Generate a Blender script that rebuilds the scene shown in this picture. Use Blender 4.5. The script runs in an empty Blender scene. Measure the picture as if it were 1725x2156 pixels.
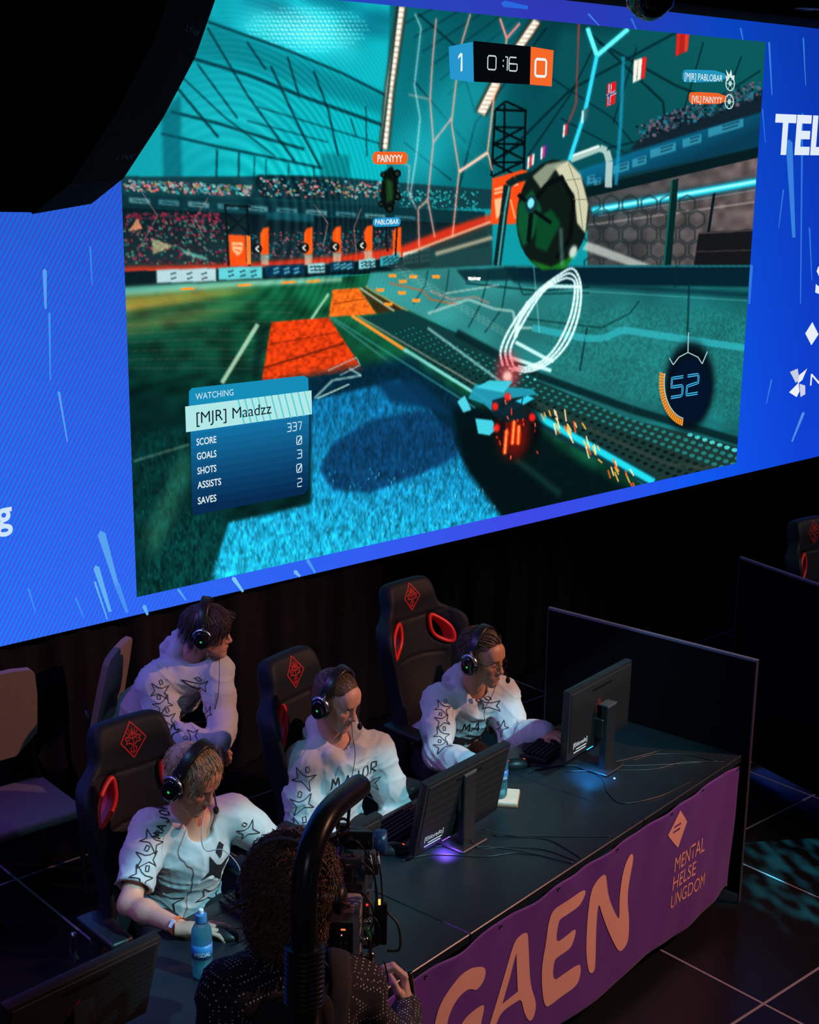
import bpy, bmesh, math, random
import numpy as np
from mathutils import Vector, Matrix
from mathutils.bvhtree import BVHTree

random.seed(7); RNG = np.random.default_rng(7)
SC = bpy.context.scene
COL = SC.collection
pi = math.pi

# ------------------------------------------------------------------ camera
CAM = np.array([0.0, 0.0, 3.4])
RC = np.array([[0.74737205, 0.15586846, -0.64586379],
               [-0.66429716, 0.19287929, -0.72215432],
               [0.01201267, 0.96876344, 0.24769557]])
FPX = 3000.0
cd = bpy.data.cameras.new('camera'); cam = bpy.data.objects.new('camera', cd); COL.objects.link(cam)
cam.matrix_world = Matrix([[*RC[0], CAM[0]], [*RC[1], CAM[1]], [*RC[2], CAM[2]], [0, 0, 0, 1]])
cd.sensor_fit = 'HORIZONTAL'; cd.sensor_width = 36.0; cd.lens = 36.0 * FPX / 1725.0
cd.clip_start = 0.05; cd.clip_end = 100
SC.camera = cam

# ------------------------------------------------------------------ world, lights, exposure
SC.view_settings.view_transform = 'Standard'; SC.view_settings.look = 'None'
SC.view_settings.gamma = 1.0; SC.view_settings.use_curve_mapping = False
SC.view_settings.exposure = 0.0
wd = bpy.data.worlds.new('dark_hall'); SC.world = wd; wd.use_nodes = True
wd.node_tree.nodes['Background'].inputs[0].default_value = (0.10, 0.16, 0.32, 1)
wd.node_tree.nodes['Background'].inputs[1].default_value = 0.022

def spot(name, loc, target, color, power, angle=40, blend=0.5, radius=0.08):
    l = bpy.data.lights.new(name, 'SPOT'); l.color = color; l.energy = power
    l.spot_size = math.radians(angle); l.spot_blend = blend; l.shadow_soft_size = radius
    o = bpy.data.objects.new(name, l); COL.objects.link(o); o.location = loc
    o.rotation_euler = (Vector(target) - Vector(loc)).to_track_quat('-Z', 'Y').to_euler()
    return o
# stage lanterns hung over the audience and behind the players
cool = spot('stage_light_cool', (3.9, -0.6, 5.2), (3.45, 4.15, 0.98), (0.32, 0.86, 1.0), 1650, 36, 0.5, 0.04)
cool.data.use_nodes = True            # a profile lantern: its top shutter and bottom shutters trim the beam between chest and desk edge
_nt = cool.data.node_tree; _em = _nt.nodes['Emission']; _tc = _nt.nodes.new('ShaderNodeTexCoord'); _sx = _nt.nodes.new('ShaderNodeSeparateXYZ'); _dv = _nt.nodes.new('ShaderNodeMath'); _dv.operation = 'DIVIDE'
_ab = _nt.nodes.new('ShaderNodeMath'); _ab.operation = 'ABSOLUTE'; _mr = _nt.nodes.new('ShaderNodeMapRange'); _mr.inputs[1].default_value = -0.004; _mr.inputs[2].default_value = 0.006; _mr.inputs[3].default_value = 1.0; _mr.inputs[4].default_value = 0.06
_nt.links.new(_tc.outputs['Normal'], _sx.inputs[0]); _nt.links.new(_sx.outputs['Z'], _ab.inputs[0]); _nt.links.new(_sx.outputs['Y'], _dv.inputs[0]); _nt.links.new(_ab.outputs[0], _dv.inputs[1]); _nt.links.new(_dv.outputs[0], _mr.inputs[0]); _m2 = _nt.nodes.new('ShaderNodeMapRange'); _m2.inputs[1].default_value = -0.135; _m2.inputs[2].default_value = -0.105; _m2.inputs[3].default_value = 0.06; _m2.inputs[4].default_value = 1.0; _nt.links.new(_dv.outputs[0], _m2.inputs[0])
_ml = _nt.nodes.new('ShaderNodeMath'); _ml.operation = 'MULTIPLY'; _nt.links.new(_mr.outputs[0], _ml.inputs[0]); _nt.links.new(_m2.outputs[0], _ml.inputs[1]); _nt.links.new(_ml.outputs[0], _em.inputs['Strength'])
spot('stage_light_warm', (7.4, 0.6, 4.3), (3.5, 4.0, 0.85), (1.0, 0.46, 0.32), 1000, 54, 0.6, 0.06)
spot('stage_light_violet', (0.4, 5.6, 4.0), (2.9, 4.4, 0.9), (0.50, 0.10, 1.0), 160, 70, 0.6, 0.10)
spot('stage_light_blue', (-0.6, 3.7, 4.7), (3.3, 4.3, 0.9), (0.16, 0.50, 1.0), 150, 34, 0.6, 0.10)
gobo = spot('stage_light_gobo', (8.6, 1.9, 5.0), (6.0, 3.12, 0.0), (0.05, 0.72, 0.85), 9000, 15, 0.5, 0.01)
gobo.data.use_nodes = True
_nt = gobo.data.node_tree; _em = _nt.nodes['Emission']
_tc = _nt.nodes.new('ShaderNodeTexCoord'); _mp = _nt.nodes.new('ShaderNodeMapping')
_no = _nt.nodes.new('ShaderNodeTexNoise'); _rp = _nt.nodes.new('ShaderNodeValToRGB')
_mp.inputs['Scale'].default_value = (34, 95, 34); _mp.inputs['Rotation'].default_value = (0, 0, 0.9)
_no.inputs['Scale'].default_value = 1.0; _no.inputs['Detail'].default_value = 1.0
_rp.color_ramp.elements[0].position = 0.45; _rp.color_ramp.elements[1].position = 0.68
_nt.links.new(_tc.outputs['Normal'], _mp.inputs['Vector']); _nt.links.new(_mp.outputs['Vector'], _no.inputs['Vector'])
_nt.links.new(_no.outputs['Fac'], _rp.inputs['Fac']); _nt.links.new(_rp.outputs['Color'], _em.inputs['Strength'])

spot('operator_fill_light', (-1.6, -1.2, 5.0), (1.9, 2.6, 1.5), (0.75, 0.8, 1.0), 70, 26, 0.8, 0.15)  # added fill with no fixture behind it, brightens the operator's back and camera
spot('stage_light_rival_side', (10.2, 0.8, 4.8), (7.2, 4.3, 0.9), (0.9, 0.7, 0.75), 420, 24, 0.6, 0.08)
# ------------------------------------------------------------------ the desk's own frame (8.3 degrees off the screen)
DO = np.array([2.766, 3.116]); DA = math.radians(8.3)
DU = np.array([math.cos(DA), math.sin(DA)]); DV = np.array([-math.sin(DA), math.cos(DA)])
def dk(u, v, z=0.0):
    p = DO + DU * u + DV * v
    return np.array([p[0], p[1], z])
def ray(px, py):
    d = RC @ np.array([px - 862.5, 1078.0 - py, -FPX]); return d / np.linalg.norm(d)
def on_plane(px, py, n, c):           # where a sight line of the survey photo meets a plane n.p = c
    d = ray(px, py); return CAM + d * ((c - CAM @ n) / (d @ n))
def lin(c):                            # sRGB 0-255 -> linear
    c = np.asarray(c, float) / 255.0
    return np.where(c <= 0.04045, c / 12.92, ((c + 0.055) / 1.055) ** 2.4)

# ------------------------------------------------------------------ materials
MATS = {}
def mat(name, col, rough=0.6, metal=0.0, spec=0.5, var=0.12, scale=40.0, bump=0.0, bscale=200.0, coat=0.0, sheen=0.0, emit=None, es=0.0, trans=0.0, ior=1.45, sss=0.0):
    if name in MATS: return MATS[name]
    m = bpy.data.materials.new(name); m.use_nodes = True; nt = m.node_tree; b = nt.nodes['Principled BSDF']
    b.inputs['Roughness'].default_value = rough; b.inputs['Metallic'].default_value = metal
    b.inputs['Specular IOR Level'].default_value = spec; b.inputs['Coat Weight'].default_value = coat
    b.inputs['Sheen Weight'].default_value = sheen; b.inputs['Transmission Weight'].default_value = trans
    b.inputs['IOR'].default_value = ior
    if sss: b.inputs['Subsurface Weight'].default_value = sss; b.inputs['Subsurface Radius'].default_value = (0.01, 0.004, 0.002)
    if var > 0:
        tc = nt.nodes.new('ShaderNodeTexCoord'); n = nt.nodes.new('ShaderNodeTexNoise'); n.inputs['Scale'].default_value = scale; n.inputs['Detail'].default_value = 3
        r = nt.nodes.new('ShaderNodeMix'); r.data_type = 'RGBA'
        r.inputs['A'].default_value = (*[c * (1 - var) for c in col], 1); r.inputs['B'].default_value = (*[min(1, c * (1 + var)) for c in col], 1)
        nt.links.new(tc.outputs['Object'], n.inputs['Vector']); nt.links.new(n.outputs['Fac'], r.inputs['Factor']); nt.links.new(r.outputs['Result'], b.inputs['Base Color'])
    else: b.inputs['Base Color'].default_value = (*col, 1)
    if bump > 0:
        tc = nt.nodes.new('ShaderNodeTexCoord'); n = nt.nodes.new('ShaderNodeTexNoise'); n.inputs['Scale'].default_value = bscale
        bp = nt.nodes.new('ShaderNodeBump'); bp.inputs['Strength'].default_value = bump; bp.inputs['Distance'].default_value = 0.002
        nt.links.new(tc.outputs['Object'], n.inputs['Vector']); nt.links.new(n.outputs['Fac'], bp.inputs['Height']); nt.links.new(bp.outputs['Normal'], b.inputs['Normal'])
    if emit is not None:
        b.inputs['Emission Color'].default_value = (*emit, 1); b.inputs['Emission Strength'].default_value = es
    MATS[name] = m; return m
def glow(name, srgb, s=1.0):           # a lit surface (screen print, LED)
    if name in MATS: return MATS[name]
    m = bpy.data.materials.new(name); m.use_nodes = True; nt = m.node_tree; nt.nodes.remove(nt.nodes['Principled BSDF'])
    e = nt.nodes.new('ShaderNodeEmission'); e.inputs[0].default_value = (*lin(srgb), 1); e.inputs[1].default_value = s
    nt.links.new(e.outputs[0], nt.nodes['Material Output'].inputs[0]); MATS[name] = m; return m

BLK = mat('black_plastic', (0.012, 0.012, 0.014), 0.42, bump=0.1)
BLKM = mat('black_matt_board', (0.003, 0.003, 0.004), 0.9, spec=0.08)
BLKF = mat('black_fabric', (0.012, 0.012, 0.016), 0.9, bump=0.4, bscale=500, sheen=0.1)
LEATH = mat('black_leatherette', (0.02, 0.02, 0.025), 0.48, bump=0.25, bscale=260)
RED = mat('red_plastic', (0.75, 0.022, 0.02), 0.4)
REDT = mat('red_thread', (0.55, 0.02, 0.022), 0.7)
CHROME = mat('brushed_metal', (0.6, 0.6, 0.62), 0.25, 1.0)
DGREY = mat('dark_grey_plastic', (0.045, 0.045, 0.05), 0.5)
GLASSB = mat('dark_glass', (0.01, 0.01, 0.012), 0.08, coat=0.4)

# ------------------------------------------------------------------ mesh helpers
def link(o, parent=None, world=False):
    COL.objects.link(o)
    if parent is not None:
        o.parent = parent
        if world: o.matrix_parent_inverse = parent.matrix_basis.inverted()
    return o
def mesh(name, V, F, m, parent=None, world=False, smooth=True, loc=None, rot=None):
    me = bpy.data.meshes.new(name)
    V = np.asarray(V, dtype=np.float32)
    if isinstance(F, np.ndarray):
        nf, k = F.shape
        me.vertices.add(len(V)); me.vertices.foreach_set('co', V.ravel())
        me.loops.add(nf * k); me.loops.foreach_set('vertex_index', F.astype(np.int32).ravel())
        me.polygons.add(nf); me.polygons.foreach_set('loop_start', np.arange(0, nf * k, k, dtype=np.int32)); me.polygons.foreach_set('loop_total', np.full(nf, k, dtype=np.int32))
        me.update(calc_edges=True); me.validate()
    else:
        me.from_pydata(V.tolist(), [], [list(f) for f in F]); me.update()
    if smooth: me.polygons.foreach_set('use_smooth', np.ones(len(me.polygons), dtype=bool))
    if m is not None: me.materials.append(m)
    o = bpy.data.objects.new(name, me)
    if loc is not None: o.location = loc
    if rot is not None: o.rotation_euler = rot
    return link(o, parent, world)
def empty(name, loc=(0, 0, 0), rz=0.0, label=None, cat=None, group=None):
    o = bpy.data.objects.new(name, None); COL.objects.link(o); o.location = loc; o.rotation_euler = (0, 0, rz); o.empty_display_size = 0.1
    return tag(o, label, cat, group)
def tag(o, label=None, cat=None, group=None, kind=None):
    if label: o['label'] = label
    if cat: o['category'] = cat
    if group: o['group'] = group
    if kind: o['kind'] = kind
    return o
class MB:                              # gathers shapes into one mesh
    def __init__(s): s.V = []; s.F = []
    def add(s, V, F, M=None):
        b = len(s.V); V = np.asarray(V, float)
        if M is not None: M = np.array(M); V = V @ M[:3, :3].T + M[:3, 3]
        s.V += V.tolist(); s.F += [[i + b for i in f] for f in F]; return s
    def box(s, c, d, bev=0.0, seg=2, M=None):
        bm = bmesh.new(); bmesh.ops.create_cube(bm, size=1.0)
        for v in bm.verts: v.co = Vector((v.co.x * d[0], v.co.y * d[1], v.co.z * d[2]))
        if bev > 0: bmesh.ops.bevel(bm, geom=bm.edges[:], offset=bev, segments=seg, profile=0.5, affect='EDGES')
        bm.verts.index_update()
        V = np.array([v.co[:] for v in bm.verts]) + np.array(c); F = [[v.index for v in f.verts] for f in bm.faces]; bm.free()
        return s.add(V, F, M)
    def tube(s, P, r, n=8, M=None, flat=1.0, up=None, caps=True):
        P = np.asarray(P, float); k = len(P); r = np.broadcast_to(np.asarray(r, float), (k,))
        T = np.gradient(P, axis=0); T /= np.linalg.norm(T, axis=1)[:, None] + 1e-12
        a = np.array(up if up is not None else ([0, 0, 1] if abs(T[0][2]) < 0.9 else [1, 0, 0]), float)
        V = []
        for i in range(k):
            a = a - T[i] * (a @ T[i]); a /= np.linalg.norm(a) + 1e-12; b = np.cross(T[i], a)
            for j in range(n):
                t = 2 * pi * j / n; V.append(P[i] + r[i] * (math.cos(t) * a * flat + math.sin(t) * b))
        F = [[i * n + j, i * n + (j + 1) % n, (i + 1) * n + (j + 1) % n, (i + 1) * n + j] for i in range(k - 1) for j in range(n)]
        if caps: F += [list(range(n))[::-1], list(range((k - 1) * n, k * n))]
        return s.add(V, F, M)
    def lathe(s, prof, n=24, M=None):
        k = len(prof); V = [(r * math.cos(2 * pi * j / n), r * math.sin(2 * pi * j / n), z) for r, z in prof for j in range(n)]
        F = [[i * n + j, i * n + (j + 1) % n, (i + 1) * n + (j + 1) % n, (i + 1) * n + j] for i in range(k - 1) for j in range(n)]
        F += [list(range(n))[::-1], list(range((k - 1) * n, k * n))]
        return s.add(V, F, M)
    def ball(s, c, r, M=None, nu=16, nv=10):
        r = np.broadcast_to(np.asarray(r, float), (3,))
        V = [(c[0], c[1], c[2] + r[2])]; F = []
        for i in range(1, nv):
            for j in range(nu):
                t, p = pi * i / nv, 2 * pi * j / nu; V.append((c[0] + r[0] * math.sin(t) * math.cos(p), c[1] + r[1] * math.sin(t) * math.sin(p), c[2] + r[2] * math.cos(t)))
        V.append((c[0], c[1], c[2] - r[2]))
        for j in range(nu):
            F.append([0, 1 + j, 1 + (j + 1) % nu]); F.append([len(V) - 1, 1 + (nv - 2) * nu + (j + 1) % nu, 1 + (nv - 2) * nu + j])
        for i in range(nv - 2):
            for j in range(nu): F.append([1 + i * nu + j, 1 + (i + 1) * nu + j, 1 + (i + 1) * nu + (j + 1) % nu, 1 + i * nu + (j + 1) % nu])
        return s.add(V, F, M)
    def prism(s, poly, t, M=None):     # polygon in local xy, thickness t along z
        n = len(poly); V = [(p[0], p[1], 0) for p in poly] + [(p[0], p[1], t) for p in poly]
        F = [list(range(n))[::-1], list(range(n, 2 * n))] + [[i, (i + 1) % n, n + (i + 1) % n, n + i] for i in range(n)]
        return s.add(V, F, M)
    def build(s, name, m, parent=None, world=False, smooth=False, angle=0.6, **kw):
        o = mesh(name, s.V, s.F, m, parent, world, smooth=True, **kw)
        if not smooth: o.data.set_sharp_from_angle(angle=angle)
        return o
def frame(o, x, y=None, z=None):       # 4x4 from an origin and axes
    M = np.eye(4); M[:3, 0] = x; M[:3, 1] = y; M[:3, 2] = z; M[:3, 3] = o; return M
def rot(ax, a):
    return np.array(Matrix.Rotation(a, 4, ax))
def trs(t, R=None):
    M = np.eye(4) if R is None else np.array(R).copy(); M[:3, 3] = t; return M
def smooth_path(P, n=8, closed=False):
    P = [np.asarray(p, float) for p in P]; out = []
    Q = ([P[-1]] + P + [P[0], P[1]]) if closed else ([2 * P[0] - P[1]] + P + [2 * P[-1] - P[-2]])
    for i in range(1, len(Q) - 2):
        a, b, c, d = Q[i - 1], Q[i], Q[i + 1], Q[i + 2]
        for t in np.linspace(0, 1, n, endpoint=False):
            out.append(0.5 * (2 * b + (c - a) * t + (2 * a - 5 * b + 4 * c - d) * t * t + (3 * b - a - 3 * c + d) * t ** 3))
    if not closed: out.append(P[-1])
    return np.array(out)
def chaikin(P, n=2, closed=True):
    P = np.asarray(P, float)
    for _ in range(n):
        Q = np.roll(P, -1, axis=0); P = np.stack([0.75 * P + 0.25 * Q, 0.25 * P + 0.75 * Q], 1).reshape(-1, P.shape[1])
    return P
def flat2d(loops):                     # triangulated 2D shape with holes -> V, F
    cu = bpy.data.curves.new('t', 'CURVE'); cu.dimensions = '2D'; cu.fill_mode = 'FRONT'
    for L in loops:
        sp = cu.splines.new('POLY'); sp.points.add(len(L) - 1); sp.use_cyclic_u = True
        for i, p in enumerate(L): sp.points[i].co = (p[0], p[1], 0, 1)
    o = bpy.data.objects.new('t', cu); COL.objects.link(o)
    me = bpy.data.meshes.new_from_object(o.evaluated_get(bpy.context.evaluated_depsgraph_get()))
    V = np.array([v.co[:] for v in me.vertices]); F = [list(p.vertices) for p in me.polygons]
    bpy.data.objects.remove(o); bpy.data.curves.remove(cu); bpy.data.meshes.remove(me); return V, F
def text2d(body, extrude=0.0, bold=0.0, shear=0.0):   # lettering normalised to width 1, height 1 of its caps box
    cu = bpy.data.curves.new('t', 'FONT'); cu.body = body; cu.size = 1.0; cu.offset = bold; cu.shear = shear; cu.resolution_u = 4
    o = bpy.data.objects.new('t', cu); COL.objects.link(o)
    me = bpy.data.meshes.new_from_object(o.evaluated_get(bpy.context.evaluated_depsgraph_get()))
    V = np.array([v.co[:] for v in me.vertices]); F = [list(p.vertices) for p in me.polygons]
    bpy.data.objects.remove(o); bpy.data.curves.remove(cu); bpy.data.meshes.remove(me)
    V[:, 0] -= V[:, 0].min(); V[:, 0] /= V[:, 0].max(); V[:, 1] /= 0.729
    return V, F
def ribbon(P, w, closed=False):        # 2D stroke of width w -> V, F
    P = np.asarray(P, float); n = len(P)
    if closed: d = np.roll(P, -1, 0) - np.roll(P, 1, 0)
    else: d = np.gradient(P, axis=0)
    d /= np.linalg.norm(d, axis=1)[:, None] + 1e-9; nr = np.stack([-d[:, 1], d[:, 0]], 1) * w / 2
    V = np.concatenate([P + nr, P - nr]); m = n if closed else n - 1
    return V, [[i, n + i, n + (i + 1) % n, (i + 1) % n] for i in range(m)]
def densify(P, step, closed=False):
    P = np.asarray(P, float); out = []; n = len(P)
    for i in range(n if closed else n - 1):
        a, b = P[i], P[(i + 1) % n]; k = max(1, int(np.linalg.norm(b - a) / step))
        out += [a + (b - a) * t / k for t in range(k)]
    if not closed: out.append(P[-1])
    return np.array(out)
# ------------------------------------------------------------------ the setting
YS = 6.1                                                    # the plane of the LED wall
TX, TY, X0, Y0 = 0.93, 0.98, 4.581, 2.888
grout = mat('pale_floor_joint', (0.22, 0.20, 0.28), 0.55)
tilem = mat('black_floor_tile', (0.007, 0.007, 0.009), 0.30, var=0.3, scale=3)
fl = MB().box((5.2, 3.0, -0.06), (17, 11, 0.10)).build('floor', grout); tag(fl, kind='structure')
_t = MB().box((0, 0, 0), (TX - 0.011, TY - 0.011, 0.024), 0.002, 1).build('tile', tilem, fl)
first = True
for i in range(-6, 9):
    for j in range(-4, 4):
        o = _t if first else _t.copy()
        if not first: COL.objects.link(o)
        o.parent = fl; o.location = (X0 + (i + 0.5) * TX, Y0 + (j + 0.5) * TY, -0.0205); first = False
for nm, c, d in (('wall_back', (5.2, 7.0, 2.5), (17, 0.1, 6.0)), ('wall_right', (13.7, 3.0, 2.5), (0.1, 11, 6.0)), ('ceiling', (5.2, 3.0, 5.6), (17, 11, 0.1))):
    tag(MB().box(c, d).build(nm, BLKM), kind='structure')
# pleated black drape hung below the LED wall
def drape(x0, x1, y, z0, z1):
    n = 360; x = np.linspace(x0, x1, n); yy = y + 0.035 * np.sin(x * 17 + 1.3 * np.sin(x * 3.1)) + 0.02 * np.sin(x * 41)
    V = np.concatenate([np.stack([x, yy, np.full(n, z)], 1) for z in (z0, (z0 + z1) / 2, z1)] + [np.stack([x, yy + 0.012, np.full(n, z)], 1) for z in (z0, (z0 + z1) / 2, z1)])
    F = []
    for r in range(2): F += [[r * n + i, r * n + i + 1, (r + 1) * n + i + 1, (r + 1) * n + i] for i in range(n - 1)]
    for r in (3, 4): F += [[r * n + i + 1, r * n + i, (r + 1) * n + i, (r + 1) * n + i + 1] for i in range(n - 1)]
    F += [[2 * n + i, 2 * n + i + 1, 5 * n + i + 1, 5 * n + i] for i in range(n - 1)]
    return mesh('stage_drape', V, F, mat('drape_cloth', (0.010, 0.009, 0.012), 0.95, spec=0.1))
tag(drape(1.0, 13.0, YS + 0.10, 0.0, 1.06), 'long pleated black drape hanging below the big screen', 'curtain')
# beam and fittings at the top of the picture
bz = on_plane(1500, 30, np.array([0, 1, 0]), 5.2)[2]
bm_ = MB().box((7.2, 5.2, bz + 0.30), (12, 0.35, 0.58), 0.01).build('trim_1', BLKM); tag(bm_, kind='structure')
def dome(px, py, Y, r, label):
    p = on_plane(px, py, np.array([0, 1, 0]), Y)
    t = empty('ceiling_spotlight', p, 0, label, 'spotlight')
    MB().lathe([(0.02, -r * 1.0), (r * 0.5, -r * 0.86), (r * 0.87, -r * 0.5), (r, 0), (r, 0.06), (r * 0.9, 0.09)], 28).build('dome', GLASSB, t, smooth=True)
    MB().lathe([(r * 1.06, 0.0), (r * 1.06, 0.03), (r, 0.03), (r, 0.0)], 28).build('rim', BLK, t)
    MB().lathe([(0.04, 0.09), (0.04, 0.5)], 12).build('stem', BLK, t)
dome(1370, -14, 5.0, 0.135, 'dark dome lamp hanging from the beam above the screen')
p = on_plane(1700, 18, np.array([0, 1, 0]), 4.95)
t = empty('downlight', p, 0, 'thin ring-shaped downlight at the beam in the top right corner', 'downlight')
MB().tube(smooth_path([(0.07 * math.cos(a), 0.07 * math.sin(a), 0) for a in np.linspace(0, 2 * pi, 12, endpoint=False)], 4, True), 0.006, 6).build('ring', mat('blue_grey_metal', (0.25, 0.28, 0.36), 0.4, 0.6), t, smooth=True)
MB().lathe([(0.062, -0.004), (0.062, 0.04), (0.05, 0.07)], 24).build('housing', BLK, t)

# ------------------------------------------------------------------ LED wall
NS = np.array([0.0, 1.0, 0.0])
def sp(px, py, off=0.0):                                    # photo survey -> point on the LED wall
    return on_plane(px, py, NS, YS - off)
SX0, SX1 = 3.59, 8.70
SZ1, SZ0 = sp(1607, 88)[2], sp(1551, 975)[2]
LZ0 = sp(860, 1165)[2]; LZ1 = SZ1 + 0.42
LX0, LX1 = 1.2, 12.6
led = empty('led_wall', ((LX0 + LX1) / 2, YS + 0.05, LZ0), 0, 'huge LED video wall showing a stadium football game between blue margins', 'video wall')
MB().box(((LX0 + LX1) / 2, YS + 0.07, (LZ0 + LZ1) / 2), (LX1 - LX0, 0.12, LZ1 - LZ0), 0.004, 1).build('cabinet', BLK, led, True)
def blue_material():
    m = bpy.data.materials.new('blue_led_surface'); m.use_nodes = True; nt = m.node_tree; nt.nodes.remove(nt.nodes['Principled BSDF'])
    N = nt.nodes.new; L = nt.links.new
    e = N('ShaderNodeEmission'); g = N('ShaderNodeNewGeometry'); sx = N('ShaderNodeSeparateXYZ'); L(g.outputs['Position'], sx.inputs[0])
    mr = N('ShaderNodeMapRange'); mr.inputs[1].default_value = 2.6; mr.inputs[2].default_value = 9.6; L(sx.outputs['X'], mr.inputs[0])
    cr = N('ShaderNodeValToRGB'); r = cr.color_ramp; r.elements[0].color = (*lin((16, 128, 246)), 1); r.elements[1].color = (*lin((6, 62, 205)), 1)
    r.elements.new(0.3).color = (*lin((30, 100, 240)), 1); r.elements.new(0.55).color = (*lin((60, 70, 220)), 1); r.elements.new(0.8).color = (*lin((6, 86, 236)), 1); L(mr.outputs[0], cr.inputs[0])
    # higher up the wall shows a deeper blue
    mz = N('ShaderNodeMapRange'); mz.inputs[1].default_value = 1.0; mz.inputs[2].default_value = 4.3; mz.inputs[3].default_value = 1.08; mz.inputs[4].default_value = 0.62; L(sx.outputs['Z'], mz.inputs[0])
    # fine diode rows: two stripe sets, faint on the right
    w1 = N('ShaderNodeTexWave'); w1.inputs['Scale'].default_value = 1.0; w1.inputs['Distortion'].default_value = 0.0; w1.inputs['Phase Offset'].default_value = 0
    mp = N('ShaderNodeMapping'); mp.inputs['Rotation'].default_value = (0, math.radians(-32), 0); mp.inputs['Scale'].default_value = (14, 14, 14); L(g.outputs['Position'], mp.inputs[0]); L(mp.outputs[0], w1.inputs[0])
    ma = N('ShaderNodeMapRange'); ma.inputs[1].default_value = 3.4; ma.inputs[2].default_value = 6.5; ma.inputs[3].default_value = 0.85; ma.inputs[4].default_value = 0.10; L(sx.outputs['X'], ma.inputs[0])
    mm = N('ShaderNodeMath'); mm.operation = 'MULTIPLY'; L(w1.outputs['Fac'], mm.inputs[0]); L(ma.outputs[0], mm.inputs[1])
    mx = N('ShaderNodeMix'); mx.data_type = 'RGBA'; L(mm.outputs[0], mx.inputs['Factor']); L(cr.outputs[0], mx.inputs['A']); mx.inputs['B'].default_value = (*lin((70, 70, 225)), 1)
    L(mx.outputs['Result'], e.inputs[0]); L(mz.outputs[0], e.inputs[1]); L(e.outputs[0], nt.nodes['Material Output'].inputs[0]); return m
BLUE = blue_material()
mesh('blue_display', [(LX0, YS, LZ0 + .01), (LX1, YS, LZ0 + .01), (LX1, YS, LZ1), (LX0, YS, LZ1)], [[0, 1, 2, 3]], BLUE, led, True, smooth=False)
# ------------------------------------------------------------------ the game picture: drawn here, stroke by stroke, as colours of a fine grid of diodes
CW, CH = 1728, 972
CAN = np.zeros((CH, CW, 3), np.float32)
_xs = SX0 + (np.arange(CW) + 0.5) / CW * (SX1 - SX0); _zs = SZ1 - (np.arange(CH) + 0.5) / CH * (SZ1 - SZ0)
_gx, _gz = np.meshgrid(_xs, _zs)
_c = np.stack([_gx - CAM[0], np.full_like(_gx, YS) - CAM[1], _gz - CAM[2]], -1) @ RC
QX = (862.5 + FPX * _c[..., 0] / -_c[..., 2]).astype(np.float32); QY = (1078.0 - FPX * _c[..., 1] / -_c[..., 2]).astype(np.float32)
def cpt(p):
    w = sp(p[0], p[1]); return ((w[0] - SX0) / (SX1 - SX0) * CW, (SZ1 - w[2]) / (SZ1 - SZ0) * CH)
def inside(P, X, Y):
    m = np.zeros(X.shape, bool); n = len(P)
    for i in range(n):
        (x1, y1), (x2, y2) = P[i], P[(i + 1) % n]
        if y1 == y2: continue
        m ^= ((y1 > Y) != (y2 > Y)) & (X < (x2 - x1) * (Y - y1) / (y2 - y1) + x1)
    return m
def boxblur(a, r):
    for ax in (0, 1):
        if r < 1 or a.shape[ax] <= 2 * r + 1: continue
        p = [(0, 0), (0, 0)]; p[ax] = (r + 1, r); c = np.cumsum(np.pad(a, p, mode='edge'), axis=ax)
        a = (np.take(c, range(2 * r + 1, c.shape[ax]), axis=ax) - np.take(c, range(0, c.shape[ax] - 2 * r - 1), axis=ax)) / (2 * r + 1)
    return a
def poly(P, col, a=1.0, soft=0, add=False, tex=None):
    c = np.array([cpt(p) for p in P]); s = soft * 2 + 3
    x0, y0 = np.maximum(np.floor(c.min(0) - s), 0).astype(int); x1, y1 = np.ceil(c.max(0) + s).astype(int); x1 = min(x1, CW); y1 = min(y1, CH)
    if x1 <= x0 or y1 <= y0: return
    sl = (slice(y0, y1), slice(x0, x1)); m = inside(P, QX[sl], QY[sl]).astype(np.float32)
    if soft: m = boxblur(boxblur(m, soft), soft)
    m = (m * a)[..., None]
    C = np.asarray(col, np.float32) if not callable(col) else col(QX[sl], QY[sl])
    if tex is not None: C = C * tex[sl][..., None]
    if add: CAN[sl] += m * C
    else: CAN[sl] = CAN[sl] * (1 - m) + C * m
def line(P, w, col, a=1.0, soft=0, add=False):
    for (x1, y1), (x2, y2) in zip(P[:-1], P[1:]):
        d = math.hypot(x2 - x1, y2 - y1) + 1e-6; nx, ny = -(y2 - y1) / d * w / 2, (x2 - x1) / d * w / 2
        poly([(x1 + nx, y1 + ny), (x2 + nx, y2 + ny), (x2 - nx, y2 - ny), (x1 - nx, y1 - ny)], col, a, soft, add)
def oval(cx, cy, rx, ry, col, a=1.0, soft=0, rotd=0, n=28, add=False, tex=None):
    t = np.linspace(0, 2 * pi, n, endpoint=False); r = math.radians(rotd); X, Y = rx * np.cos(t), ry * np.sin(t)
    poly(list(zip(cx + X * math.cos(r) - Y * math.sin(r), cy + X * math.sin(r) + Y * math.cos(r))), col, a, soft, add, tex)
def vnoise(sx, sy):
    gx, gy = int(CW / sx) + 2, int(CH / sy) + 2; g = RNG.random((gy, gx)).astype(np.float32)
    x = np.arange(CW) / sx; y = np.arange(CH) / sy; xi, yi = x.astype(int), y.astype(int); fx, fy = (x - xi)[None, :], (y - yi)[:, None]
    fx = fx * fx * (3 - 2 * fx); fy = fy * fy * (3 - 2 * fy)
    A = g[np.ix_(yi, xi)] * (1 - fx) + g[np.ix_(yi, xi + 1)] * fx; B = g[np.ix_(yi + 1, xi)] * (1 - fx) + g[np.ix_(yi + 1, xi + 1)] * fx
    return A * (1 - fy) + B * fy
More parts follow.
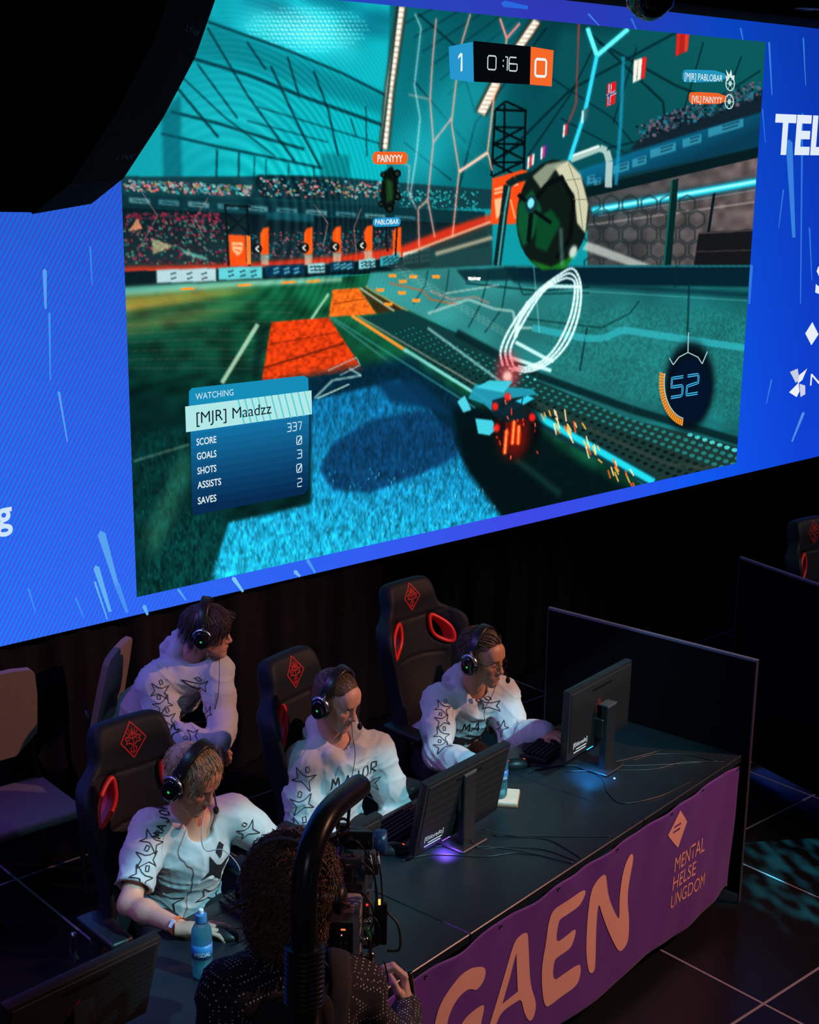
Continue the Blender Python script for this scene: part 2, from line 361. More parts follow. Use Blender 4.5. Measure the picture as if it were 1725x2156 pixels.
def grad(p0, c0, p1, c1):
    c0, c1 = np.array(c0, np.float32), np.array(c1, np.float32); d = np.array(p1, float) - p0; L2 = d @ d
    def f(X, Y):
        t = np.clip(((X - p0[0]) * d[0] + (Y - p0[1]) * d[1]) / L2, 0, 1)[..., None]; return c0 * (1 - t) + c1 * t
    return f
N1, N2, N3, N4 = vnoise(90, 50), vnoise(28, 18), vnoise(4, 4), vnoise(7, 5)
GR = vnoise(3.2, 7) * 0.6 + vnoise(9, 14) * 0.4                # grass blades
def A(*c): return np.array(c, np.float32)
ALL = [(200, -60), (1700, -60), (1700, 1300), (200, 1300)]
# sky and clouds
poly(ALL, grad((500, 0), (18, 196, 210), (700, 560), (16, 150, 158)))
cl = np.clip((vnoise(130, 55) * 0.6 + vnoise(50, 26) * 0.4 - 0.48) * 4, 0, 1)
poly([(440, -40), (840, -40), (830, 210), (437, 50)], A(8, 108, 128), 0.85, 6, tex=0.4 + 0.6 * cl)
poly([(440, -40), (840, -40), (830, 210), (437, 50)], grad((450, 0), (24, 196, 208), (820, 190), (22, 222, 230)), 0.7, 6)
for x, y, rx, ry, a in ((560, 10, 60, 12, .7), (600, 26, 45, 9, .6), (700, 10, 70, 14, .6), (770, 62, 60, 12, .7), (800, 40, 46, 16, .7), (640, 50, 40, 8, .4), (745, 90, 30, 8, .4), (520, 30, 26, 8, .5)):
    oval(x, y, rx, ry, (7, 98, 120), a, 9, 12)
for x, y, rx, ry in ((590, 60, 90, 40), (690, 80, 70, 36), (650, 30, 50, 12)): oval(x, y, rx, ry, (120, 235, 235), .35, 16, 14)
# glazed roof on the left
roofL = [(437, 47), (600, 105), (720, 155), (822, 207), (822, 420), (230, 420), (230, 350)]
poly(roofL, grad((300, 200), (20, 150, 160), (700, 380), (10, 172, 178)), 0.92, 2)
for _y in range(0, 150, 9):
    for _x in range(470, 815, 9):
        _w = math.exp(-((_x - 640) / 110) ** 2 - ((_y - 62) / 42) ** 2)
        if _w > .25 and _y < 38 + (_x - 437) * .40: line([(_x + (_y % 2) * 4, _y), (_x + 6 + (_y % 2) * 4, _y + 2)], 3.4, (190, 250, 250), min(.85, _w), 0)
poly([(437, 47), (822, 207), (822, 250), (500, 135), (405, 120)], (10, 118, 128), 0.6, 6)
oval(480, 260, 120, 60, (40, 190, 196), .35, 24); oval(600, 350, 130, 40, (24, 196, 196), .5, 22)
DK = (5, 52, 62)
for P, w in (([(437, 47), (600, 105), (720, 155), (822, 207)], 5), ([(405, 124), (520, 158), (640, 205), (822, 270)], 7), ([(360, 236), (450, 258), (560, 292), (640, 315)], 6), ([(340, 282), (470, 312), (560, 330), (680, 355)], 5),
             ([(437, 60), (520, 200), (620, 340)], 4), ([(520, 90), (560, 148)], 4), ([(570, 140), (640, 290), (676, 356)], 4.5), ([(605, 120), (630, 205)], 4), ([(660, 150), (690, 230), (712, 330)], 4), ([(360, 170), (460, 290)], 5), ([(415, 135), (500, 250)], 3.5),
             ([(380, 160), (470, 245), (580, 330)], 3), ([(540, 225), (822, 310)], 2.5), ([(520, 255), (690, 300)], 2.5), ([(770, 225), (772, 330)], 2.5), ([(738, 250), (750, 290)], 2.5), ([(457, 315), (455, 395)], 4), ([(503, 322), (502, 400)], 4), ([(536, 330), (534, 395)], 2.5), ([(560, 335), (560, 390)], 2.5), ([(608, 345), (606, 385)], 2.5), ([(660, 350), (662, 380)], 2.5)):
    line(P, w, DK, 0.85, 1)
poly([(340, 240), (380, 200), (384, 395), (345, 398)], (8, 92, 105), .6, 3)
poly([(676, 322), (735, 328), (738, 385), (672, 385)], (8, 108, 116), .6, 3)
# dark roof on the right
poly([(822, -40), (1640, -40), (1640, 430), (1200, 420), (830, 440), (810, 330)], grad((850, 250), (10, 122, 130), (1250, 60), (5, 56, 64)), 1, 2)
poly([(1180, 60), (1640, 60), (1640, 250), (1330, 330), (1080, 420)], grad((1150, 330), (9, 84, 92), (1500, 120), (14, 98, 100)), .9, 14)
for i in range(7): line([(835 + i * 18, 20 + i * 30), (1010 + i * 16, -60 + i * 20)], 3, (4, 40, 48), .6, 1)
for P, w in (([(880, 30), (960, 100), (1000, 240)], 4), ([(1150, 60), (1000, 260), (960, 420)], 4), ([(1260, 90), (1420, 180), (1600, 250)], 5), ([(1230, 60), (1395, 215), (1400, 260)], 5), ([(1440, 60), (1200, 190), (1060, 330)], 5), ([(1600, 150), (1380, 290), (1200, 330)], 3.5), ([(1110, 330), (1200, 200), (1250, 100)], 3.5), ([(1340, 100), (1290, 260)], 3), ([(1480, 90), (1440, 230)], 3), ([(1560, 120), (1530, 200)], 3), ([(1180, 250), (1330, 330)], 3), ([(870, 170), (980, 300)], 3), ([(850, 300), (950, 380)], 3), ([(1090, 120), (1290, 250), (1330, 300)], 3)):
    line(P, w, (3, 34, 42), .75, 1)
for k in range(6): line([(840 + 30 * k, 200 + 14 * k), (1000 + 10 * k, 330 + 8 * k)], 2, (16, 140, 146), .35, 1)
oval(960, 240, 70, 120, (30, 170, 180), .55, 30, 30); oval(870, 330, 60, 60, (40, 190, 200), .45, 26, 0); oval(1040, 140, 40, 120, (20, 150, 160), .35, 26, 30)
# light masts
for P, w in (([(845, 15), (833, 100), (820, 190), (808, 315)], 22), ([(1130, 45), (1085, 110)], 24), ([(1045, 175), (1012, 240)], 28)):
    line(P, w, (60, 45, 35), .9, 3); line(P, w * .62, (255, 245, 225), .95, 2)
    (x1, y1), (x2, y2) = P[0], P[-1]
    for t in np.linspace(0, 1, 26 if w == 22 else 8): oval(x1 + (x2 - x1) * t + 2, y1 + (y2 - y1) * t, w * .36, 2.2, (120, 90, 70), .35, 0)
line([(838, 10), (801, 330)], 5, (6, 40, 44), .8, 1)
# left stands
poly([(230, 372), (540, 372), (545, 368), (700, 372), (840, 385), (1040, 400), (1040, 440), (840, 440), (230, 432)], (20, 66, 74), .95, 1)
poly([(540, 370), (640, 372), (720, 384), (716, 424), (530, 416)], (14, 50, 58), .95, 1)
def speck(n, xr, yr, cols, r=(2, 4), sx=0.0, a=.85):
    for _ in range(n):
        x = random.uniform(*xr); y = random.uniform(*yr) + sx * (x - xr[0]); q = random.uniform(*r); c = random.choice(cols)
        poly([(x - q, y - q * .8), (x + q, y - q * .8), (x + q, y + q), (x - q, y + q)], c, a)
CR = [(190, 150, 150), (60, 150, 160), (200, 110, 110), (120, 190, 190), (150, 140, 90), (90, 60, 70), (40, 110, 120)]
speck(260, (262, 530), (380, 402), CR, (2, 3.6), .04); speck(230, (545, 840), (376, 412), CR, (1.6, 3.0), .03); speck(160, (840, 1010), (400, 440), [(30, 150, 150), (60, 170, 170), (18, 90, 96)], (1.6, 2.6), .02)
poly([(230, 408), (520, 420), (840, 436), (1020, 446), (1020, 470), (840, 462), (500, 446), (230, 434)], (14, 58, 66), 1, 1)
for k in range(10):
    x = 272 + k * 62; y = 416 + k * 4.2; poly([(x, y), (x + 44, y + 3), (x + 44, y + 14), (x, y + 11)], (70, 130, 140) if k % 2 else (100, 150, 156), .85, 1); line([(x + 8, y + 6), (x + 36, y + 9)], 3, (20, 60, 70), .7)
poly([(230, 432), (500, 446), (840, 462), (1020, 468), (1030, 520), (900, 530), (840, 540), (700, 552), (480, 566), (230, 572)], grad((400, 445), (10, 34, 42), (400, 565), (34, 60, 66)), 1, 2)
poly([(560, 447), (660, 452), (660, 468), (560, 462)], (24, 96, 108), .8, 2)
speck(420, (262, 480), (462, 556), [(120, 50, 70), (40, 110, 110), (90, 130, 110), (150, 70, 90), (16, 60, 64), (60, 30, 44)], (1.8, 3.4), 0); speck(360, (530, 840), (490, 545), [(110, 60, 76), (30, 110, 120), (140, 90, 100), (16, 70, 76)], (1.6, 2.8), -.02); speck(120, (265, 460), (448, 462), [(160, 50, 80), (120, 40, 60), (40, 60, 70)], (2, 3))
poly([(290, 460), (300, 482), (272, 486)], (220, 150, 110), .8); poly([(320, 502), (366, 518), (322, 536)], (220, 200, 150), .6, 1); line([(385, 530), (435, 545)], 7, (130, 220, 200), .6, 1)
for P in ([(296, 400), (332, 455), (295, 520)], [(438, 418), (410, 460), (430, 500)], [(760, 440), (745, 480), (752, 560)], [(660, 430), (690, 470), (680, 520)]): line(P, 1.6, (210, 150, 140), .6)
poly([(262, 562), (480, 556), (700, 540), (840, 520), (940, 480), (1035, 450), (1035, 478), (940, 520), (840, 545), (700, 556), (480, 568), (262, 574)], (226, 60, 30), .85, 3)
speck(200, (560, 1030), (0, 14), [(255, 90, 40), (180, 40, 30), (120, 30, 30)], (1.5, 3), 0) if False else None
# gantry tower, orange hoardings and feather flags on the left
for P in ([(474, 430), (482, 560)], [(520, 432), (526, 560)], [(474, 432), (528, 436)], [(478, 450), (522, 490)], [(520, 450), (480, 490)]): line(P, 5, (8, 26, 30), .95)
poly([(481, 494), (516, 496), (519, 558), (484, 560)], (240, 92, 28), 1, 1); poly([(518, 496), (527, 497), (528, 556), (520, 558)], (250, 130, 60), 1); poly([(488, 510), (512, 511), (510, 530), (500, 540), (490, 528)], (255, 190, 150), .9, 1); line([(490, 517), (510, 518)], 3, (230, 90, 40)); line([(494, 525), (507, 529)], 2.5, (230, 90, 40))
for x, t, b in ((556, 478, 536), (648, 478, 536), (708, 476, 532), (774, 474, 528), (834, 478, 530)):
    poly([(x - 8, t + 14), (x - 2, t + 3), (x + 10, t), (x + 10, b), (x - 7, b)], (238, 96, 26), 1, 1); poly([(x - 8, b), (x + 10, b), (x + 9, b + 22), (x - 6, b + 22)], (190, 190, 170), .7, 1)
for x, y in ((541, 524), (640, 522), (704, 520), (761, 517)): oval(x, y, 11, 11, (14, 26, 30), .9); line([(x + 4, y - 6), (x - 3, y), (x + 4, y + 6)], 3, (220, 220, 210), .9)
# pitch-side boards on the left
poly([(230, 572), (480, 566), (700, 556), (860, 540), (900, 528), (905, 560), (860, 572), (700, 580), (480, 596), (230, 610)], (10, 34, 40), 1)
for x1, y1, x2, y2, h, c in ((330, 568, 455, 564, 28, (170, 196, 200)), (460, 564, 552, 560, 26, (100, 190, 196)), (558, 560, 640, 556, 22, (14, 62, 90)), (648, 556, 684, 553, 20, (150, 200, 204)), (694, 553, 745, 548, 19, (14, 60, 84)), (755, 548, 790, 543, 19, (140, 200, 204)), (800, 541, 840, 534, 20, (60, 160, 170)), (848, 532, 880, 526, 26, (200, 214, 214)), (884, 524, 905, 520, 30, (170, 200, 204))):
    poly([(x1, y1), (x2, y2), (x2, y2 + h), (x1, y1 + h)], c, 1, 1); 
    for q in (.28, .55, .8): line([(x1 + (x2 - x1) * q - 6, y1 + h * .35), (x1 + (x2 - x1) * q + 6, y2 + h * .35)], 4, (20, 50, 60) if sum(c) > 300 else (120, 200, 210), .6); line([(x1 + (x2 - x1) * q - 5, y1 + h * .7), (x1 + (x2 - x1) * q + 7, y2 + h * .7)], 4, (20, 50, 60) if sum(c) > 300 else (120, 200, 210), .6)
# the pitch
pitch = [(230, 606), (480, 592), (720, 582), (800, 574), (860, 620), (1000, 760), (1380, 1040), (1200, 1300), (200, 1300)]
poly(pitch, grad((500, 600), (18, 92, 62), (400, 900), (6, 44, 42)), 1, 1, tex=0.7 + 0.6 * N2)
poly([(230, 606), (480, 592), (720, 584), (720, 592), (480, 606), (230, 628)], grad((260, 610), (120, 190, 180), (700, 585), (180, 220, 200)), .8, 3)
poly([(230, 628), (420, 612), (560, 606), (480, 622), (300, 652), (230, 668)], (214, 170, 70), .7, 6); poly([(230, 676), (400, 650), (540, 636), (430, 672), (230, 712)], (160, 150, 80), .45, 8)
for k in range(16): line([(262, 640 + k * 9), (400 + 10 * (k % 4), 624 + k * 10), (620, 628 + k * 10)], 2, (200, 160, 140) if k % 2 else (20, 120, 80), .22, 1)
for x in (395, 515, 608, 660): poly([(x - 14, 606 - (x - 395) * .06), (x + 14, 604 - (x - 395) * .06), (x + 14, 609 - (x - 395) * .06), (x - 14, 611 - (x - 395) * .06)], (250, 150, 50), 1)
poly([(262, 820), (400, 790), (470, 782), (330, 812), (262, 842)], (4, 26, 26), .75, 4)
poly([(700, 610), (755, 606), (792, 660), (692, 668)], (230, 116, 34), 1, 1, tex=0.8 + 0.35 * N4); poly([(571, 678), (692, 668), (766, 780), (650, 794), (550, 808)], (222, 72, 20), 1, 1, tex=0.75 + 0.4 * N4)
poly([(545, 800), (556, 720), (573, 676), (540, 690), (530, 800)], (6, 34, 34), .6, 4); line([(566, 725), (706, 700)], 3, (110, 36, 12), .8, 1); line([(552, 775), (725, 722)], 5, (90, 30, 14), .8, 1); line([(700, 640), (790, 625)], 2.5, (150, 60, 20), .8)
poly([(765, 606), (858, 650), (796, 662), (757, 607)], (70, 40, 20), .8, 2)
for P, w, c, a in (([(543, 682), (467, 806)], 9, (190, 214, 190), .8), ([(692, 618), (655, 672)], 5, (190, 220, 190), .8), ([(694, 668), (950, 860)], 5, (60, 130, 120), .8), ([(757, 606), (830, 655)], 4, (200, 220, 190), .8), ([(770, 602), (858, 654)], 6, (240, 150, 50), .95), ([(740, 664), (850, 735)], 7, (244, 150, 60), .95), ([(850, 735), (1050, 858)], 8, (150, 220, 216), .85), ([(282, 970), (398, 935)], 5, (150, 180, 160), .6)):
    line(P, w, c, a, 1)
poly([(300, 1130), (390, 930), (400, 1000), (330, 1180)], (90, 170, 130), .45, 10); poly([(900, 980), (990, 960), (1050, 1040), (1000, 1070)], (20, 66, 60), .8, 12)
# shadowed turf and the bright blue turf
poly([(540, 810), (860, 750), (1010, 860), (1060, 1010), (960, 1100), (660, 960)], (6, 44, 66), .95, 8, tex=0.75 + 0.5 * GR)
poly([(655, 842), (840, 800), (905, 860), (970, 960), (1060, 1090), (800, 1160), (430, 1250), (480, 1100), (655, 1060)], grad((650, 850), (18, 110, 150), (620, 1180), (34, 172, 202)), 1, 3, tex=0.62 + 0.78 * GR)
poly([(400, 1080), (482, 1080), (440, 1260), (280, 1290), (280, 1240)], (8, 66, 66), .6, 6, tex=0.5 + GR)
poly([(280, 900), (400, 900), (400, 1080), (470, 1090), (430, 1250), (280, 1280)], (10, 74, 72), .35, 10, tex=0.2 + 1.6 * GR)
poly([(672, 985), (700, 930), (790, 880), (900, 862), (950, 905), (965, 960), (880, 1000), (780, 1036), (700, 1030)], (14, 66, 104), .94, 4, tex=0.7 + 0.6 * GR)
poly([(790, 800), (880, 800), (960, 880), (900, 860), (820, 845)], (10, 58, 92), .9, 5)
poly([(960, 905), (1010, 880), (1100, 960), (1180, 1060), (1060, 1090), (985, 990)], (3, 20, 26), .95, 8); poly([(950, 860), (1060, 850), (1130, 900), (1200, 960), (1330, 1030), (1200, 1070), (1060, 1080), (985, 985)], (4, 22, 26), .9, 8); line([(1085, 965), (1180, 1040)], 12, (30, 80, 70), .6, 5)
line([(662, 838), (700, 800), (760, 790), (735, 775)], 4, (190, 230, 220), .7, 1); line([(690, 780), (750, 752), (758, 768), (715, 790)], 2.5, (150, 190, 200), .7); line([(668, 838), (720, 815), (735, 808)], 3, (210, 240, 220), .7)
for _ in range(900):                                           # blades of turf catching light
    x, y = random.uniform(300, 1050), random.uniform(960, 1250)
    if inside([(655, 1000), (970, 970), (1060, 1090), (430, 1250), (480, 1100), (655, 1060)], np.array([x]), np.array([y]))[0]: line([(x, y), (x + random.uniform(-3, 3), y - random.uniform(4, 9))], 1.6, random.choice([(110, 225, 245), (50, 195, 225), (10, 96, 140)]), .6)
    elif x < 480: line([(x, y), (x + random.uniform(-3, 3), y - random.uniform(4, 9))], 1.6, random.choice([(30, 120, 110), (10, 80, 80), (4, 36, 40)]), .5)
# right stand above the far wall
poly([(1080, 420), (1220, 370), (1300, 330), (1470, 240), (1640, 190), (1640, 330), (1240, 420)], (16, 58, 66), .9, 3)
poly([(1330, 310), (1400, 240), (1510, 240), (1640, 170), (1640, 252), (1330, 316)], (22, 40, 52), .95, 2)
speck(330, (1340, 1600), (262, 300), [(60, 80, 96), (24, 60, 76), (120, 100, 110), (14, 30, 40), (40, 120, 140)], (2, 4), -.36)
poly([(1180, 372), (1340, 318), (1470, 276), (1640, 226), (1640, 300), (1300, 372), (1215, 398)], grad((1300, 320), (14, 118, 150), (1330, 390), (10, 66, 90)), .95, 2)
for x, y, w in ((1490, 272, 74), (1436, 294, 40), (1368, 316, 54), (1330, 336, 30), (1290, 350, 34), (1235, 372, 16), (1250, 378, 14)):
    poly([(x, y), (x + w, y - w * .3), (x + w, y - w * .3 + 18), (x, y + 18)], (70, 160, 180), .7, 1); line([(x + w * .4, y + 4 - w * .12), (x + w * .9, y + 4 - w * .27)], 4, (20, 70, 90), .7); line([(x + w * .4, y + 11 - w * .12), (x + w * .85, y + 11 - w * .26)], 4, (20, 70, 90), .7)
# glazed back wall on the right with cyan tube
poly([(1236, 400), (1640, 318), (1640, 570), (1236, 562)], grad((1250, 480), (70, 74, 76), (1560, 480), (104, 92, 92)), 1, 1, tex=0.8 + 0.4 * N2)
poly([(1230, 396), (1640, 300), (1640, 322), (1236, 416)], (8, 34, 40), 1)
line([(1245, 445), (1592, 384)], 22, (10, 80, 100), .8, 5); line([(1245, 444), (1592, 383)], 13, (60, 220, 240), 1, 3); line([(1260, 441), (1592, 382)], 4, (190, 250, 255), .9, 1)
line([(1240, 474), (1592, 425)], 4, (190, 180, 176), .5, 1); line([(1260, 455), (1592, 400)], 2, (190, 180, 176), .4)
for cx in range(0, 9):
    for cy in range(0, 5):
        x = 1246 + cx * 40 + (20 if cy % 2 else 0); y = 430 + cy * 32
        if x < 1470 and y > 428: line([(x + 19 * math.cos(t), y + 19 * math.sin(t)) for t in np.linspace(pi / 6, 2 * pi + pi / 6, 7)], 4, (30, 44, 48), .6, 1)
poly([(1412, 380), (1428, 376), (1412, 560), (1395, 560)], (8, 44, 44), 1); poly([(1412, 380), (1416, 379), (1399, 560), (1395, 560)], (30, 130, 120), .6)
poly([(1500, 408), (1506, 406), (1492, 500), (1486, 500)], (10, 30, 34), 1); poly([(1470, 490), (1600, 482), (1600, 560), (1460, 560)], (22, 24, 28), .95, 1); line([(1470, 492), (1600, 484)], 3, (90, 80, 80), .7); line([(1463, 530), (1600, 526)], 3, (70, 64, 64), .7)
poly([(1236, 508), (1370, 558), (1330, 562), (1225, 525)], (190, 196, 190), .75, 2)
poly([(840, 545), (920, 512), (1036, 470), (1036, 560), (960, 565), (820, 578)], (34, 66, 66), .9, 2); line([(850, 536), (1036, 466)], 5, (210, 190, 160), .8, 1); line([(916, 535), (1036, 500)], 8, (220, 200, 170), .7, 2)
# gantry and orange hoarding beside the goal
for P in ([(1042, 232), (1034, 372)], [(1062, 220), (1060, 365)], [(1106, 234), (1102, 362)], [(1042, 232), (1064, 214), (1108, 234)], [(1042, 232), (1106, 234)], [(1040, 270), (1104, 300)], [(1104, 268), (1038, 304)], [(1038, 304), (1102, 336)], [(1102, 300), (1036, 340)], [(1038, 268), (1106, 270)], [(1037, 303), (1103, 305)], [(1036, 342), (1102, 342)], [(1036, 342), (1090, 372)], [(1098, 342), (1036, 372)]): line(P, 5, (4, 18, 20), .95)
poly([(1036, 376), (1100, 358), (1110, 360), (1085, 472), (1032, 472)], (232, 84, 28), 1, 1); poly([(1040, 420), (1056, 416), (1054, 452), (1044, 462)], (255, 190, 150), .9, 1); line([(1040, 400), (1058, 395)], 5, (255, 190, 150), .8); line([(1040, 408), (1058, 403)], 5, (255, 190, 150), .8); line([(1072, 392), (1090, 388)], 5, (255, 190, 150), .8); line([(1074, 420), (1084, 460)], 4, (255, 180, 140), .7)
# goal frame
line([(1046, 560), (1060, 450), (1068, 390), (1085, 378), (1180, 352)], 16, (10, 40, 44), 1, 1); line([(1048, 560), (1063, 440), (1072, 392)], 4, (90, 190, 190), .8, 1)
line([(1200, 336), (1262, 312), (1276, 318), (1282, 340), (1280, 395)], 15, (170, 190, 184), .95, 1); line([(1200, 330), (1262, 308)], 4, (240, 250, 240), .8, 1)
# net lines with hexagon mesh, red on the left, blue on the right
for P, w, c, a in (([(873, 30), (886, 60), (872, 180), (884, 250), (876, 330), (862, 420)], 2, (190, 220, 220), .8), ([(918, 40), (910, 130), (905, 210), (912, 300), (900, 420), (915, 500)], 2.5, (235, 170, 160), .9), ([(990, 30), (972, 90), (960, 170), (950, 260), (966, 360), (952, 500)], 2.5, (245, 170, 150), .9), ([(1052, 40), (1066, 82), (1094, 50)], 4, (250, 150, 140), .9), ([(1066, 82), (1060, 150), (1040, 200), (1026, 320), (1036, 360)], 2.5, (255, 180, 150), .9), ([(966, 362), (1026, 322)], 6, (255, 200, 180), .9), ([(950, 250), (912, 300)], 2.5, (240, 180, 170), .9), ([(860, 200), (905, 210)], 2, (240, 180, 170), .7), ([(900, 420), (880, 440), (882, 520)], 2.5, (240, 170, 150), .9), ([(820, 330), (862, 350), (858, 400), (876, 440)], 2, (220, 200, 200), .7), ([(1236, 60), (1256, 118), (1322, 62)], 9, (110, 240, 250), .95), ([(1256, 118), (1230, 240), (1198, 338)], 8, (60, 210, 235), .9), ([(1312, 120), (1306, 260), (1296, 390)], 7, (30, 150, 180), .7), ([(1218, 50), (1212, 220), (1196, 260)], 3, (200, 70, 60), .7)):
    line(P, w + 5, c, a * .18, 3); line(P, w, c, a, 1)
# small national flags along the roof
for x, y, cs in ((1438, 92, ((210, 40, 30), (190, 30, 24), (220, 60, 40))), (1348, 148, ((235, 225, 210), (235, 225, 210), (220, 40, 40))), (1232, 245, ((200, 220, 210), (60, 120, 120), (60, 90, 100))), (1193, 275, ((230, 220, 220), (210, 40, 50), (30, 70, 90))), (1146, 322, ((230, 220, 230), (200, 60, 130), (60, 60, 140))), (1118, 342, ((230, 220, 220), (220, 60, 60), (230, 220, 220)))):
    s = 1.0 if x > 1300 else .55
    for k, c in enumerate(cs): poly([(x - 14 * s + k * 9 * s, y - 20 * s - k * 3), (x - 5 * s + k * 9 * s, y - 22 * s - k * 3), (x - 9 * s + k * 9 * s, y + 24 * s - k * 4), (x - 17 * s + k * 9 * s, y + 28 * s - k * 4)], c, .95, 1)
poly([(1278, 178), (1297, 172), (1294, 218), (1276, 226)], (205, 30, 40), 1); line([(1284, 178), (1281, 222)], 5, (240, 240, 240)); line([(1277, 204), (1296, 194)], 6, (240, 240, 240)); line([(1284, 178), (1281, 222)], 2.5, (20, 40, 110)); line([(1277, 204), (1296, 194)], 3, (20, 40, 110))
# curved side wall of the arena
poly([(780, 574), (880, 566), (1060, 560), (1590, 562), (1590, 960), (1400, 920), (1130, 800), (960, 700), (850, 650), (770, 604)], grad((860, 600), (58, 140, 138), (1500, 760), (26, 106, 108)), 1, 2, tex=0.86 + 0.28 * N1)
poly([(1150, 640), (1590, 650), (1590, 900), (1320, 850), (1150, 780)], (40, 130, 126), .55, 20, tex=0.8 + .4 * N4)
poly([(1060, 562), (1590, 560), (1590, 604), (1240, 600), (1080, 590)], (6, 40, 54), 1, 2); line([(1060, 561), (1590, 560)], 4, (30, 120, 130), .9, 1); line([(1080, 590), (1590, 622)], 12, (6, 50, 60), .7, 3); line([(1100, 605), (1590, 634)], 3, (120, 200, 200), .25)
poly([(960, 568), (1085, 562), (1100, 590), (980, 592)], (8, 48, 56), .9, 2); line([(980, 596), (1130, 612), (1240, 604)], 4, (8, 48, 54), .8, 1)
for P, w in (([(1030, 572), (1012, 640), (985, 690)], 3), ([(1070, 566), (1056, 650), (1020, 700)], 3), ([(1235, 690), (1220, 780)], 4), ([(1450, 600), (1446, 720)], 4), ([(1425, 560), (1420, 605)], 5), ([(900, 570), (895, 600), (870, 640)], 2.5), ([(945, 568), (938, 620), (910, 660)], 2.5), ([(1345, 634), (1325, 660), (1265, 690), (1100, 670)], 3), ([(1090, 592), (1100, 620), (1240, 616)], 3)): line(P, w, (6, 48, 52), .7, 1)
for P, c, w in (([(900, 660), (985, 630), (1040, 650), (1080, 655), (1085, 690), (1120, 690)], (160, 190, 184), 6), ([(905, 612), (950, 630), (1000, 625), (1030, 638)], (180, 130, 120), 4), ([(1120, 690), (1230, 712), (1270, 712), (1310, 694), (1430, 712), (1580, 734)], (56, 172, 180), 15), ([(820, 596), (890, 612), (905, 630), (960, 640)], (230, 90, 40), 3), ([(935, 618), (1050, 600)], (200, 200, 190), 3)): line(P, w, c, .75, 1)
for x, y in ((870, 582), (918, 582), (848, 592), (826, 580), (876, 632), (800, 610), (846, 616), (818, 640)): poly([(x - 9, y - 3), (x + 9, y - 3), (x + 7, y + 4), (x - 8, y + 4)], (250, 150, 50), 1)
poly([(984, 583), (1012, 584), (1010, 590), (986, 590)], (230, 230, 226), 1)
for k in range(46):
    t = k / 46; line([(812 + 250 * t, 560 + 150 * t), (850 + 240 * t, 560 + 150 * t)], 1.4, (220, 220, 210), .22)
# perforated ramp, kerb lines
ramp = [(760, 668), (850, 652), (960, 700), (1130, 800), (1320, 880), (1560, 942), (1560, 985), (1380, 1030), (1090, 880), (900, 760)]
poly(ramp, grad((800, 670), (14, 66, 66), (1450, 950), (34, 62, 58)), 1, 1)
line([(960, 700), (1130, 790), (1330, 862), (1560, 930)], 16, (8, 40, 44), .9, 2); line([(1130, 770), (1330, 845), (1560, 905)], 4, (40, 110, 110), .7, 1)
for r in range(9):
    for k in range(46):
        t = k / 45; x = 870 + t * 700 - r * 9; y = 690 + 250 * t ** .92 + r * (3 + 9 * t)
        if inside(ramp, np.array([x]), np.array([y]))[0]: oval(x, y, 2 + 4.6 * t, 1.4 + 3 * t, (8, 24, 26) if (r > 4) else ((90, 220, 220) if r < 2 and t > .3 else (40, 140, 140)), .8, 0, n=8)
for P, c, w, a in (([(700, 668), (1000, 858)], (60, 150, 146), 4, .7), ([(752, 664), (1010, 815)], (220, 200, 180), 3, .6), ([(900, 690), (1050, 800)], (170, 220, 220), 6, .6)): line(P, w, c, a, 1)
line([(1095, 860), (1378, 1016)], 26, (8, 60, 70), .8, 4); line([(1090, 852), (1376, 1014)], 15, (40, 200, 215), 1, 2); line([(1130, 850), (1400, 975), (1530, 990)], 9, (60, 74, 66), .7, 2)
for _ in range(46):
    t = random.random(); x, y = 1120 + 220 * t + random.uniform(-14, 26), 835 + 190 * t + random.uniform(-20, 20); line([(x, y), (x + random.uniform(3, 9), y + random.uniform(8, 26))], 3, random.choice([(255, 190, 90), (250, 110, 30), (255, 220, 170)]), .8)
# the hovering ball
oval(1163, 452, 76, 116, (16, 30, 26), 1, 1, 6); poly([(1165, 350), (1195, 338), (1222, 368), (1238, 430), (1232, 492), (1214, 470), (1208, 410), (1180, 376)], (190, 190, 166), 1, 2); poly([(1120, 372), (1150, 346), (1190, 338), (1165, 362), (1140, 400)], (150, 160, 140), .9, 2)
poly([(1090, 430), (1120, 400), (1140, 440), (1122, 500), (1100, 520), (1088, 480)], (16, 92, 56), .95, 3); poly([(1130, 460), (1160, 440), (1180, 470), (1150, 530), (1126, 520)], (12, 84, 48), .9, 3); poly([(1110, 545), (1160, 562), (1210, 535), (1190, 566), (1140, 568)], (30, 120, 40), .95, 2)
for P, w in (([(1118, 432), (1150, 390), (1185, 372)], 10), ([(1118, 440), (1160, 470)], 8), ([(1118, 445), (1112, 510)], 9), ([(1180, 372), (1206, 420), (1200, 500), (1170, 545)], 9), ([(1090, 410), (1116, 430)], 9)): line(P, w, (8, 16, 16), .95, 1)
oval(1118, 430, 13, 19, (20, 60, 66), 1, 1, 12); oval(1117, 428, 7, 11, (130, 210, 216), 1, 1, 12); oval(1206, 530, 8, 14, (230, 240, 230), .8, 3, 20)
for P in ([(1196, 345), (1216, 400), (1226, 480)], [(1205, 420), (1236, 420)], [(1190, 380), (1226, 376)]): line(P, 2, (120, 118, 100), .7)
line([(1123, 560), (1135, 700)], 3, (150, 220, 220), .4, 1); line([(1180, 480), (1183, 560)], 8, (130, 190, 180), .4, 3)
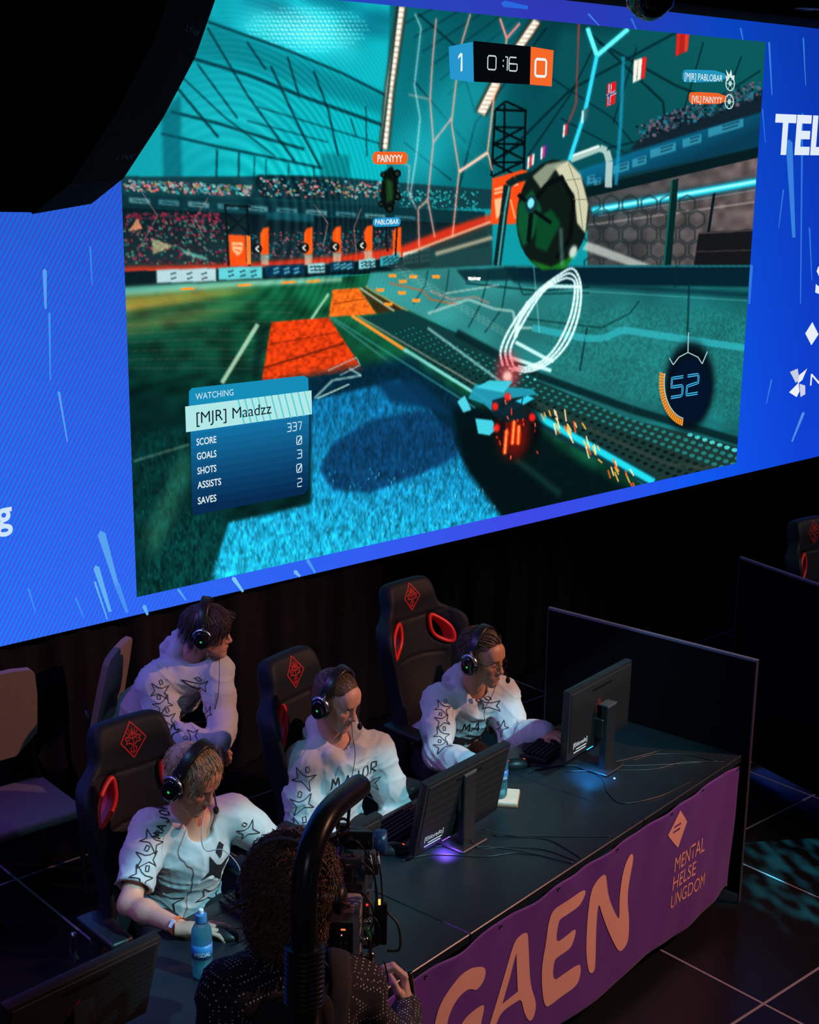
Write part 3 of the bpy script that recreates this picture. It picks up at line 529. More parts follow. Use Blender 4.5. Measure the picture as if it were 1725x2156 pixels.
# boost trail loop
for dx in (0, 10, 20): line(smooth_path([(1058 + dx * 1.1, 770), (1054 + dx, 735), (1080 + dx, 680), (1130 + dx * .6, 615), (1178, 578 + dx * .6), (1206 - dx * .4, 566 + dx), (1222 - dx * .6, 600), (1218 - dx * .8, 660), (1196 - dx, 720), (1158 - dx * .6, 762 - dx * .3), (1110, 782 - dx * .5), (1070 + dx, 774 - dx * .2)], 5).tolist(), 5, (225, 246, 244), .95, 1)
for P in ([(1150, 602), (1222, 604)], [(1085, 720), (1150, 755), (1165, 760)], [(1072, 752), (1160, 780)], [(1112, 635), (1090, 680), (1085, 710)]): line(P, 8, (210, 240, 236), .85, 1)
# the car with red underglow
for x, y, rx, ry, c, a, s in ((1070, 780, 26, 40, (230, 60, 70), .55, 10), (1068, 792, 10, 12, (255, 210, 200), .8, 4), (1090, 900, 50, 62, (10, 14, 18), .9, 8), (1080, 910, 34, 56, (190, 30, 16), .5, 12)): oval(x, y, rx, ry, c, a, s)
for P, c in (([(985, 838), (1000, 808), (1045, 812), (1120, 818), (1130, 830), (1060, 840), (1040, 870), (1018, 850)], (40, 150, 170)), ([(962, 845), (978, 832), (992, 862), (975, 868)], (90, 200, 214)), ([(1000, 880), (1036, 884), (1046, 902), (1030, 916), (1006, 912)], (80, 200, 214)), ([(1045, 862), (1110, 832), (1125, 838), (1060, 876)], (60, 200, 225)), ([(1000, 815), (1030, 800), (1080, 802), (1060, 826)], (70, 190, 205)), ([(1036, 842), (1060, 835), (1100, 850), (1110, 880), (1060, 890), (1034, 870)], (14, 40, 50)), ([(1045, 890), (1062, 880), (1070, 960), (1058, 955)], (30, 20, 22))): poly(P, c, .95, 1)
for x1, y1, x2, y2 in ((1066, 905, 1062, 955), (1082, 885, 1078, 935), (1092, 895, 1090, 935)): line([(x1, y1), (x2, y2)], 9, (255, 70, 20), .95, 2); line([(x1, y1), (x2, y2)], 3, (255, 190, 110), .9, 1)
for x, y in ((1042, 855), (1120, 878), (1045, 900), (1068, 835)): oval(x, y, 7, 9, (235, 40, 36), .9, 2)
for _ in range(26): x, y = random.uniform(1030, 1130), random.uniform(830, 960); line([(x, y), (x + random.uniform(-4, 4), y + random.uniform(4, 14))], 2.4, random.choice([(255, 70, 40), (255, 120, 90), (20, 20, 26)]), .8)
# the upturned car at the top
poly([(808, 362), (824, 350), (838, 372), (836, 410), (826, 446), (808, 440), (800, 410)], (10, 20, 18), 1, 1); poly([(812, 376), (826, 382), (828, 420), (814, 428)], (36, 80, 40), .9, 2)
for x, y, r in ((836, 366, 8), (836, 414, 8), (820, 440, 8), (806, 368, 6), (802, 430, 6)): oval(x, y, r, r * 1.1, (6, 10, 10), 1); oval(x, y, r * .5, r * .55, (50, 70, 66), .8)
for P in ([(815, 470), (812, 500), (816, 530)], [(836, 468), (832, 540)]): line(P, 4, (20, 26, 30), .9)
# boost gauge well
oval(1450, 812, 52, 92, (4, 14, 24), .95, 10, 4); oval(1452, 822, 42, 70, (5, 22, 46), 1, 6, 4)
# sheen of diode rows
CAN *= (1.0 + 0.05 * np.sin(QX * 1.05 + QY * 0.6))[..., None] * (1.0 + 0.03 * np.sin(QY * 1.3 - QX * 0.3))[..., None]
mo = np.exp(-((QX - 620) / 190.0) ** 2 - ((QY - 360) / 330.0) ** 2)
CAN += (mo * 12 * np.sin(((QX - 470) ** 2 / 900.0) + ((QY - 470) ** 2 / 1500.0)))[..., None] * np.array([0.7, 1, 1], np.float32)
# colour fringes where the diode rows beat against each other
for cx, cy, rx, ry, fx, fy, am in ((380, 520, 150, 110, .55, .95, 34), (400, 690, 170, 110, .35, .9, 30), (620, 740, 130, 90, .5, .8, 22), (960, 640, 160, 90, .9, .35, 24), (1010, 560, 150, 50, 1.0, .3, 20)):
    mk = np.exp(-((QX - cx) / rx) ** 2 - ((QY - cy) / ry) ** 2); wv_ = np.sin(QX * fx + QY * fy + 0.002 * (QX - cx) * (QY - cy) * .3)
    CAN += (mk * am * wv_)[..., None] * np.array([1.0, -.35, .35], np.float32)
_x = CAN / 255.0; _x = _x * (0.80 + 0.42 * np.clip(_x, 0, 1)); CAN = np.clip(_x * 255.0, 0, 255)
NX, NZ = CW // 2, CH // 2
cel = lin(CAN.reshape(NZ, 2, NX, 2, 3).mean((1, 3)))
gx = np.linspace(SX0, SX1, NX); gz = np.linspace(SZ1, SZ0, NZ); mx, mz = np.meshgrid(gx, gz)
PV = np.stack([mx.ravel(), np.full(mx.size, YS - 0.004), mz.ravel()], 1)
ii = (np.arange(NZ - 1)[:, None] * NX + np.arange(NX - 1)[None, :]).ravel()
PF = np.stack([ii, ii + NX, ii + NX + 1, ii + 1], 1)
pm = bpy.data.materials.new('game_picture'); pm.use_nodes = True; nt = pm.node_tree; nt.nodes.remove(nt.nodes['Principled BSDF'])
at_ = nt.nodes.new('ShaderNodeAttribute'); at_.attribute_name = 'diode'; e = nt.nodes.new('ShaderNodeEmission'); nt.links.new(at_.outputs['Color'], e.inputs[0]); nt.links.new(e.outputs[0], nt.nodes['Material Output'].inputs[0])
pic = mesh('game_picture', PV, PF, pm, led, True, smooth=False); pic['label'] = 'teal stadium picture with ball and cars'
ca = pic.data.color_attributes.new('diode', 'FLOAT_COLOR', 'POINT'); ca.data.foreach_set('color', np.concatenate([cel.reshape(-1, 3), np.ones((NX * NZ, 1))], 1).astype(np.float32).ravel())

# ------------------------------------------------------------------ crisp overlays of the picture and of the blue margins
def sflat(name, loops, col, off=0.008, s=1.0, nm=None):
    W = [[((w := sp(*p, off))[0], w[2]) for p in L] for L in loops]
    V, F = flat2d(W); V = np.stack([V[:, 0], np.full(len(V), YS - off), V[:, 1]], 1)
    F = [f[::-1] for f in F] if False else F
    return mesh(name, V, F, glow(nm or 'lit_%d_%d_%d' % tuple(col), col, s), led, True, smooth=False)
def stext(body, x0, y0, x1, h, col, off=0.012, bold=0.0, shear=0.0):   # baseline start, right end, cap height (survey pixels)
    a = sp(x0, y0, off); b = sp(x1, y0 - (x1 - x0) * 0.05, off); t = sp(x0, y0 - h, off)
    V, F = text2d(body, bold=bold, shear=shear); W = b[0] - a[0]; Hh = t[2] - a[2]
    V = np.stack([a[0] + V[:, 0] * W, np.full(len(V), YS - off), a[2] + V[:, 1] * Hh], 1)
    return mesh('lettering', V, F, glow('lit_%d_%d_%d' % tuple(col), col), led, True, smooth=False)
def sround(x0, z0, x1, z1, r, n=5):
    P = []
    for cx, cz, a in ((x1 - r, z1 - r, 0), (x0 + r, z1 - r, pi / 2), (x0 + r, z0 + r, pi), (x1 - r, z0 + r, 1.5 * pi)): P += [(cx + r * math.cos(a + t), cz + r * math.sin(a + t)) for t in np.linspace(0, pi / 2, n)]
    return P
def srect(name, tl, br, r, col, off=0.008):
    a, b = sp(*tl, off), sp(*br, off); P = sround(a[0], b[2], b[0], a[2], r * (b[0] - a[0]))
    V, F = flat2d([P]); V = np.stack([V[:, 0], np.full(len(V), YS - off), V[:, 1]], 1)
    return mesh(name, V, F, glow('lit_%d_%d_%d' % tuple(col), col), led, True, smooth=False)
WH = (232, 246, 246)
DIG = {'0': [[(.1, 0), (.8, 0), (.9, .12), (.9, .88), (.8, 1), (.1, 1), (0, .88), (0, .12), (.1, 0)]], '1': [[(.15, 1), (.5, 1), (.5, 0)]], '2': [[(0, 1), (.8, 1), (.9, .88), (.9, .56), (0, .46), (0, 0), (.9, 0)]], '3': [[(0, 1), (.8, 1), (.9, .88), (.9, .12), (.8, 0), (0, 0)], [(.2, .52), (.9, .52)]], '5': [[(.9, 1), (0, 1), (0, .54), (.8, .54), (.9, .44), (.9, .1), (.8, 0), (0, 0)]], '6': [[(.8, 1), (.1, 1), (0, .88), (0, .12), (.1, 0), (.8, 0), (.9, .12), (.9, .52), (0, .52)]], '7': [[(0, 1), (.9, 1), (.45, 0)]], ':': [[(.45, .25), (.45, .38)], [(.45, .65), (.45, .78)]]}
def sdigits(txt, x0, y0, x1, h, col, w, off=0.0125):
    a = sp(x0, y0, off); b = sp(x1, y0 - (x1 - x0) * 0.05, off); t = sp(x0, y0 - h, off); Wd = b[0] - a[0]; Hh = t[2] - a[2]
    adv = [0.55 if c in ':1' else 1.25 for c in txt]; tot = sum(adv) - .3; x = 0; VV, FF = [], []
    for c, ad in zip(txt, adv):
        for L in DIG[c]:
            P = densify(np.array([((x + (p[0] if c != '1' else p[0] * .7)) / tot * Wd, p[1] * Hh) for p in L]), 0.02); v, f = ribbon(P, w * Hh, False); n0 = len(VV); VV += [(a[0] + q[0], YS - off, a[2] + q[1]) for q in v]; FF += [[i + n0 for i in g] for g in f]
        x += ad
    return mesh('lettering', VV, FF, glow('lit_%d_%d_%d' % tuple(col), col), led, True, smooth=False)
# score board
sflat('score_box', [[(945, 98), (996, 88), (998, 174), (948, 166)]], (38, 150, 205)); sflat('score_box', [[(997, 86), (1118, 98), (1116, 178), (998, 172)]], (5, 8, 12)); sflat('score_box', [[(1118, 98), (1166, 106), (1162, 182), (1116, 178)]], (244, 104, 40))
sflat('lettering', [[(969, 112), (974, 112), (974, 150), (970, 150), (971, 118), (965, 124), (965, 119)]], WH, 0.012); sdigits('0:16', 1027, 146, 1090, 29, (205, 220, 224), .10); sdigits('0', 1127, 160, 1151, 36, WH, .16)
# name tags
for tl, br, c, txt, x0, y0, x1, h in (((784, 319), (859, 346), (240, 100, 34), 'PAINYYY', 795, 341, 848, 16), ((785, 459), (844, 476), (34, 150, 205), 'PABLOBAR', 790, 473, 840, 11)):
    srect('name_tag', tl, br, .12, c); stext(txt, x0, y0, x1, h, WH, bold=0.015)
sflat('name_tag', [chaikin([(1438, 149), (1446, 146), (1526, 149), (1528, 172), (1445, 174), (1437, 168)], 1)], (34, 150, 190)); stext('[MJR] PABLOBAR', 1442, 167, 1522, 15, WH)
sflat('name_tag', [chaikin([(1451, 197), (1458, 193), (1530, 197), (1530, 219), (1458, 219), (1451, 214)], 1)], (238, 100, 40)); stext('[VIL] PAINYYY', 1457, 215, 1521, 15, WH)
for cx, cy in ((1538, 176), (1536, 214)):
    t = np.linspace(0, 2 * pi, 24, endpoint=False)
    sflat('ball_icon', [list(zip(cx + 10 * np.cos(t), cy + 16 * np.sin(t))), list(zip(cx + 8 * np.cos(t), cy + 13.5 * np.sin(t)))], (190, 220, 216))
    sflat('ball_icon', [list(zip(cx + 4 * np.cos(t[::4]), cy + 6 * np.sin(t[::4])))], (190, 220, 216))
    for q in t[::4]: sflat('ball_icon', [[(cx + 4 * math.cos(q), cy + 6 * math.sin(q)), (cx + 9 * math.cos(q + .12), cy + 15 * math.sin(q + .12)), (cx + 9 * math.cos(q - .05), cy + 15 * math.sin(q - .05))]], (190, 220, 216))
sflat('ball_icon', [[(1531, 172), (1527, 158), (1532, 162), (1529, 146), (1536, 158), (1540, 146), (1542, 160), (1547, 158), (1546, 172), (1538, 162)]], (225, 240, 236))
# player statistics card
def card(tl, br, r, c, off): return srect('stats_card', tl, br, r, c, off)
sflat('stats_card', [[(398, 824), (404, 817), (640, 791), (649, 796), (651, 846), (398, 880)]], (22, 140, 185), 0.007)
vlo = glow('card_lower', (10, 74, 124))
for k in range(12):
    t0, t1 = k / 12, (k + 1) / 12; L = lambda t: (401 + 4 * t, 900 + 182 * t); Rr = lambda t: (651 - 1 * t, 862 + 176 * t)
    c = tuple(int(x) for x in (np.array((20, 116, 168)) * (1 - t0) + np.array((6, 36, 74)) * t0))
    sflat('stats_card', [[L(t0), Rr(t0), Rr(t1), L(t1)]] if k < 11 else [[L(t0), Rr(t0), (649, 1030), (642, 1040), (410, 1084), (405, 1078)]], c, 0.007)
sflat('stats_card', [[(390, 856), (656, 822), (657, 872), (392, 910)]], (176, 232, 232), 0.010)
for k in range(11): sflat('stats_card', [[(500 + k * 14, 842 - k * 1.8), (503 + k * 14, 841.6 - k * 1.8), (516 + k * 14, 892 - k * 1.8), (513 + k * 14, 892.4 - k * 1.8)]] if 516 + k * 14 < 656 else [[(640, 824), (642, 824), (655, 870), (653, 871)]], (90, 205, 215), 0.0112)
stext('WATCHING', 412, 842, 492, 14, (200, 234, 240)); stext('[MJR] Maadzz', 414, 892, 572, 25, (8, 30, 40), 0.013)
for txt, x, y, w in (('SCORE', 414, 938, 456), ('GOALS', 415, 968, 456), ('SHOTS', 416, 999, 456), ('ASSISTS', 416, 1029, 466), ('SAVES', 417, 1062, 456)): stext(txt, x, y, w, 15, WH, bold=0.01)
for txt, x, y, w in (('337', 605, 909, 636), ('0', 625, 936, 636), ('3', 626, 965, 636), ('0', 625, 995, 636), ('2', 627, 1025, 636)): sdigits(txt, x, y, w, 17, (214, 238, 244), .11)
for y in (936, 995): sflat('numeral_slash', [[(627, y - 4), (634, y - 17), (636, y - 16), (629, y - 3)]], (214, 238, 244), 0.012)
# boost gauge
sdigits('52', 1413, 837, 1470, 40, (70, 190, 240), .16); sdigits('52', 1413, 837, 1470, 40, (8, 40, 80), .06, 0.0135)
t = np.linspace(math.radians(258), math.radians(348), 22)
for a0, a1 in zip(t[:-1], t[1:]):
    f = lambda a, r: (1452 + math.sin(a) * 58 * r + (0 if a > 4.9 else -4), 826 - math.cos(a) * 84 * r)
    a0, a1 = 2 * pi * 0 + a0 - pi, a1 - pi
ar = np.linspace(math.radians(190), math.radians(285), 24)
for a0, a1 in zip(ar[:-1], ar[1:]):
    g = lambda a, rx, ry: (1448 + rx * math.sin(a), 806 - ry * math.cos(a)); b1 = a0 + (a1 - a0) * .78
    sflat('gauge_mark', [[g(a0, 60, 92), g(b1, 60, 92), g(b1, 50, 78), g(a0, 50, 78)]], (246, 150, 40))
for P, w in (([g(a, 49, 76) for a in ar], 2), ([(1450, 700), (1449, 742)], 2), ([(1410, 754), (1418, 768), (1430, 752), (1449, 742), (1470, 752), (1479, 766), (1490, 740)], 2)):
    for (x1, y1), (x2, y2) in zip(P[:-1], P[1:]):
        d = math.hypot(x2 - x1, y2 - y1); nx, ny = -(y2 - y1) / d * w / 2, (x2 - x1) / d * w / 2; sflat('gauge_line', [[(x1 + nx, y1 + ny), (x2 + nx, y2 + ny), (x2 - nx, y2 - ny), (x1 - nx, y1 - ny)]], (170, 205, 210))
# words and marks on the blue margins
stext('TEL', 1628, 322, 1738, 84, (225, 236, 250), bold=0.035); stext('g', -8, 1112, 27, 62, (205, 228, 250), bold=0.02); stext('N', 1706, 812, 1727, 26, (235, 240, 250)); stext('S', 1716, 620, 1768, 70, (225, 236, 250), bold=0.02)
sflat('diamond_mark', [[(1696, 702), (1711, 678), (1724, 704), (1709, 727)]], (230, 238, 250))
for L, c in (([(1664, 783), (1680, 776), (1684, 800), (1676, 806)], (200, 204, 226)), ([(1700, 776), (1690, 800), (1680, 808), (1683, 790)], (235, 238, 250)), ([(1662, 826), (1682, 806), (1684, 824), (1678, 836)], (240, 242, 250)), ([(1684, 808), (1696, 812), (1696, 830), (1686, 836)], (205, 208, 230))): sflat('faceted_mark', [L], c)
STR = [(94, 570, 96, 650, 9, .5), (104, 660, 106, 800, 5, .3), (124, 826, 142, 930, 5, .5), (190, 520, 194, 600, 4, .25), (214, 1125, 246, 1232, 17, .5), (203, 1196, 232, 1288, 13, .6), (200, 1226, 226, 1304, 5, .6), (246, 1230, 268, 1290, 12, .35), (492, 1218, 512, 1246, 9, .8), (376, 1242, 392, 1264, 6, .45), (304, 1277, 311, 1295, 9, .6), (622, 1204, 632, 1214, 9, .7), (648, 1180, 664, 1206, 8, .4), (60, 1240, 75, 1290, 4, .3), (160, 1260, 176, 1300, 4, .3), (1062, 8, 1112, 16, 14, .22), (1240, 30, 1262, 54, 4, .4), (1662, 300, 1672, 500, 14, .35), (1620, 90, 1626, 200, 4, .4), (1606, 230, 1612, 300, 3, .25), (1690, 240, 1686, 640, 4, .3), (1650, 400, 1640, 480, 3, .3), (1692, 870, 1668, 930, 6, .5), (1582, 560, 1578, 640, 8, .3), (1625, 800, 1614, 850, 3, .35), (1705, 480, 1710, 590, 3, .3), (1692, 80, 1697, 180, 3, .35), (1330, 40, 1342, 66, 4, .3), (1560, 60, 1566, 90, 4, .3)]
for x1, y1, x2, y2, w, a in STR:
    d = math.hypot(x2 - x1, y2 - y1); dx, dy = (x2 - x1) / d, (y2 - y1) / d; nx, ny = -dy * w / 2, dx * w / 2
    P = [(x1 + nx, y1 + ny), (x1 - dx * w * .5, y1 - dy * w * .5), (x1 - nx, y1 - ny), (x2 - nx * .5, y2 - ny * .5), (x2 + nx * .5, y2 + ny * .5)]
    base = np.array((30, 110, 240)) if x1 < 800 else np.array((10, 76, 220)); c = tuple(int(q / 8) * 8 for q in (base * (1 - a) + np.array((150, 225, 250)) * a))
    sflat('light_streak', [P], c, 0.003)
# ------------------------------------------------------------------ solid modelling on a distance grid: smooth blends of tapered limbs, meshed by surface nets
class SDF:
    def __init__(s, lo, hi, h):
        s.lo = np.array(lo, np.float32); s.h = h; s.n = np.ceil((np.array(hi) - s.lo) / h).astype(int) + 1
        s.d = np.full(s.n, 0.5, np.float32)
    def blk(s, lo, hi):
        a = np.maximum(np.floor((np.array(lo) - s.lo) / s.h).astype(int), 0); b = np.minimum(np.ceil((np.array(hi) - s.lo) / s.h).astype(int) + 1, s.n)
        if (b <= a).any(): return None, None
        ax = [s.lo[i] + s.h * np.arange(a[i], b[i], dtype=np.float32) for i in range(3)]
        return (slice(a[0], b[0]), slice(a[1], b[1]), slice(a[2], b[2])), np.meshgrid(*ax, indexing='ij', sparse=True)
    def op(s, lo, hi, f, k, mode):
        m = k + 3.5 * s.h; sl, G = s.blk(np.array(lo) - m, np.array(hi) + m)
        if sl is None: return s
        e = f(*G); d = s.d[sl]
        if mode == 'u':
            if k > 0: t = np.clip(0.5 + 0.5 * (d - e) / k, 0, 1); s.d[sl] = d * (1 - t) + e * t - k * t * (1 - t)
            else: s.d[sl] = np.minimum(d, e)
        elif mode == 's':
            if k > 0: t = np.clip(0.5 - 0.5 * (d + e) / k, 0, 1); s.d[sl] = d * (1 - t) - e * t + k * t * (1 - t)
            else: s.d[sl] = np.maximum(d, -e)
        return s
    def cone(s, a, b, ra, rb, k=0.02, mode='u'):
        a, b = np.array(a, np.float32), np.array(b, np.float32); r = max(ra, rb); ba = b - a; L2 = float(ba @ ba) + 1e-12
        def f(x, y, z):
            px, py, pz = x - a[0], y - a[1], z - a[2]; t = np.clip((px * ba[0] + py * ba[1] + pz * ba[2]) / L2, 0, 1)
            return np.sqrt((px - ba[0] * t) ** 2 + (py - ba[1] * t) ** 2 + (pz - ba[2] * t) ** 2) - (ra + (rb - ra) * t)
        return s.op(np.minimum(a, b) - r, np.maximum(a, b) + r, f, k, mode)
    def ell(s, c, r, k=0.02, mode='u', R=None):
        c = np.array(c, np.float32); r = np.array(r, np.float32); R = np.eye(3, dtype=np.float32) if R is None else np.array(R, np.float32)[:3, :3]; q = float(r.max())
        def f(x, y, z):
            px, py, pz = x - c[0], y - c[1], z - c[2]
            u = [px * R[0, i] + py * R[1, i] + pz * R[2, i] for i in range(3)]
            k0 = np.sqrt(sum((u[i] / r[i]) ** 2 for i in range(3))); k1 = np.sqrt(sum((u[i] / r[i] ** 2) ** 2 for i in range(3))) + 1e-9
            return k0 * (k0 - 1) / k1
        return s.op(c - q, c + q, f, k, mode)
    def chain(s, P, r, k=0.02, mode='u'):
        for i in range(len(P) - 1): s.cone(P[i], P[i + 1], r[i], r[i + 1], k, mode)
        return s
    def cut(s, p, n):                  # removes everything on the side n points to
        x, y, z = np.meshgrid(*[s.lo[i] + s.h * np.arange(s.n[i], dtype=np.float32) for i in range(3)], indexing='ij', sparse=True)
        s.d = np.maximum(s.d, (x - p[0]) * n[0] + (y - p[1]) * n[1] + (z - p[2]) * n[2]); return s
    def ripple(s, amp, f):             # cloth folds: f(x,y,z) -> height, only near the surface
        x, y, z = np.meshgrid(*[s.lo[i] + s.h * np.arange(s.n[i], dtype=np.float32) for i in range(3)], indexing='ij', sparse=True)
        s.d = s.d - amp * f(x, y, z); return s
    def mesh(s):
        d = s.d; S = d < 0; n = np.array(d.shape) - 1
        c = np.zeros(n, np.int8)
        for i in (0, 1):
            for j in (0, 1):
                for k in (0, 1): c += S[i:n[0] + i, j:n[1] + j, k:n[2] + k]
        I = np.argwhere((c > 0) & (c < 8)); idx = np.full(n, -1, np.int32); idx[I[:, 0], I[:, 1], I[:, 2]] = np.arange(len(I))
        acc = np.zeros((len(I), 3), np.float32); cnt = np.zeros(len(I), np.float32)
        cor = np.array([[i, j, k] for i in (0, 1) for j in (0, 1) for k in (0, 1)])
        val = [d[I[:, 0] + q[0], I[:, 1] + q[1], I[:, 2] + q[2]] for q in cor]
        for a in range(8):
            for b in range(a + 1, 8):
                if np.abs(cor[a] - cor[b]).sum() != 1: continue
                m = (val[a] < 0) != (val[b] < 0); t = np.where(m, val[a] / (val[a] - val[b] + 1e-20), 0)
                acc += np.where(m[:, None], cor[a] + (cor[b] - cor[a]) * t[:, None], 0); cnt += m
        V = s.lo + s.h * (I + acc / cnt[:, None]); F = []
        for ax in range(3):
            u, w = (ax + 1) % 3, (ax + 2) % 3
            lo = [slice(None)] * 3; hi = [slice(None)] * 3; lo[ax] = slice(0, -1); hi[ax] = slice(1, None)
            A_, B_ = S[tuple(lo)], S[tuple(hi)]; E = np.argwhere(A_ != B_)
            E = E[(E[:, u] > 0) & (E[:, w] > 0) & (E[:, u] < n[u]) & (E[:, w] < n[w])]
            inn = A_[E[:, 0], E[:, 1], E[:, 2]]
            def g(du, dw): q = E.copy(); q[:, u] -= du; q[:, w] -= dw; return idx[q[:, 0], q[:, 1], q[:, 2]]
            Q = np.stack([g(1, 1), g(0, 1), g(0, 0), g(1, 0)], 1); Q[~inn] = Q[~inn][:, ::-1]; F.append(Q)
        F = np.concatenate(F); return V.astype(np.float64), F[(F >= 0).all(1)]
def join(parts):
    V, F, b = [], [], 0
    for v, f in parts: V.append(v); F.append(f + b); b += len(v)
    return np.concatenate(V), np.concatenate(F)
def xf(M, V): M = np.array(M); return V @ M[:3, :3].T + M[:3, 3]
def relax(V, F, n=1, f=0.5):
    for _ in range(n):
        S = np.zeros_like(V); c = np.zeros(len(V))
        for a, b in ((0, 1), (1, 2), (2, 3), (3, 0)):
            np.add.at(S, F[:, a], V[F[:, b]]); np.add.at(S, F[:, b], V[F[:, a]]); np.add.at(c, F[:, a], 1); np.add.at(c, F[:, b], 1)
        V = V + f * (S / np.maximum(c, 1)[:, None] - V)
    return V
def unit(v): v = np.asarray(v, float); return v / (np.linalg.norm(v) + 1e-12)

# ------------------------------------------------------------------ decals: strokes and lettering laid onto a curved surface
class Surf:
    def __init__(s, V, F): s.t = BVHTree.FromPolygons([Vector(v) for v in V.tolist()], F.tolist())
    def lay(s, V2, o, u, w, off=0.0025):
        o, u, w = map(np.array, (o, u, w)); n = np.cross(u, w); n = unit(n); out = []
        for p in V2:
            q = o + u * p[0] + w * p[1]; h = s.t.ray_cast(Vector(q + n * 0.25), Vector(-n), 0.6)
            if h[0] is None: h = s.t.find_nearest(Vector(q)); 
            out.append(np.array(h[0]) + np.array(h[1]) * off)
        return np.array(out)
def strokes(surf, lines, o, u, w, width, m, parent, name='print', step=0.006, off=0.0025):
    VV, FF = [], []
    for L, closed in lines:
        P = densify(np.array(L, float), step, closed); V, F = ribbon(P, width, closed); V = surf.lay(V, o, u, w, off); b = len(VV); VV += V.tolist(); FF += [[i + b for i in f] for f in F]
    return mesh(name, VV, FF, m, parent, True)

# ------------------------------------------------------------------ head, hand
def head_sdf(h=0.0030, long=1.0):
    s = SDF((-0.10, -0.125, -0.135), (0.10, 0.14, 0.14), h)
    s.ell((0, -0.014, 0.045), (0.0755, 0.096, 0.082), 0.01).ell((0, 0.032, -0.022), (0.061, 0.062, 0.084), 0.03).ell((0, -0.035, -0.02), (0.062, 0.062, 0.06), 0.03)
    for q in (-1, 1):
        s.cone((q * 0.047, 0.006, -0.052), (q * 0.014, 0.074, -0.098), 0.022, 0.017, 0.025).ell((q * 0.040, 0.060, -0.016), (0.022, 0.022, 0.018), 0.02)
        s.ell((q * 0.076, -0.004, -0.006), (0.010, 0.022, 0.032), 0.008)
    s.ell((0, 0.080, -0.098), (0.020, 0.016, 0.016), 0.018)
    s.cone((-0.034, 0.080, 0.026), (0.034, 0.080, 0.026), 0.012, 0.012, 0.02).ell((0, 0.066, 0.055), (0.055, 0.028, 0.038), 0.03)
    for q in (-1, 1): s.ell((q * 0.031, 0.104, 0.006), (0.019, 0.020, 0.013), 0.012, 's'); s.ell((q * 0.031, 0.0755, 0.004), (0.0145, 0.0135, 0.0125), 0.003)
    s.cone((0, 0.086, 0.020), (0, 0.108, -0.026), 0.008, 0.0115, 0.012).ell((0, 0.109, -0.030), (0.0115, 0.012, 0.0105), 0.006)
    for q in (-1, 1): s.ell((q * 0.0125, 0.098, -0.034), (0.008, 0.011, 0.0085), 0.006)
    s.ell((0, 0.074, -0.062), (0.034, 0.026, 0.028), 0.02)
    s.cone((-0.019, 0.091, -0.0605), (0, 0.0975, -0.0585), 0.0045, 0.0065, 0.006).cone((0.019, 0.091, -0.0605), (0, 0.0975, -0.0585), 0.0045, 0.0065, 0.006)
    s.cone((-0.015, 0.090, -0.071), (0.015, 0.090, -0.071), 0.0065, 0.0065, 0.007).cone((-0.013, 0.0935, -0.071), (0.013, 0.0935, -0.071), 0.006, 0.006, 0.006)
    s.cone((-0.023, 0.096, -0.0652), (0.023, 0.096, -0.0652), 0.0018, 0.0018, 0.003, 's')
    return s
HEAD = head_sdf().mesh()
def skin_material(name, base, lip, brow, iris=(0.05, 0.06, 0.08)):
    m = bpy.data.materials.new(name); m.use_nodes = True; nt = m.node_tree; b = nt.nodes['Principled BSDF']
    a = nt.nodes.new('ShaderNodeAttribute'); a.attribute_name = 'complexion'; n = nt.nodes.new('ShaderNodeTexNoise'); n.inputs['Scale'].default_value = 60
    tc = nt.nodes.new('ShaderNodeTexCoord'); nt.links.new(tc.outputs['Object'], n.inputs['Vector'])
    mr = nt.nodes.new('ShaderNodeMapRange'); mr.inputs[3].default_value = 0.9; mr.inputs[4].default_value = 1.1; nt.links.new(n.outputs['Fac'], mr.inputs[0])
    v = nt.nodes.new('ShaderNodeVectorMath'); v.operation = 'SCALE'; nt.links.new(a.outputs['Color'], v.inputs[0]); nt.links.new(mr.outputs[0], v.inputs['Scale']); nt.links.new(v.outputs[0], b.inputs['Base Color'])
    b.inputs['Roughness'].default_value = 0.5; b.inputs['Subsurface Weight'].default_value = 0.12; b.inputs['Subsurface Radius'].default_value = (0.008, 0.003, 0.002)
    m['base'] = base; m['lip'] = lip; m['brow'] = brow; m['iris'] = iris; return m
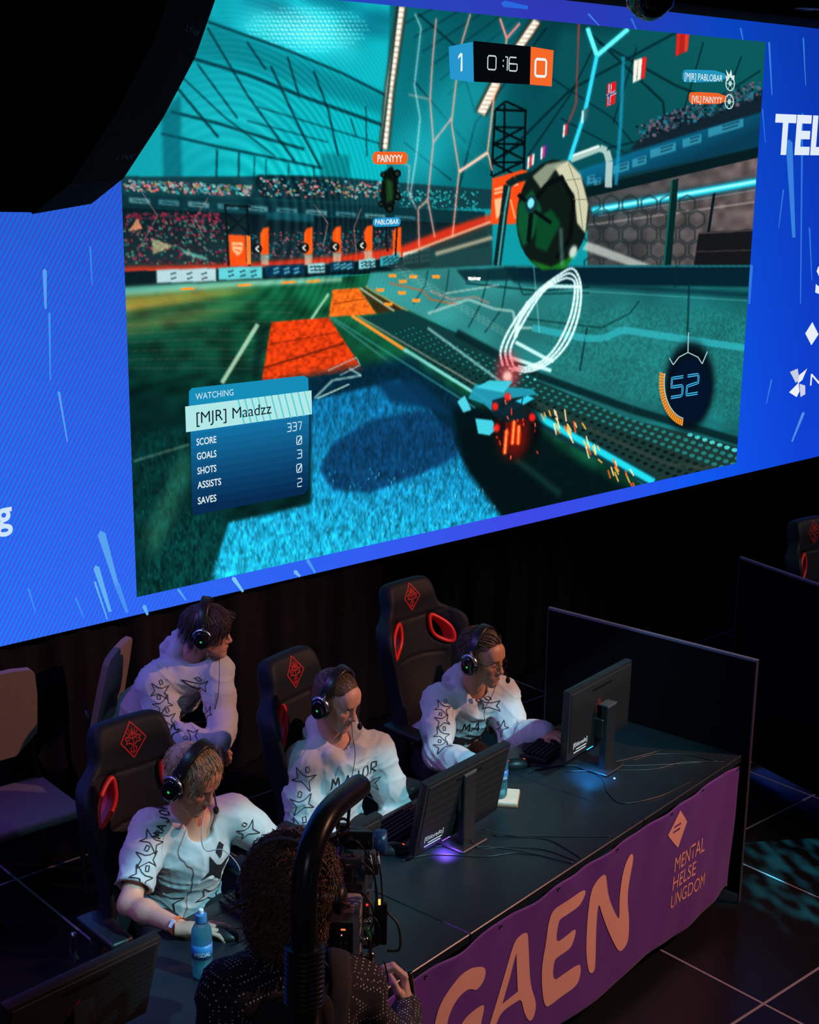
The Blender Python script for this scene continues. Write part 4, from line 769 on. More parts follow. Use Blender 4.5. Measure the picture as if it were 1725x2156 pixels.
def face_paint(Vl, m, open_=0.5):      # complexion by place on the head: lips, brows, eyes, warmer cheeks
    base, lip, brow, iris = (np.array(m[k]) for k in ('base', 'lip', 'brow', 'iris')); C = np.tile(base, (len(Vl), 1)); x, y, z = np.abs(Vl[:, 0]), Vl[:, 1], Vl[:, 2]
    def mix(w, c): C[:] = C * (1 - w[:, None]) + np.array(c) * w[:, None]
    mix(0.35 * np.exp(-((x - 0.042) / 0.018) ** 2 - ((z + 0.03) / 0.02) ** 2) * (y > 0.03), base * np.array((1.05, 0.62, 0.6))); mix(0.3 * np.exp(-(x / 0.013) ** 2 - ((z + 0.03) / 0.012) ** 2) * (y > 0.095), base * np.array((1.05, 0.68, 0.66)))
    mix(0.85 * ((y > 0.085) & (x < 0.021) & (np.abs(z + 0.066) < 0.0105 - 0.2 * x)).astype(float), lip)
    bl = (z - (0.0265 + 0.10 * np.minimum(x - 0.02, 0.014))) ; mix(0.75 * ((y > 0.055) & (x > 0.012) & (x < 0.048) & (np.abs(bl) < 0.0042)).astype(float), brow)
    ex, ez = (x - 0.031) / 0.0125, (z - 0.002) / (0.0058 * max(open_, 0.15)); eye = (y > 0.07) & (ex ** 2 + ez ** 2 < 1)
    if open_ > 0.2: mix(0.9 * eye, (0.62, 0.6, 0.58)); mix(0.95 * (eye & ((x - 0.030) ** 2 + (z - 0.002) ** 2 < 0.0052 ** 2)), iris)
    mix(0.6 * ((y > 0.07) & (np.abs(ex) < 1.05) & (np.abs(z - (0.002 + 0.0062 * open_ * np.sqrt(np.clip(1 - ex ** 2, 0, 1)) * (1 if open_ > .2 else -1))) < 0.0014)), brow * 0.6)
    return C
_HC = {}
def hand_mesh(curl=(0.5, 0.5, 0.5, 0.5), thumb=0.4, spread=0.10, h=0.0032):
    key = (curl, thumb, spread)
    if key in _HC: return _HC[key]
    s = SDF((-0.075, -0.04, -0.10), (0.085, 0.21, 0.045), h)
    s.cone((0, -0.03, 0), (0, 0.012, 0), 0.024, 0.026, 0.015); s.ell((0, 0.05, 0), (0.041, 0.052, 0.0155), 0.018).ell((0.024, 0.03, -0.010), (0.018, 0.032, 0.015), 0.012)
    for i, (x, y, L, r) in enumerate(((0.030, 0.088, (0.042, 0.025, 0.021), 0.0092), (0.010, 0.094, (0.046, 0.029, 0.022), 0.0094), (-0.011, 0.090, (0.042, 0.027, 0.021), 0.0088), (-0.030, 0.080, (0.033, 0.020, 0.018), 0.0078))):
        p = np.array([x, y, 0.002]); a = 0.0; sx = spread * (x / 0.03); P = [np.array([x * 0.85, y - 0.03, 0.0]), p]
        for k, l in enumerate(L):
            a += curl[i] * (0.75, 0.95, 0.6)[k]; p = p + l * np.array([sx * math.cos(a), math.cos(a), -math.sin(a)]); P.append(p)
        s.chain(P, [r * 1.05, r * 1.1, r, r * 0.94, r * 0.8], 0.004)
    t = thumb; P = [np.array([0.024, 0.018, -0.008]), np.array([0.046, 0.046, -0.016 - 0.01 * t]), np.array([0.052 - 0.006 * t, 0.074, -0.024 - 0.014 * t]), np.array([0.048 - 0.016 * t, 0.098, -0.028 - 0.02 * t])]
    s.chain(P, [0.015, 0.0125, 0.0108, 0.0088], 0.006); _HC[key] = s.mesh(); return _HC[key]
def put_hand(wrist, fwd, dorsal, side, **kw):   # side +1 when the thumb lies on the +x of (fwd x dorsal)
    V, F = hand_mesh(**kw); f = unit(fwd); d = np.array(dorsal, float); d = unit(d - f * (d @ f)); x = np.cross(f, d)
    if side < 0: V = V * np.array([-1, 1, 1]); F = F[:, ::-1]
    return xf(frame(wrist, x, f, d), V), F

# ------------------------------------------------------------------ hair: tapered locks combed over the skull
def locks(HM, n, roots, flow, length, m, parent, width=0.005, lift=0.006, curl=0.0, segs=7, name='hair', seed=1, cap=None, messy=0.22, tight=0.85, cf=9.0, ctr=(0, -0.014, 0.045), rad=(0.0785, 0.099, 0.085)):
    r = np.random.default_rng(seed); V, F = [], []; c = np.array(ctr); R = np.array(rad); ok = 0
    while ok < n:
        d = unit(r.normal(size=3)); p = d * R
        if not roots(d): continue
        ok += 1; L = length(d) * r.uniform(0.75, 1.2); P = []; ph = r.uniform(0, 2 * pi); fr = r.uniform(0.7, 1.3); jit = r.normal(size=3) * messy; q = p.copy(); lf = lift * r.uniform(0.4, 1.6)
        for k in range(segs):
            t = k / (segs - 1); nn = unit(q / R ** 2); g = unit(flow(q / R) + jit); g = g - nn * (g @ nn) * (tight if (q / R) @ (q / R) < 1.25 else 0.0); g = unit(g)
            side = np.cross(g, nn); off = (nn * math.cos(ph + fr * cf * t) + side * math.sin(ph + fr * cf * t)) * curl * t
            P.append(c + q + nn * (lf * (0.3 + t * 1.2)) + off)
            q = q + g * (L / (segs - 1)); e = np.linalg.norm(q / R)
            if e < 1.0: q = q / e
        w = width * r.uniform(0.6, 1.3); a = unit(np.cross(P[1] - P[0], p) + 1e-6); b0 = len(V)
        for k, q in enumerate(P):
            ww = w * (1 - 0.85 * (k / (segs - 1)) ** 1.5) + 0.0006; nn = unit(q - c)
            V += [q - a * ww, q + nn * ww * 0.7, q + a * ww]
        for k in range(segs - 1):
            i = b0 + k * 3; F += [[i, i + 3, i + 4, i + 1], [i + 1, i + 4, i + 5, i + 2], [i + 2, i + 5, i + 3, i]]
    V = np.array(V); F = np.array(F)
    if cap is not None: V, F = join([(V, F), cap])
    return mesh(name, xf(HM, V), F, m, parent, True)
def cap_mesh(keep, grow=0.0045, h=0.005, ctr=(0, -0.014, 0.045), rad=(0.0755, 0.096, 0.082), low=None):
    s = SDF((-0.11, -0.14, -0.12), (0.11, 0.13, 0.16), h); s.ell(ctr, np.array(rad) + grow, 0.01); s.ell((0, -0.035, -0.015), np.array((0.062, 0.064, 0.062)) + grow, 0.03)
    x, y, z = np.meshgrid(*[s.lo[i] + s.h * np.arange(s.n[i], dtype=np.float32) for i in range(3)], indexing='ij', sparse=True)
    s.d = np.maximum(s.d, -keep(x, y, z)); return s.mesh()
def hair_material(name, col):
    m = bpy.data.materials.new(name); m.use_nodes = True; nt = m.node_tree; b = nt.nodes['Principled BSDF']; n = nt.nodes.new('ShaderNodeTexNoise'); n.inputs['Scale'].default_value = 90
    tc = nt.nodes.new('ShaderNodeTexCoord'); nt.links.new(tc.outputs['Object'], n.inputs['Vector']); x = nt.nodes.new('ShaderNodeMix'); x.data_type = 'RGBA'
    x.inputs['A'].default_value = (*[c * 0.45 for c in col], 1); x.inputs['B'].default_value = (*[min(1, c * 1.45) for c in col], 1); nt.links.new(n.outputs['Fac'], x.inputs['Factor']); nt.links.new(x.outputs['Result'], b.inputs['Base Color'])
    b.inputs['Roughness'].default_value = 0.42; return m
def head_frame(c, fwd, up=(0, 0, 1), s=1.0):
    f = unit(fwd); u = np.array(up, float); u = unit(u - f * (u @ f)); x = np.cross(f, u); M = np.eye(4); M[:3, 0] = x * s; M[:3, 1] = f * s; M[:3, 2] = u * s; M[:3, 3] = c; return M

# ------------------------------------------------------------------ headset worn on a head frame
def headset(HM, label, mic=True, sgn=-1, tall=0.0, group=None):
    rt = empty('gaming_headset', HM[:3, 3], 0, label, 'headset', group); band = mat('headset_leather', (0.016, 0.016, 0.018), 0.32, bump=0.1)
    t = np.linspace(0.05, pi - 0.05, 26); P = np.stack([0.101 * np.cos(t), -0.004 - 0.012 * np.sin(t), 0.012 + (0.139 + tall) * np.sin(t)], 1)
    def strap(P, w, th, m, name):
        mb = MB(); T = np.gradient(P, axis=0); V = []; ax = np.array([0, 1, 0])
        for p, d in zip(P, T):
            d = unit(d); n = np.cross(d, ax); n = unit(n)
            V += [p + ax * w * c + n * th * s_ for c, s_ in ((-.5, -.35), (-.38, -.5), (.38, -.5), (.5, -.35), (.5, .35), (.38, .5), (-.38, .5), (-.5, .35))]
        k = len(P); F = [[i * 8 + j, (i + 1) * 8 + j, (i + 1) * 8 + (j + 1) % 8, i * 8 + (j + 1) % 8] for i in range(k - 1) for j in range(8)] + [list(range(8)), list(range(8 * k - 1, 8 * k - 9, -1))]
        mb.add(V, F, HM); return mb.build(name, m, rt, True, smooth=True)
    strap(P, 0.043, 0.013, band, 'headband'); strap(P[2:-2] * np.array([0.955, 1, 0.962]), 0.030, 0.012, BLKF, 'headband_pad')
    for q in (-1, 1):
        X = frame((q * 0.083, -0.002, -0.006), (0, 1, 0), (0, 0, 1), (q, 0, 0)); X = np.array(HM) @ X
        if q < 0: X = X @ np.diag([1, -1, 1, 1]) if False else X
        cup = MB().lathe([(0.030, 0.0), (0.045, 0.004), (0.048, 0.012), (0.044, 0.022)], 24, X @ np.diag([0.86, 1.05, 1, 1])).build('ear_cushion', band, rt, True, smooth=True)
        sh = MB().lathe([(0.042, 0.018), (0.045, 0.026), (0.042, 0.037), (0.030, 0.043), (0.004, 0.044)], 24, X @ np.diag([0.86, 1.05, 1, 1])).build('ear_cup', GLASSB, rt, True, smooth=True)
        a = np.linspace(0.35, pi - 0.35, 14); Y = np.stack([0.0435 * np.cos(a) * 0.9, 0.048 * np.sin(a), np.full(14, 0.030)], 1)
        MB().tube(Y, 0.0110, 8, X, up=(0, 0, 1), flat=0.7).build('yoke', CHROME, sh, True, smooth=True)
        MB().box((0, 0.060, 0.024), (0.014, 0.030, 0.010), 0.003, 2, X).build('slider', CHROME, sh, True)
        [MB().box((0, -0.002 + dy, 0.0442), (0.009, 0.0022, 0.0012), 0.0004, 1, X).build('logo_light', glow('headset_green_led', (40, 220, 110), 0.9), sh, True) for dy in (-0.003, 0, 0.003)]
    if mic:
        B = smooth_path([(sgn * 0.108, 0.02, -0.03), (sgn * 0.104, 0.055, -0.056), (sgn * 0.082, 0.098, -0.078), (sgn * 0.062, 0.118, -0.082)], 5)
        MB().tube(xf(HM, B), 0.0032, 6).build('microphone_boom', BLK, rt, True, smooth=True); MB().ball((0, 0, 0), (0.011, 0.011, 0.016), trs(xf(HM, np.array([(sgn * 0.058, 0.121, -0.083)]))[0])).build('microphone', BLKF, rt, True, smooth=True)
    return rt
# ------------------------------------------------------------------ hung line-array loudspeaker at the top left
fh = unit([RC[0, 2] * -1, RC[1, 2] * -1, 0]); rh = np.array([fh[1], -fh[0], 0])
def lap(px, py, dist): return on_plane(px, py, fh, fh @ CAM + dist)
arr = [(476, -110), (449, 0), (408, 118), (341, 245), (258, 372), (190, 426)]
la = empty('line_array_speaker', lap(100, 300, 3.0), 0, 'large black curved line-array loudspeaker hanging in the top left corner', 'loudspeaker')
grl = mat('speaker_grille', (0.0025, 0.0025, 0.004), 0.8, spec=0.08); badge = mat('dim_badge_print', (0.5, 0.4, 0.8), 0.6)
for i in range(len(arr) - 1):
    a, b = lap(*arr[i], 3.2), lap(*arr[i + 1], 3.2); c = a - b; L = np.linalg.norm(c)
    up = unit(c); back = unit(np.cross(up, fh)); back = back if back @ rh < 0 else -back
    if i == len(arr) - 2:                                     # lowest cabinet: its underside is level
        P = [b, a, a - rh * 0.7, np.array(b) - rh * 0.7]
    else: P = [b + up * 0.002, a - up * 0.002, a - rh * 0.8, b - rh * 0.8]
    V = [p for p in P] + [p - fh * 0.5 for p in P]; F = [[0, 1, 2, 3], [7, 6, 5, 4], [0, 4, 5, 1], [1, 5, 6, 2], [2, 6, 7, 3], [3, 7, 4, 0]]
    cab = mesh('cabinet', V, F, BLKM, la, True, smooth=False)
    fr = unit(np.cross(fh, up)); fr = fr if fr @ rh > 0 else -fr
    G = [b + fr * 0.004, a + fr * 0.004, a + fr * 0.004 - fh * 0.5, b + fr * 0.004 - fh * 0.5]; G2 = [g - fr * .008 for g in G]
    mesh('grille', G + G2, [[0, 1, 2, 3], [7, 6, 5, 4], [0, 4, 5, 1], [1, 5, 6, 2], [2, 6, 7, 3], [3, 7, 4, 0]], grl, cab, True, smooth=False)
    if i in (1, 3):
        V, F = text2d('LYNX', bold=0.0); o = b + up * L * 0.32 - fh * 0.10 + fr * 0.0055
        mesh('lettering', [o + fh * (0.17 * (v[0] - .75)) + up * 0.013 * v[1] for v in V], F, badge, cab, True, smooth=False)
tp = lap(330, -160, 2.95); 
MB().box((0, 0, 0), (0.5, 0.4, 0.03), 0.004, 1, frame(tp, rh, fh, (0, 0, 1))).build('rigging_frame', BLK, la, True)
for q in (-.15, .15): MB().tube([tp + rh * q, [*(tp + rh * q)[:2], 5.55]], 0.006, 6).build('hanging_cable', CHROME, la, True)

# ------------------------------------------------------------------ the long desk
desk_m = mat('black_laminate', (0.011, 0.017, 0.021), 0.34, var=0.25, scale=6, bump=0.08, bscale=900)
def table(u0, u1, label):
    t = empty('desk_table', dk((u0 + u1) / 2, 0.415), DA, label, 'table', 'desk tables'); w = u1 - u0
    MB().box((0, 0, 0.7225), (w - 0.003, 0.83, 0.035), 0.003, 1).build('tabletop', desk_m, t)
    for sx in (-1, 1):
        for sy in (-1, 1): MB().box((sx * (w / 2 - 0.06), sy * 0.34, 0.3525), (0.045, 0.045, 0.705), 0.004, 1).build('leg', BLK, t)
    MB().box((0, 0.30, 0.66), (w - 0.16, 0.03, 0.06), 0.003, 1).build('rail', BLK, t)
table(-2.05, -0.80, 'black desk table at the near left end, under the dark corner monitor')
table(-0.80, 0.384, 'black desk table with a clear water bottle, before the blond player')
table(0.384, 1.55, 'black desk table carrying a monitor with violet light underneath')
table(1.55, 2.405, 'black desk table carrying a monitor with blue light underneath')

# ------------------------------------------------------------------ purple banner tied to the desk front
purple = mat('purple_banner_cloth', (0.115, 0.020, 0.27), 0.62, var=0.10, scale=2.5, bump=0.15, bscale=700, sheen=0.1)
pink = mat('salmon_print', (0.85, 0.42, 0.34), 0.65, var=0.05)
def brip(u, z):                        # soft folds of the hanging cloth
    k = np.clip((0.75 - z) / 0.7, 0, 1); e = np.clip((u - 1.5) / 0.8, 0, 1)
    return -0.018 - (0.0015 + 0.007 * k * e + 0.004 * np.exp(-((z - 0.70) / 0.06) ** 2)) * (np.sin(u * 13 + z * 5 + 1.2 * np.sin(u * 5)) + 0.6 * np.sin(u * 27 - z * 9))
def bpt(u, z, off=0.0):
    v = brip(u, z) - off; return np.stack([DO[0] + DU[0] * u + DV[0] * v, DO[1] + DU[1] * u + DV[1] * v, z], -1)
bn = empty('banner', dk(0.6, -0.02), 0, 'purple cloth banner with large salmon letters hung along the desk front', 'banner')
nu, nz = 240, 40; uu = np.linspace(-1.25, 2.335, nu); V = []
for k in range(nz):
    f = k / (nz - 1); zt = 0.722 + 0.004 * np.cos((uu - 0.12) * 2 * pi / 0.41) * (1 + np.sin(uu * 3)); zb = 0.085 + 0.012 * np.sin(uu * 9) + 0.02 * np.clip((uu - 1.9) / .4, 0, 1)
    V.append(bpt(uu, zt * (1 - f) + zb * f))
V = np.concatenate(V); F = [[k * nu + i, (k + 1) * nu + i, (k + 1) * nu + i + 1, k * nu + i + 1] for k in range(nz - 1) for i in range(nu - 1)]
cl_ = mesh('cloth', V, F, purple, bn, True); sm = cl_.modifiers.new('thickness', 'SOLIDIFY'); sm.thickness = 0.002; sm.offset = 1.0
nv = np.array([DV[0], DV[1], 0]); cv_ = nv[:2] @ DO - 0.02
def bq(px, py):
    p = on_plane(px, py, nv, cv_); return np.array([(p[:2] - DO) @ DU, p[2]])
def c7(P): return [bq(750 + x / 2.875, 1500 + y / 2.875) for x, y in P]
def c8(P): return [bq(1125 + x / 2.875, 1556 + y / 2.875) for x, y in P]
def fine(V, F, n=3):                   # split long triangles so that print follows the cloth
    bm = bmesh.new(); vs = [bm.verts.new(v) for v in V]
    for f in F:
        try: bm.faces.new([vs[i] for i in f])
        except ValueError: pass
    bmesh.ops.triangulate(bm, faces=bm.faces[:])
    for _ in range(n):
        ed = [e for e in bm.edges if e.calc_length() > 0.02]
        if ed: bmesh.ops.subdivide_edges(bm, edges=ed, cuts=1); bmesh.ops.triangulate(bm, faces=bm.faces[:])
    bm.verts.index_update(); V = np.array([v.co[:] for v in bm.verts]); F = [[v.index for v in f.verts] for f in bm.faces]; bm.free(); return V, F
def bprint(name, loops, m, label=None):
    V, F = fine(*flat2d([L for L in loops])); W = bpt(V[:, 0], V[:, 1], 0.004); o = mesh(name, W, F, m, bn, True); return o
def bsm(P): return chaikin(densify(chaikin(P, 2), 0.02, True), 1)
bprint('lettering', [bsm(c7([(1400, 1545), (1415, 1582), (1440, 1572), (1450, 1530), (1453, 1300), (1466, 1140), (1490, 1225), (1540, 1360), (1578, 1435), (1600, 1448), (1632, 1412), (1648, 1360), (1652, 1250), (1637, 1130), (1650, 1020), (1680, 880), (1670, 850), (1650, 868), (1622, 930), (1602, 1020), (1588, 1140), (1590, 1262), (1560, 1205), (1528, 1120), (1515, 1030), (1510, 980), (1488, 982), (1448, 1030), (1424, 1080), (1408, 1170), (1394, 1300), (1388, 1450)]))], pink)
bprint('lettering', [bsm(c7([(1130, 1730), (1122, 1600), (1130, 1500), (1150, 1390), (1163, 1270), (1188, 1198), (1230, 1163), (1300, 1118), (1385, 1070), (1392, 1090), (1374, 1132), (1350, 1172), (1280, 1217), (1232, 1247), (1220, 1272), (1203, 1398), (1260, 1357), (1325, 1305), (1328, 1330), (1312, 1390), (1290, 1432), (1225, 1472), (1193, 1502), (1188, 1630), (1250, 1587), (1347, 1515), (1356, 1545), (1352, 1592), (1332, 1652), (1240, 1722), (1165, 1780), (1145, 1778)]))], pink)
bprint('lettering', [bsm(c7([(800, 1905), (860, 1720), (920, 1520), (958, 1390), (1000, 1343), (1034, 1328), (1040, 1360), (1046, 1500), (1056, 1650), (1086, 1738), (1090, 1782), (1076, 1842), (1055, 1872), (1033, 1852), (1013, 1800), (1000, 1733), (960, 1755), (885, 1806), (850, 1872), (830, 1950), (775, 2000)])), c7([(884, 1764), (930, 1610), (958, 1500), (970, 1458), (974, 1600), (977, 1688), (930, 1726)])], pink)
bprint('lettering', [bsm(c7([(772, 1540), (784, 1562), (777, 1602), (760, 1642), (722, 1684), (698, 1670), (658, 1682), (600, 1740), (562, 1820), (545, 1890), (545, 1990), (600, 1960), (640, 1872), (690, 1815), (768, 1760), (772, 1792), (748, 1886), (740, 2010), (700, 2100), (560, 2160), (470, 2120), (462, 1990), (478, 1860), (508, 1760), (560, 1670), (622, 1588), (690, 1548), (740, 1538)]))], pink)
bprint('lettering', [bsm(c7([(340, 1810), (385, 1778), (397, 1795), (394, 1886), (380, 2050), (300, 2150), (270, 2100), (320, 1950)]))], pink)
def btext(body, p0, p1, p2, bold=0.0):
    a, b, c = bq(*p0), bq(*p1), bq(*p2); V, F = fine(*text2d(body, bold=bold), 1); W = a + V[:, :1] * (b - a) + V[:, 1:2] * (c - a); mesh('lettering', bpt(W[:, 0], W[:, 1], 0.004), F, pink, bn, True)
btext('MENTAL', (1418, 1836), (1481, 1790), (1421, 1803)); btext('HELSE', (1414, 1875), (1462, 1840), (1417, 1844)); btext('UNGDOM', (1410, 1914), (1480, 1863), (1413, 1884))
bprint('diamond_mark', [c8([(883, 430), (920, 498), (865, 657), (805, 582)]), c8([(846, 528), (886, 502), (884, 514), (842, 542)]), c8([(840, 560), (880, 532), (877, 546), (836, 574)])], pink)
for u_ in (0.12, 0.54, 0.90, 1.31, 1.73, 2.02, 2.325):
    p = bpt(np.array(u_), np.array(0.708), 0.004); MB().lathe([(0.009, -0.003), (0.009, 0.001), (0.006, 0.003), (0.0045, 0.003), (0.0045, -0.003)], 14, trs(p, rot('Z', DA) @ rot('X', pi / 2))).build('eyelet', CHROME, bn, True)

# ------------------------------------------------------------------ partitions
def partition(a, b, h, label):
    a, b = np.array(a), np.array(b); L = np.linalg.norm(b - a); r = math.atan2(*(b - a)[::-1]); t = empty('partition_panel', (*((a + b) / 2), 0), r, label, 'partition', 'partitions')
    MB().box((0, 0, h / 2 + 0.02), (L - 0.004, 0.018, h - 0.044), 0.002, 1).build('board', BLKM, t)
    edge = mat('grey_blue_edging', (0.10, 0.11, 0.17), 0.6)
    MB().box((0, 0, h - 0.005), (L, 0.02, 0.012), 0.001, 1).build('top_edging', edge, t)
    for s in (-1, 1): MB().box((s * (L / 2 - 0.002), 0, h / 2), (0.006, 0.02, h), 0.001, 1).build('side_edging', mat('black_edging', (0.035, 0.03, 0.05), 0.5), t); MB().box((s * L * .36, 0, 0.012), (0.05, 0.30, 0.024), 0.004, 1).build('foot', BLK, t)
    for s in (-1, 1): MB().ball((s * (L / 2 - 0.02), -0.011, h - 0.03), 0.004).build('screw', CHROME, t, smooth=True)
partition(dk(2.43, -0.03)[:2], dk(2.43, 1.1)[:2], 1.2, 'tall black partition standing at the end of the desk beside the purple banner')
partition((6.30, 3.40), (6.513, 4.49), 1.2, 'black partition at the far right, in front of the half-hidden chair')

# ------------------------------------------------------------------ gaming chair (faces +y)
def poly_sd(P, X, Z):
    P = np.array(P, np.float32); d = np.full(X.shape, 1e9, np.float32); s = np.ones(X.shape, np.float32); n = len(P)
    for i in range(n):
        a, b = P[i], P[i - 1]; e = b - a; wx, wz = X - a[0], Z - a[1]; t = np.clip((wx * e[0] + wz * e[1]) / (e @ e + 1e-12), 0, 1)
        d = np.minimum(d, (wx - e[0] * t) ** 2 + (wz - e[1] * t) ** 2); c1 = Z >= a[1]; c2 = Z < b[1]; c3 = e[0] * wz > e[1] * wx
        f = (c1 & c2 & c3) | (~c1 & ~c2 & ~c3); s = np.where(f, -s, s)
    return s * np.sqrt(d)
HALF = [(0.245, 0.0), (0.25, 0.10), (0.235, 0.24), (0.24, 0.36), (0.265, 0.47), (0.285, 0.54), (0.288, 0.60), (0.27, 0.645), (0.225, 0.68), (0.185, 0.71), (0.168, 0.745), (0.162, 0.79), (0.150, 0.835), (0.118, 0.858), (0.0, 0.862)]
OUT = smooth_path([(x, z) for x, z in HALF], 4).tolist() + smooth_path([(-x, z) for x, z in HALF[::-1]], 4).tolist()[1:]
HOLE = chaikin([(0.105, 0.560), (0.180, 0.505), (0.214, 0.500), (0.218, 0.545), (0.196, 0.600), (0.120, 0.662), (0.102, 0.650)], 2)
TILT = np.array(Matrix.Translation((0, -0.20, 0.43)) @ Matrix.Rotation(math.radians(10), 4, 'X'))
def yc(x, z): return 0.13 * np.clip(np.abs(x) / 0.29, 0, 1.2) ** 2.4 * np.exp(-((z - 0.42) / 0.42) ** 4) + 0.03 * np.exp(-((z - .2) / .15) ** 2)
def back_sdf():
    s = SDF((-0.34, -0.10, -0.05), (0.34, 0.24, 0.92), 0.0075)
    x, y, z = [s.lo[i] + s.h * np.arange(s.n[i], dtype=np.float32) for i in range(3)]; X, Z = np.meshgrid(x, z, indexing='ij')
    d2 = poly_sd(OUT, X, Z); hole = np.minimum(poly_sd(HOLE, X, Z), poly_sd(HOLE * np.array([-1, 1]), X, Z)); d2 = np.maximum(d2, -hole)
    th = 0.040 + 0.022 * np.exp(-((np.abs(X) - 0.24) / 0.05) ** 2) + 0.012 * np.exp(-((Z - 0.78) / 0.06) ** 2)
    seam = 0.006 * (np.exp(-((np.abs(X) - 0.185 + 0.02 * np.sin(Z * 8)) / 0.008) ** 2) * (Z < 0.66) + np.exp(-((Z - 0.665 - 0.3 * X * X) / 0.007) ** 2) * (np.abs(X) < 0.24) + np.exp(-((Z - 0.47 + 0.5 * X * X) / 0.006) ** 2) * (np.abs(X) < 0.18))
    th = th - seam; r = 0.03; a = d2[:, None, :] + r; b = np.abs(y[None, :, None] - yc(X, Z)[:, None, :]) - th[:, None, :] + r
    s.d = (np.minimum(np.maximum(a, b), 0) + np.sqrt(np.maximum(a, 0) ** 2 + np.maximum(b, 0) ** 2) - r).astype(np.float32); return s.mesh()
def make_chair(label):
    t = empty('gaming_chair', (0, 0, 0), 0, label, 'chair', 'black and red gaming chairs'); bl = mat('chair_cloth', (0.007, 0.010, 0.014), 0.6, spec=0.3, bump=0.35, bscale=420)
    V, F = back_sdf(); sf = Surf(V, F); bk = mesh('backrest', xf(TILT, V), F, bl, t)
    for q in (-1, 1):
        H3 = np.array([[q * x, yc(x, z) + 0.044, z] for x, z in HOLE]); ring = H3 if q > 0 else H3[::-1]; ring = np.concatenate([ring, ring[:1]])
        MB().tube(ring, 0.011, 8, TILT, up=(0, 1, 0), caps=False).build('harness_ring', RED, bk, smooth=True)
        Hh = np.array([[q * x, yc(x, z), z] for x, z in HOLE]); c = Hh.mean(0); k = len(Hh); V2 = np.concatenate([c + (Hh - c) * .99 + np.array([0, o, 0]) for o in (0.044, -0.040)]); F2 = [[i, (i + 1) % k, k + (i + 1) % k, k + i] for i in range(k)]
        MB().add(V2, F2, TILT).build('harness_sleeve', RED, bk, smooth=True)
    # embroidered diamond emblem
    def lay(L, closed, w): 
        P = densify(np.array(L, float), 0.008, closed); v, f = ribbon(P, w, closed); return sf.lay(v, (0, 0.0, 0.775), (-1, 0, 0), (0, 0, 1), 0.002), f
    E = [([(0, .070), (.055, 0), (0, -.070), (-.055, 0)], True, .006)]
    for q in (-1, 1): E += [([(0, .045), (q * .006, .018)], False, .004), ([(q * .012, .044), (q * .009, .020)], False, .004), ([(q * .022, .034), (q * .012, .018)], False, .004), ([(q * .004, .006), (q * .018, .016), (q * .034, .012), (q * .026, 0), (q * .032, -.010), (q * .016, -.008), (q * .004, -.018)], False, .006), ([(q * .004, -.024), (q * .014, -.032), (q * .010, -.044), (0, -.050)], False, .005), ([(q * .022, .006), (q * .014, .002)], False, .005)]
    E += [([(0, .05), (0, -.055)], False, .004)]; mb = MB()
    for L, c, w in E: v, f = lay(L, c, w); mb.add(v, f, TILT)
    mb.build('emblem', REDT, bk, smooth=True)
    s = SDF((-0.32, -0.32, 0.30), (0.32, 0.34, 0.56), 0.009)
    for y0, y1, z in ((-0.20, 0.20, 0.425),):
        for x in (-0.12, -0.04, 0.04, 0.12): s.cone((x, y0, z), (x, y1 + 0.03, z + 0.01), 0.055, 0.055, 0.05)
        for q in (-1, 1): s.cone((q * 0.215, y0, z + 0.01), (q * 0.235, y1, z + 0.02), 0.055, 0.052, 0.04)
    V, F = s.mesh(); mesh('seat', V, F, bl, t)
    for q in (-1, 1):
        arm = MB().box((q * 0.325, 0.02, 0.655), (0.095, 0.26, 0.035), 0.014, 3).build('armrest', BLK, t, smooth=True)
        MB().box((q * 0.325, -0.01, 0.52), (0.05, 0.075, 0.24), 0.01, 2).build('armrest_post', BLK, arm); MB().box((q * 0.25, -0.01, 0.385), (0.17, 0.06, 0.02), 0.005, 1).build('armrest_bracket', BLK, arm)
        MB().tube(smooth_path([(q * 0.30, -0.24, 0.40), (q * 0.315, -0.25, 0.45), (q * 0.31, -0.24, 0.52)], 4), [0.012] * 9, 8).build('recline_lever', CHROME if q > 0 else BLK, t, smooth=True)
    MB().lathe([(0.03, 0.10), (0.03, 0.24), (0.022, 0.24), (0.022, 0.37), (0.10, 0.375), (0.10, 0.385)], 16).build('gas_lift', BLK, t)
    for k in range(5):
        a = 2 * pi * k / 5 + 0.3; d = np.array([math.cos(a), math.sin(a)]); lg = MB().tube([(0, 0, 0.125), (*(d * 0.17), 0.105), (*(d * 0.33), 0.075)], [0.032, 0.026, 0.02], 8).build('leg', BLK, t, smooth=True)
        MB().lathe([(0.008, -0.022), (0.030, -0.02), (0.030, 0.02), (0.008, 0.022)], 14, trs((*(d * 0.33), 0.031), rot('Z', a) @ rot('X', pi / 2))).build('caster', BLK, lg, smooth=True)
    return t
def copy_tree(o, parent=None):
    c = o.copy(); COL.objects.link(c)
    if parent is not None: c.parent = parent; c.matrix_parent_inverse = o.matrix_parent_inverse.copy()
    for ch in list(o.children): copy_tree(ch, c)
    return c
chair0 = make_chair('gaming chair behind the blond player in the short-sleeved shirt')
def seat_at(o, u, v, turn): o.location = dk(u, v); o.rotation_euler = (0, 0, pi + DA + math.radians(turn))
def chair_for(o, ut, vt, turn):        # the top of the backrest stands over (ut, vt)
    a = pi + math.radians(turn); seat_at(o, ut + 0.345 * -math.sin(a), vt + 0.345 * math.cos(a), turn)
ch = [chair0, copy_tree(chair0), copy_tree(chair0), copy_tree(chair0)]
chair_for(ch[0], 0.02, 1.41, -8); chair_for(ch[1], 0.935, 1.46, 5); chair_for(ch[2], 2.10, 1.77, -5)
